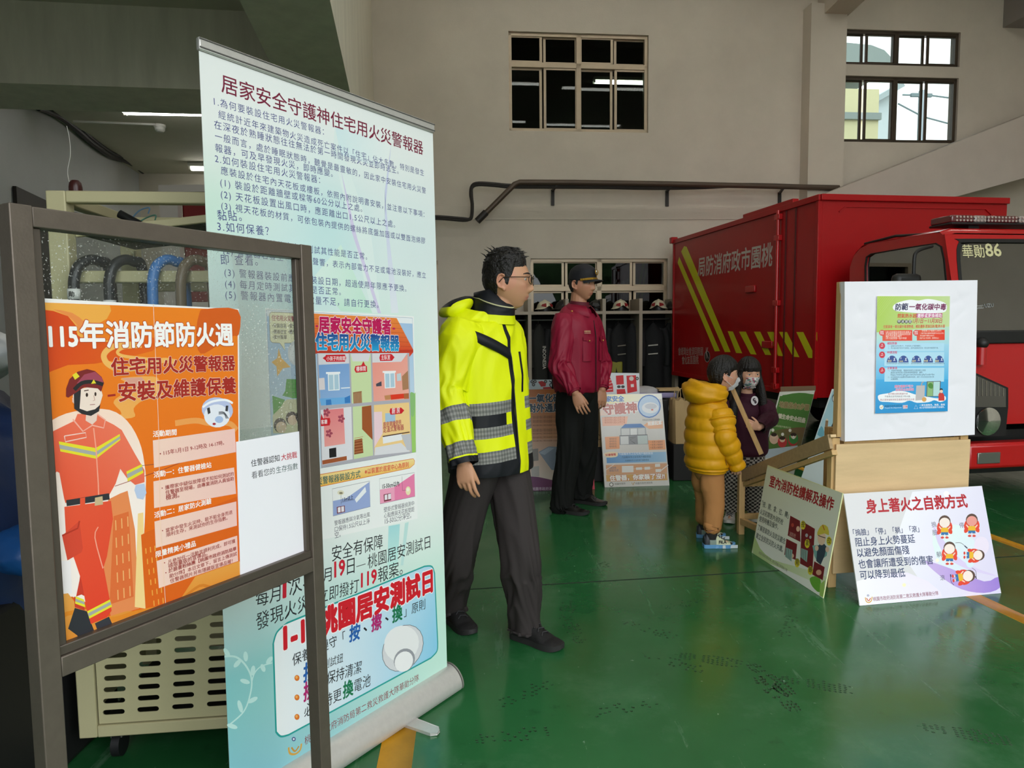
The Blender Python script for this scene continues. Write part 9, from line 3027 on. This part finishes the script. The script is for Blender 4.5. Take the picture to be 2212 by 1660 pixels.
 for i in range(29):
  t = i / 28
  a = -1.9 + 3.8 * t
  dirv = -bf * math.cos(a) + bs * math.sin(a)
  wv = max(0, math.cos(a * 0.62))
  row = []
  for k in range(24):
   b = 2 * PI * k / 24
   rr_ = 0.058 + (0.028 + 0.108 * wv) * (0.5 + 0.5 * math.cos(b))
   zz = hcz - 0.030 + (0.022 + 0.050 * wv) * math.sin(b) + 0.012 * wv
   p = T(0, 0.025, zz) + dirv * rr_
   p += (dirv + UP) * (0.010 * noise.noise(p * 17) + 0.006 * math.sin(b * 5 + i * 0.5))
   row.append(p)
  hrows.append(row)
 m = MB().grid(hrows, wrap=True)
 for e in (0, 28):
  m.f.append([e * 24 + k for k in (range(24) if e else reversed(range(24)))])
  m.m.append(0)
  m.c.append(None)
 m.build('hood', YM, root, sharp=180)
 loft([(T(0, 0.035, zpx(862)), 0.060, 0.064), (T(0, 0.045, zpx(840)), 0.054, 0.058)], bs, 40, 4).build('inner_collar', M('dark_red_knit', '#6a1626', 0.85), root, sharp=180)
 MB().tube([T(0.166, 0.03, zpx(968)), T(0.163, 0.045, zpx(995))], 0.003, 6).build('pocket_seam', M('ochre_seam', '#8a5f08', 0.6), jk)
 # trousers, ankles, shoes
 TM = M('tan_trousers', '#b27d4c', 0.85, spec=0.15, bump=0.08, bscale=60)
 for hp, kn, an, se in ((hipR, knR, ankR, 3.0), (hipL, knL, ankL, 8.0)):
  an2 = an + UP * 0.055
  rg = [(hp + UP * 0.05, 0.060, 0.070), (hp - UP * 0.06, 0.066, 0.074), (hp.lerp(kn, 0.6), 0.062, 0.068), (kn, 0.057, 0.062), (kn.lerp(an, 0.4), 0.054, 0.058), (kn.lerp(an, 0.7), 0.050, 0.053), (an2 + UP * 0.005, 0.048, 0.052), (an2 - UP * 0.012, 0.040, 0.044)]
  loft(rg, bs, 60, 10, cloth_fold(0.013, 1.3, 5, se, 0.55, lambda v: 0.35 + 0.5 * max(0, (v - 0.6) / 0.4)), None, 2.0).build('trouser_leg', TM, root, sharp=180)
 loft([(T(0, 0, zpx(1035)), 0.07, 0.07), (T(0, 0, zpx(1022)), 0.115, 0.088), (T(0, 0, zpx(1000)), 0.12, 0.09)], bs, 40, 6).build('trouser_seat', TM, root, sharp=180)
 SOCK = M('dark_sock', '#22201f', 0.9)
 for an in (ankR, ankL):
  MB().tube([an - UP * 0.02, an + UP * 0.022], 0.033, 20).build('sock', SOCK, root)
 SHM = M('boy_trainer', (0.8, 0.8, 0.8), 0.5, attr=True)
 def det(t, k):
  if t < 0.22:
   return lin('#22262c')
  if t > 0.72 and abs(k - 0.5) > 0.12:
   return lin('#23262c')
  if t < 0.36:
   return lin('#7f9086')
  return lin('#c9cfae')
 for h, t in ((heelR, toeR), (heelL, toeL)):
  up = shoe(h, t, root, 0.092, 0.072, SHM, M('pale_blue_sole', '#5f97c6', 0.5), sole_h=0.024, detail=det)
  d = (V((t.x, t.y, 0)) - V((h.x, h.y, 0))).normalized()
  sdd = d.cross(UP)
  fl = MB()
  P_ = Print(h + d * 0.088 + sdd * 0.0372 + UP * 0.034, d, UP, sdd, fl, px=False)
  P_.text('FILA', (0, 0), (0.045, 0), '#1d2228', 1.1, 0.03)
  fl.build('shoe_lettering', PR, up, sharp=180)
  MB().prism([h + d * 0.11 + sdd * 0.0350 + UP * 0.002, h + d * 0.205 + sdd * 0.031 + UP * 0.002, h + d * 0.205 + sdd * 0.031 + UP * 0.022, h + d * 0.11 + sdd * 0.0350 + UP * 0.022], sdd * 0.002).build('sole_band', M('white_sole', '#c9d3d8', 0.5), up)
 return root
build_boy()
# ================================================================ GIRL HOLDING THE PLANK
def build_girl():
 Y0 = 4.88
 root = empty('person', (at(1612, 900, Y0).x, Y0, 0), 'girl with long black hair in plum jacket and patterned mask, holding the plank', 'person')
 bf, bs, _ = frame(heading(-8))
 bc = V((at(1612, 900, Y0).x, Y0, 0))
 def T(s, f, z):
  return bc + bs * s + bf * f + UP * z
 def zpx(y):
  return at(1612, y, Y0).z
 H = Head(at(1617, 810, Y0 - 0.05), heading(8, -0.42), 0.90, child=1.0, nose=0.7)
 mb = MB()
 head_shells(mb, H)
 limb(mb, [V4(T(0, 0.02, zpx(868)), 0.044), V4(H.local(-0.035, 0, -0.10), 0.042), V4(H.local(-0.02, 0, -0.045), 0.042)])
 zs, zh = zpx(868), zpx(975)
 mb.grid([[T(math.cos(a) * rx, math.sin(a) * ry, z) for a in [2 * PI * i / 20 for i in range(20)]] for rx, ry, z in ((0.02, 0.02, zh - 0.02), (0.10, 0.08, zh), (0.105, 0.08, zh + 0.14), (0.11, 0.075, zs - 0.03), (0.05, 0.04, zs + 0.02), (0.01, 0.01, zs + 0.03))], wrap=True)
 grip = PK_A.lerp(PK_B, 0.42)
 # image-right arm is her left
 shL, elL = T(-0.12, 0.0, zpx(876)), at(1662, 905, Y0 - 0.17)
 pd = (PK_B - PK_A).normalized()
 wrL = grip + V((0.075, 0.02, -0.03))
 shR, elR, wrR = T(0.12, 0.0, zpx(876)), T(0.17, 0.06, zpx(925)), T(0.14, 0.17, zpx(955))
 for a, b, c in ((shR, elR, wrR), (shL, elL, wrL)):
  limb(mb, [V4(a, 0.035), V4(b, 0.028), V4(c, 0.020)])
 hdir = (grip + V((-0.03, -0.02, 0.012)) - wrL).normalized()
 hand(mb, wrL, hdir, V((-0.2, 0.9, 0.1)), (0, 0, 1), 0.72, (1.15, 1.2, 1.2, 1.2), 0.05, 0.7, 0.5)
 hand(mb, wrR, V((0.3, -0.6, -0.7)), V((0, 0.5, -0.7)), (1, 0, 0), 0.72, (0.4, 0.45, 0.5, 0.5), 0.06, 0.5)
 heelR, toeR = floor_pt(1578, 1118), floor_pt(1573, 1138)
 toeR = heelR + (toeR - heelR).normalized() * 0.20
 heelL = heelR + V((0.165, 0.03, 0))
 toeL = toeR + V((0.18, 0.02, 0))
 hipR, hipL = T(0.055, 0, zpx(985)), T(-0.055, 0, zpx(985))
 ankR, ankL = heelR.lerp(toeR, 0.26) + UP * 0.075, heelL.lerp(toeL, 0.26) + UP * 0.075
 knR, knL = hipR.lerp(ankR, 0.5) + bf * 0.02, hipL.lerp(ankL, 0.5) + bf * 0.02
 for h, k, a in ((hipR, knR, ankR), (hipL, knL, ankL)):
  limb(mb, [V4(h, 0.056), V4(k, 0.042), V4(k.lerp(a, 0.3), 0.041), V4(a, 0.028)])
 for h, t in ((heelL, toeL), (heelR, toeR)):
  limb(mb, [V4(h.lerp(t, 0.22) + UP * 0.045, 0.022), V4(h.lerp(t, 0.75) + UP * 0.032, 0.009)])
 fuse(mb, 'body', SKIN, root, 0.0032, skin_colour(H, '#cf9f83', '#b0726a', '#d08f7c'))
 face_parts(H, root, '#241c18')
 def hair(x, y, z):
  lim = knots(x, ((0.0, -0.11), (0.018, -0.10), (0.034, -0.01), (0.046, 0.028), (0.07, 0.030)))
  return max(-0.010, min(0.9 * (z - lim), 0.012 + 0.010 * min(1, max(0, z / 0.08))))
 hair_shell(H, root, hair, 12.0, 0.0025, 46, streak=None)
 for sg, ln in ((-1, 0.30), (1, 0.26)):
  rg = [(H.local(-0.02, 0.062 * sg, 0.02), 0.030, 0.050), (H.local(-0.015, 0.082 * sg, -0.05), 0.026, 0.055), (T(0.085 * sg, 0.055, zpx(852)), 0.030, 0.045), (T(0.10 * sg, 0.085, zpx(852) - ln * 0.45), 0.026, 0.030), (T(0.095 * sg, 0.10, zpx(852) - ln * 0.85), 0.012, 0.012)]
  loft(rg, H.s, 30, 8, cloth_fold(0.006, 4, 1.2, 3.0 + sg, 0.4)).build('hair_lock', HAIR, root, sharp=180)
 rg = [(H.local(-0.06, 0, 0.02), 0.080, 0.050), (H.local(-0.075, 0, -0.06), 0.085, 0.045), (T(0, -0.085, zpx(868)), 0.095, 0.040), (T(0, -0.115, zpx(910)), 0.085, 0.022), (T(0, -0.12, zpx(925)), 0.05, 0.012)]
 loft(rg, H.s, 40, 8, cloth_fold(0.006, 5, 1.2, 5.0, 0.4)).build('back_hair', HAIR, root, sharp=180)
 # mask with small printed flowers
 rows, pts = [], []
 rd = random.Random(5)
 pts = [(rd.uniform(-.052, .052), rd.uniform(-.1, -.012), rd.choice(['#b8657a', '#5f8a80', '#a85a6a', '#7f97a8'])) for _ in range(40)]
 NI, NK = 24, 34
 for i in range(NI + 1):
  zz = -0.012 - 0.088 * i / NI
  row = []
  for k in range(NK + 1):
   yy = (-0.054 + 0.108 * k / NK) * (1 - 0.12 * i / NI)
   x, y, z = H.front(yy * 0.98, max(zz, -0.098))
   pf = 0.010 + 0.014 * math.exp(-(yy / 0.024) ** 2) * math.sin(PI * (i + 1) / (NI + 2))
   row.append(H.local(min(x + (0.004 if abs(yy) > 0.05 else pf * 0.7), 0.132), y * 1.03, zz))
  rows.append(row)
 def cf(i, k):
  yy, zz = -0.054 + 0.108 * (k + 0.5) / NK, -0.012 - 0.088 * (i + 0.5) / NI
  for a, b, c in pts:
   if (yy - a) ** 2 + (zz - b) ** 2 < 0.0058 ** 2:
    return lin(c)
  return lin('#d6d2cf')
 mo = MB().grid(rows, colf=cf).build('face_mask', M('mask_cloth', (0.8, 0.8, 0.8), 0.8, attr=True), root, sharp=180)
 PM = M('plum_jacket_cloth', '#3c1426', 0.7, spec=0.25, bump=0.15, bscale=30)
 rings = [(T(0, 0.0, zpx(982)), 0.130, 0.105), (T(0, 0, zpx(972)), 0.148, 0.120), (T(0, 0, zpx(935)), 0.150, 0.118), (T(0, 0, zpx(900)), 0.148, 0.112), (T(0, 0, zpx(878)), 0.135, 0.098), (T(0, 0.008, zpx(862)), 0.090, 0.078), (T(0, 0.012, zpx(853)), 0.062, 0.064)]
 jk = loft(rings, bs, 90, 12, cloth_fold(0.008, 1.6, 5, 6.0, 0.55), None, 2.1).build('jacket', PM, root, sharp=180)
 fs_ = cloth_fold(0.009, 1.7, 6, 4.0, 0.55)
 for a, b, c in ((T(0.115, 0.0, zpx(877)), elR, wrR), (T(-0.115, 0.0, zpx(877)), elL, wrL)):
  loft(sleeve_rings(a, b, c + (b - c).normalized() * 0.012, 0.066, 0.054, 0.036), V((0.3, -1, 0)), 54, 10, fs_, None, 2.0).build('sleeve', PM, root, sharp=180)
 loft([(T(0, 0.015, zpx(860)), 0.062, 0.064), (T(0, 0.022, zpx(846)), 0.056, 0.060)], bs, 40, 4).build('collar', PM, root, sharp=180)
 ec = at(1630, 866, Y0 - 0.20)
 eb = MB()
 P_ = Print(on_plane(1630, 866, T(0, 0.116, 0), bf), bs * -1, UP, bf, eb, px=False)
 P_.ell((0, 0), 0.024, 0.032, '#d9d5d6').ell((-0.002, 0.006), 0.010, 0.012, '#3a2a34').ell((0.006, -0.010), 0.008, 0.010, '#3a2a34').ell((0.002, 0.008), 0.004, 0.004, '#d9d5d6')
 eb.build('round_badge', PR, jk, sharp=180)
 CK1, CK2 = lin('#26211f'), lin('#aaa197')
 def chk(a, v, p):
  return CK2 if (int(math.floor(a * 60 / 2 / PI / 2)) + int(math.floor(p.z * 70))) % 2 else CK1
 TM = M('check_trousers', (0.3, 0.3, 0.3), 0.9, attr=True)
 for hp, kn, an, se in ((hipR, knR, ankR, 3.0), (hipL, knL, ankL, 8.0)):
  rg = [(hp + UP * 0.04, 0.072, 0.080), (hp - UP * 0.06, 0.078, 0.085), (hp.lerp(kn, 0.6), 0.078, 0.082), (kn, 0.078, 0.080), (kn.lerp(an, 0.5), 0.078, 0.080), (an + UP * 0.01, 0.076, 0.080)]
  loft(rg, bs, 60, 22, cloth_fold(0.007, 1.3, 4, se, 0.5), chk, 2.0).build('trouser_leg', TM, root, sharp=180)
 loft([(T(0, 0, zpx(1000)), 0.08, 0.08), (T(0, 0, zpx(990)), 0.120, 0.092), (T(0, 0, zpx(970)), 0.12, 0.092)], bs, 60, 12, None, chk).build('trouser_seat', TM, root, sharp=180)
 WS = M('white_trainer', '#bdb9b4', 0.6)
 for h, t in ((heelR, toeR), (heelL, toeL)):
  shoe(h, t, root, 0.085, 0.078, WS, M('off_white_sole', '#c9c5be', 0.6))
 return root
build_girl()
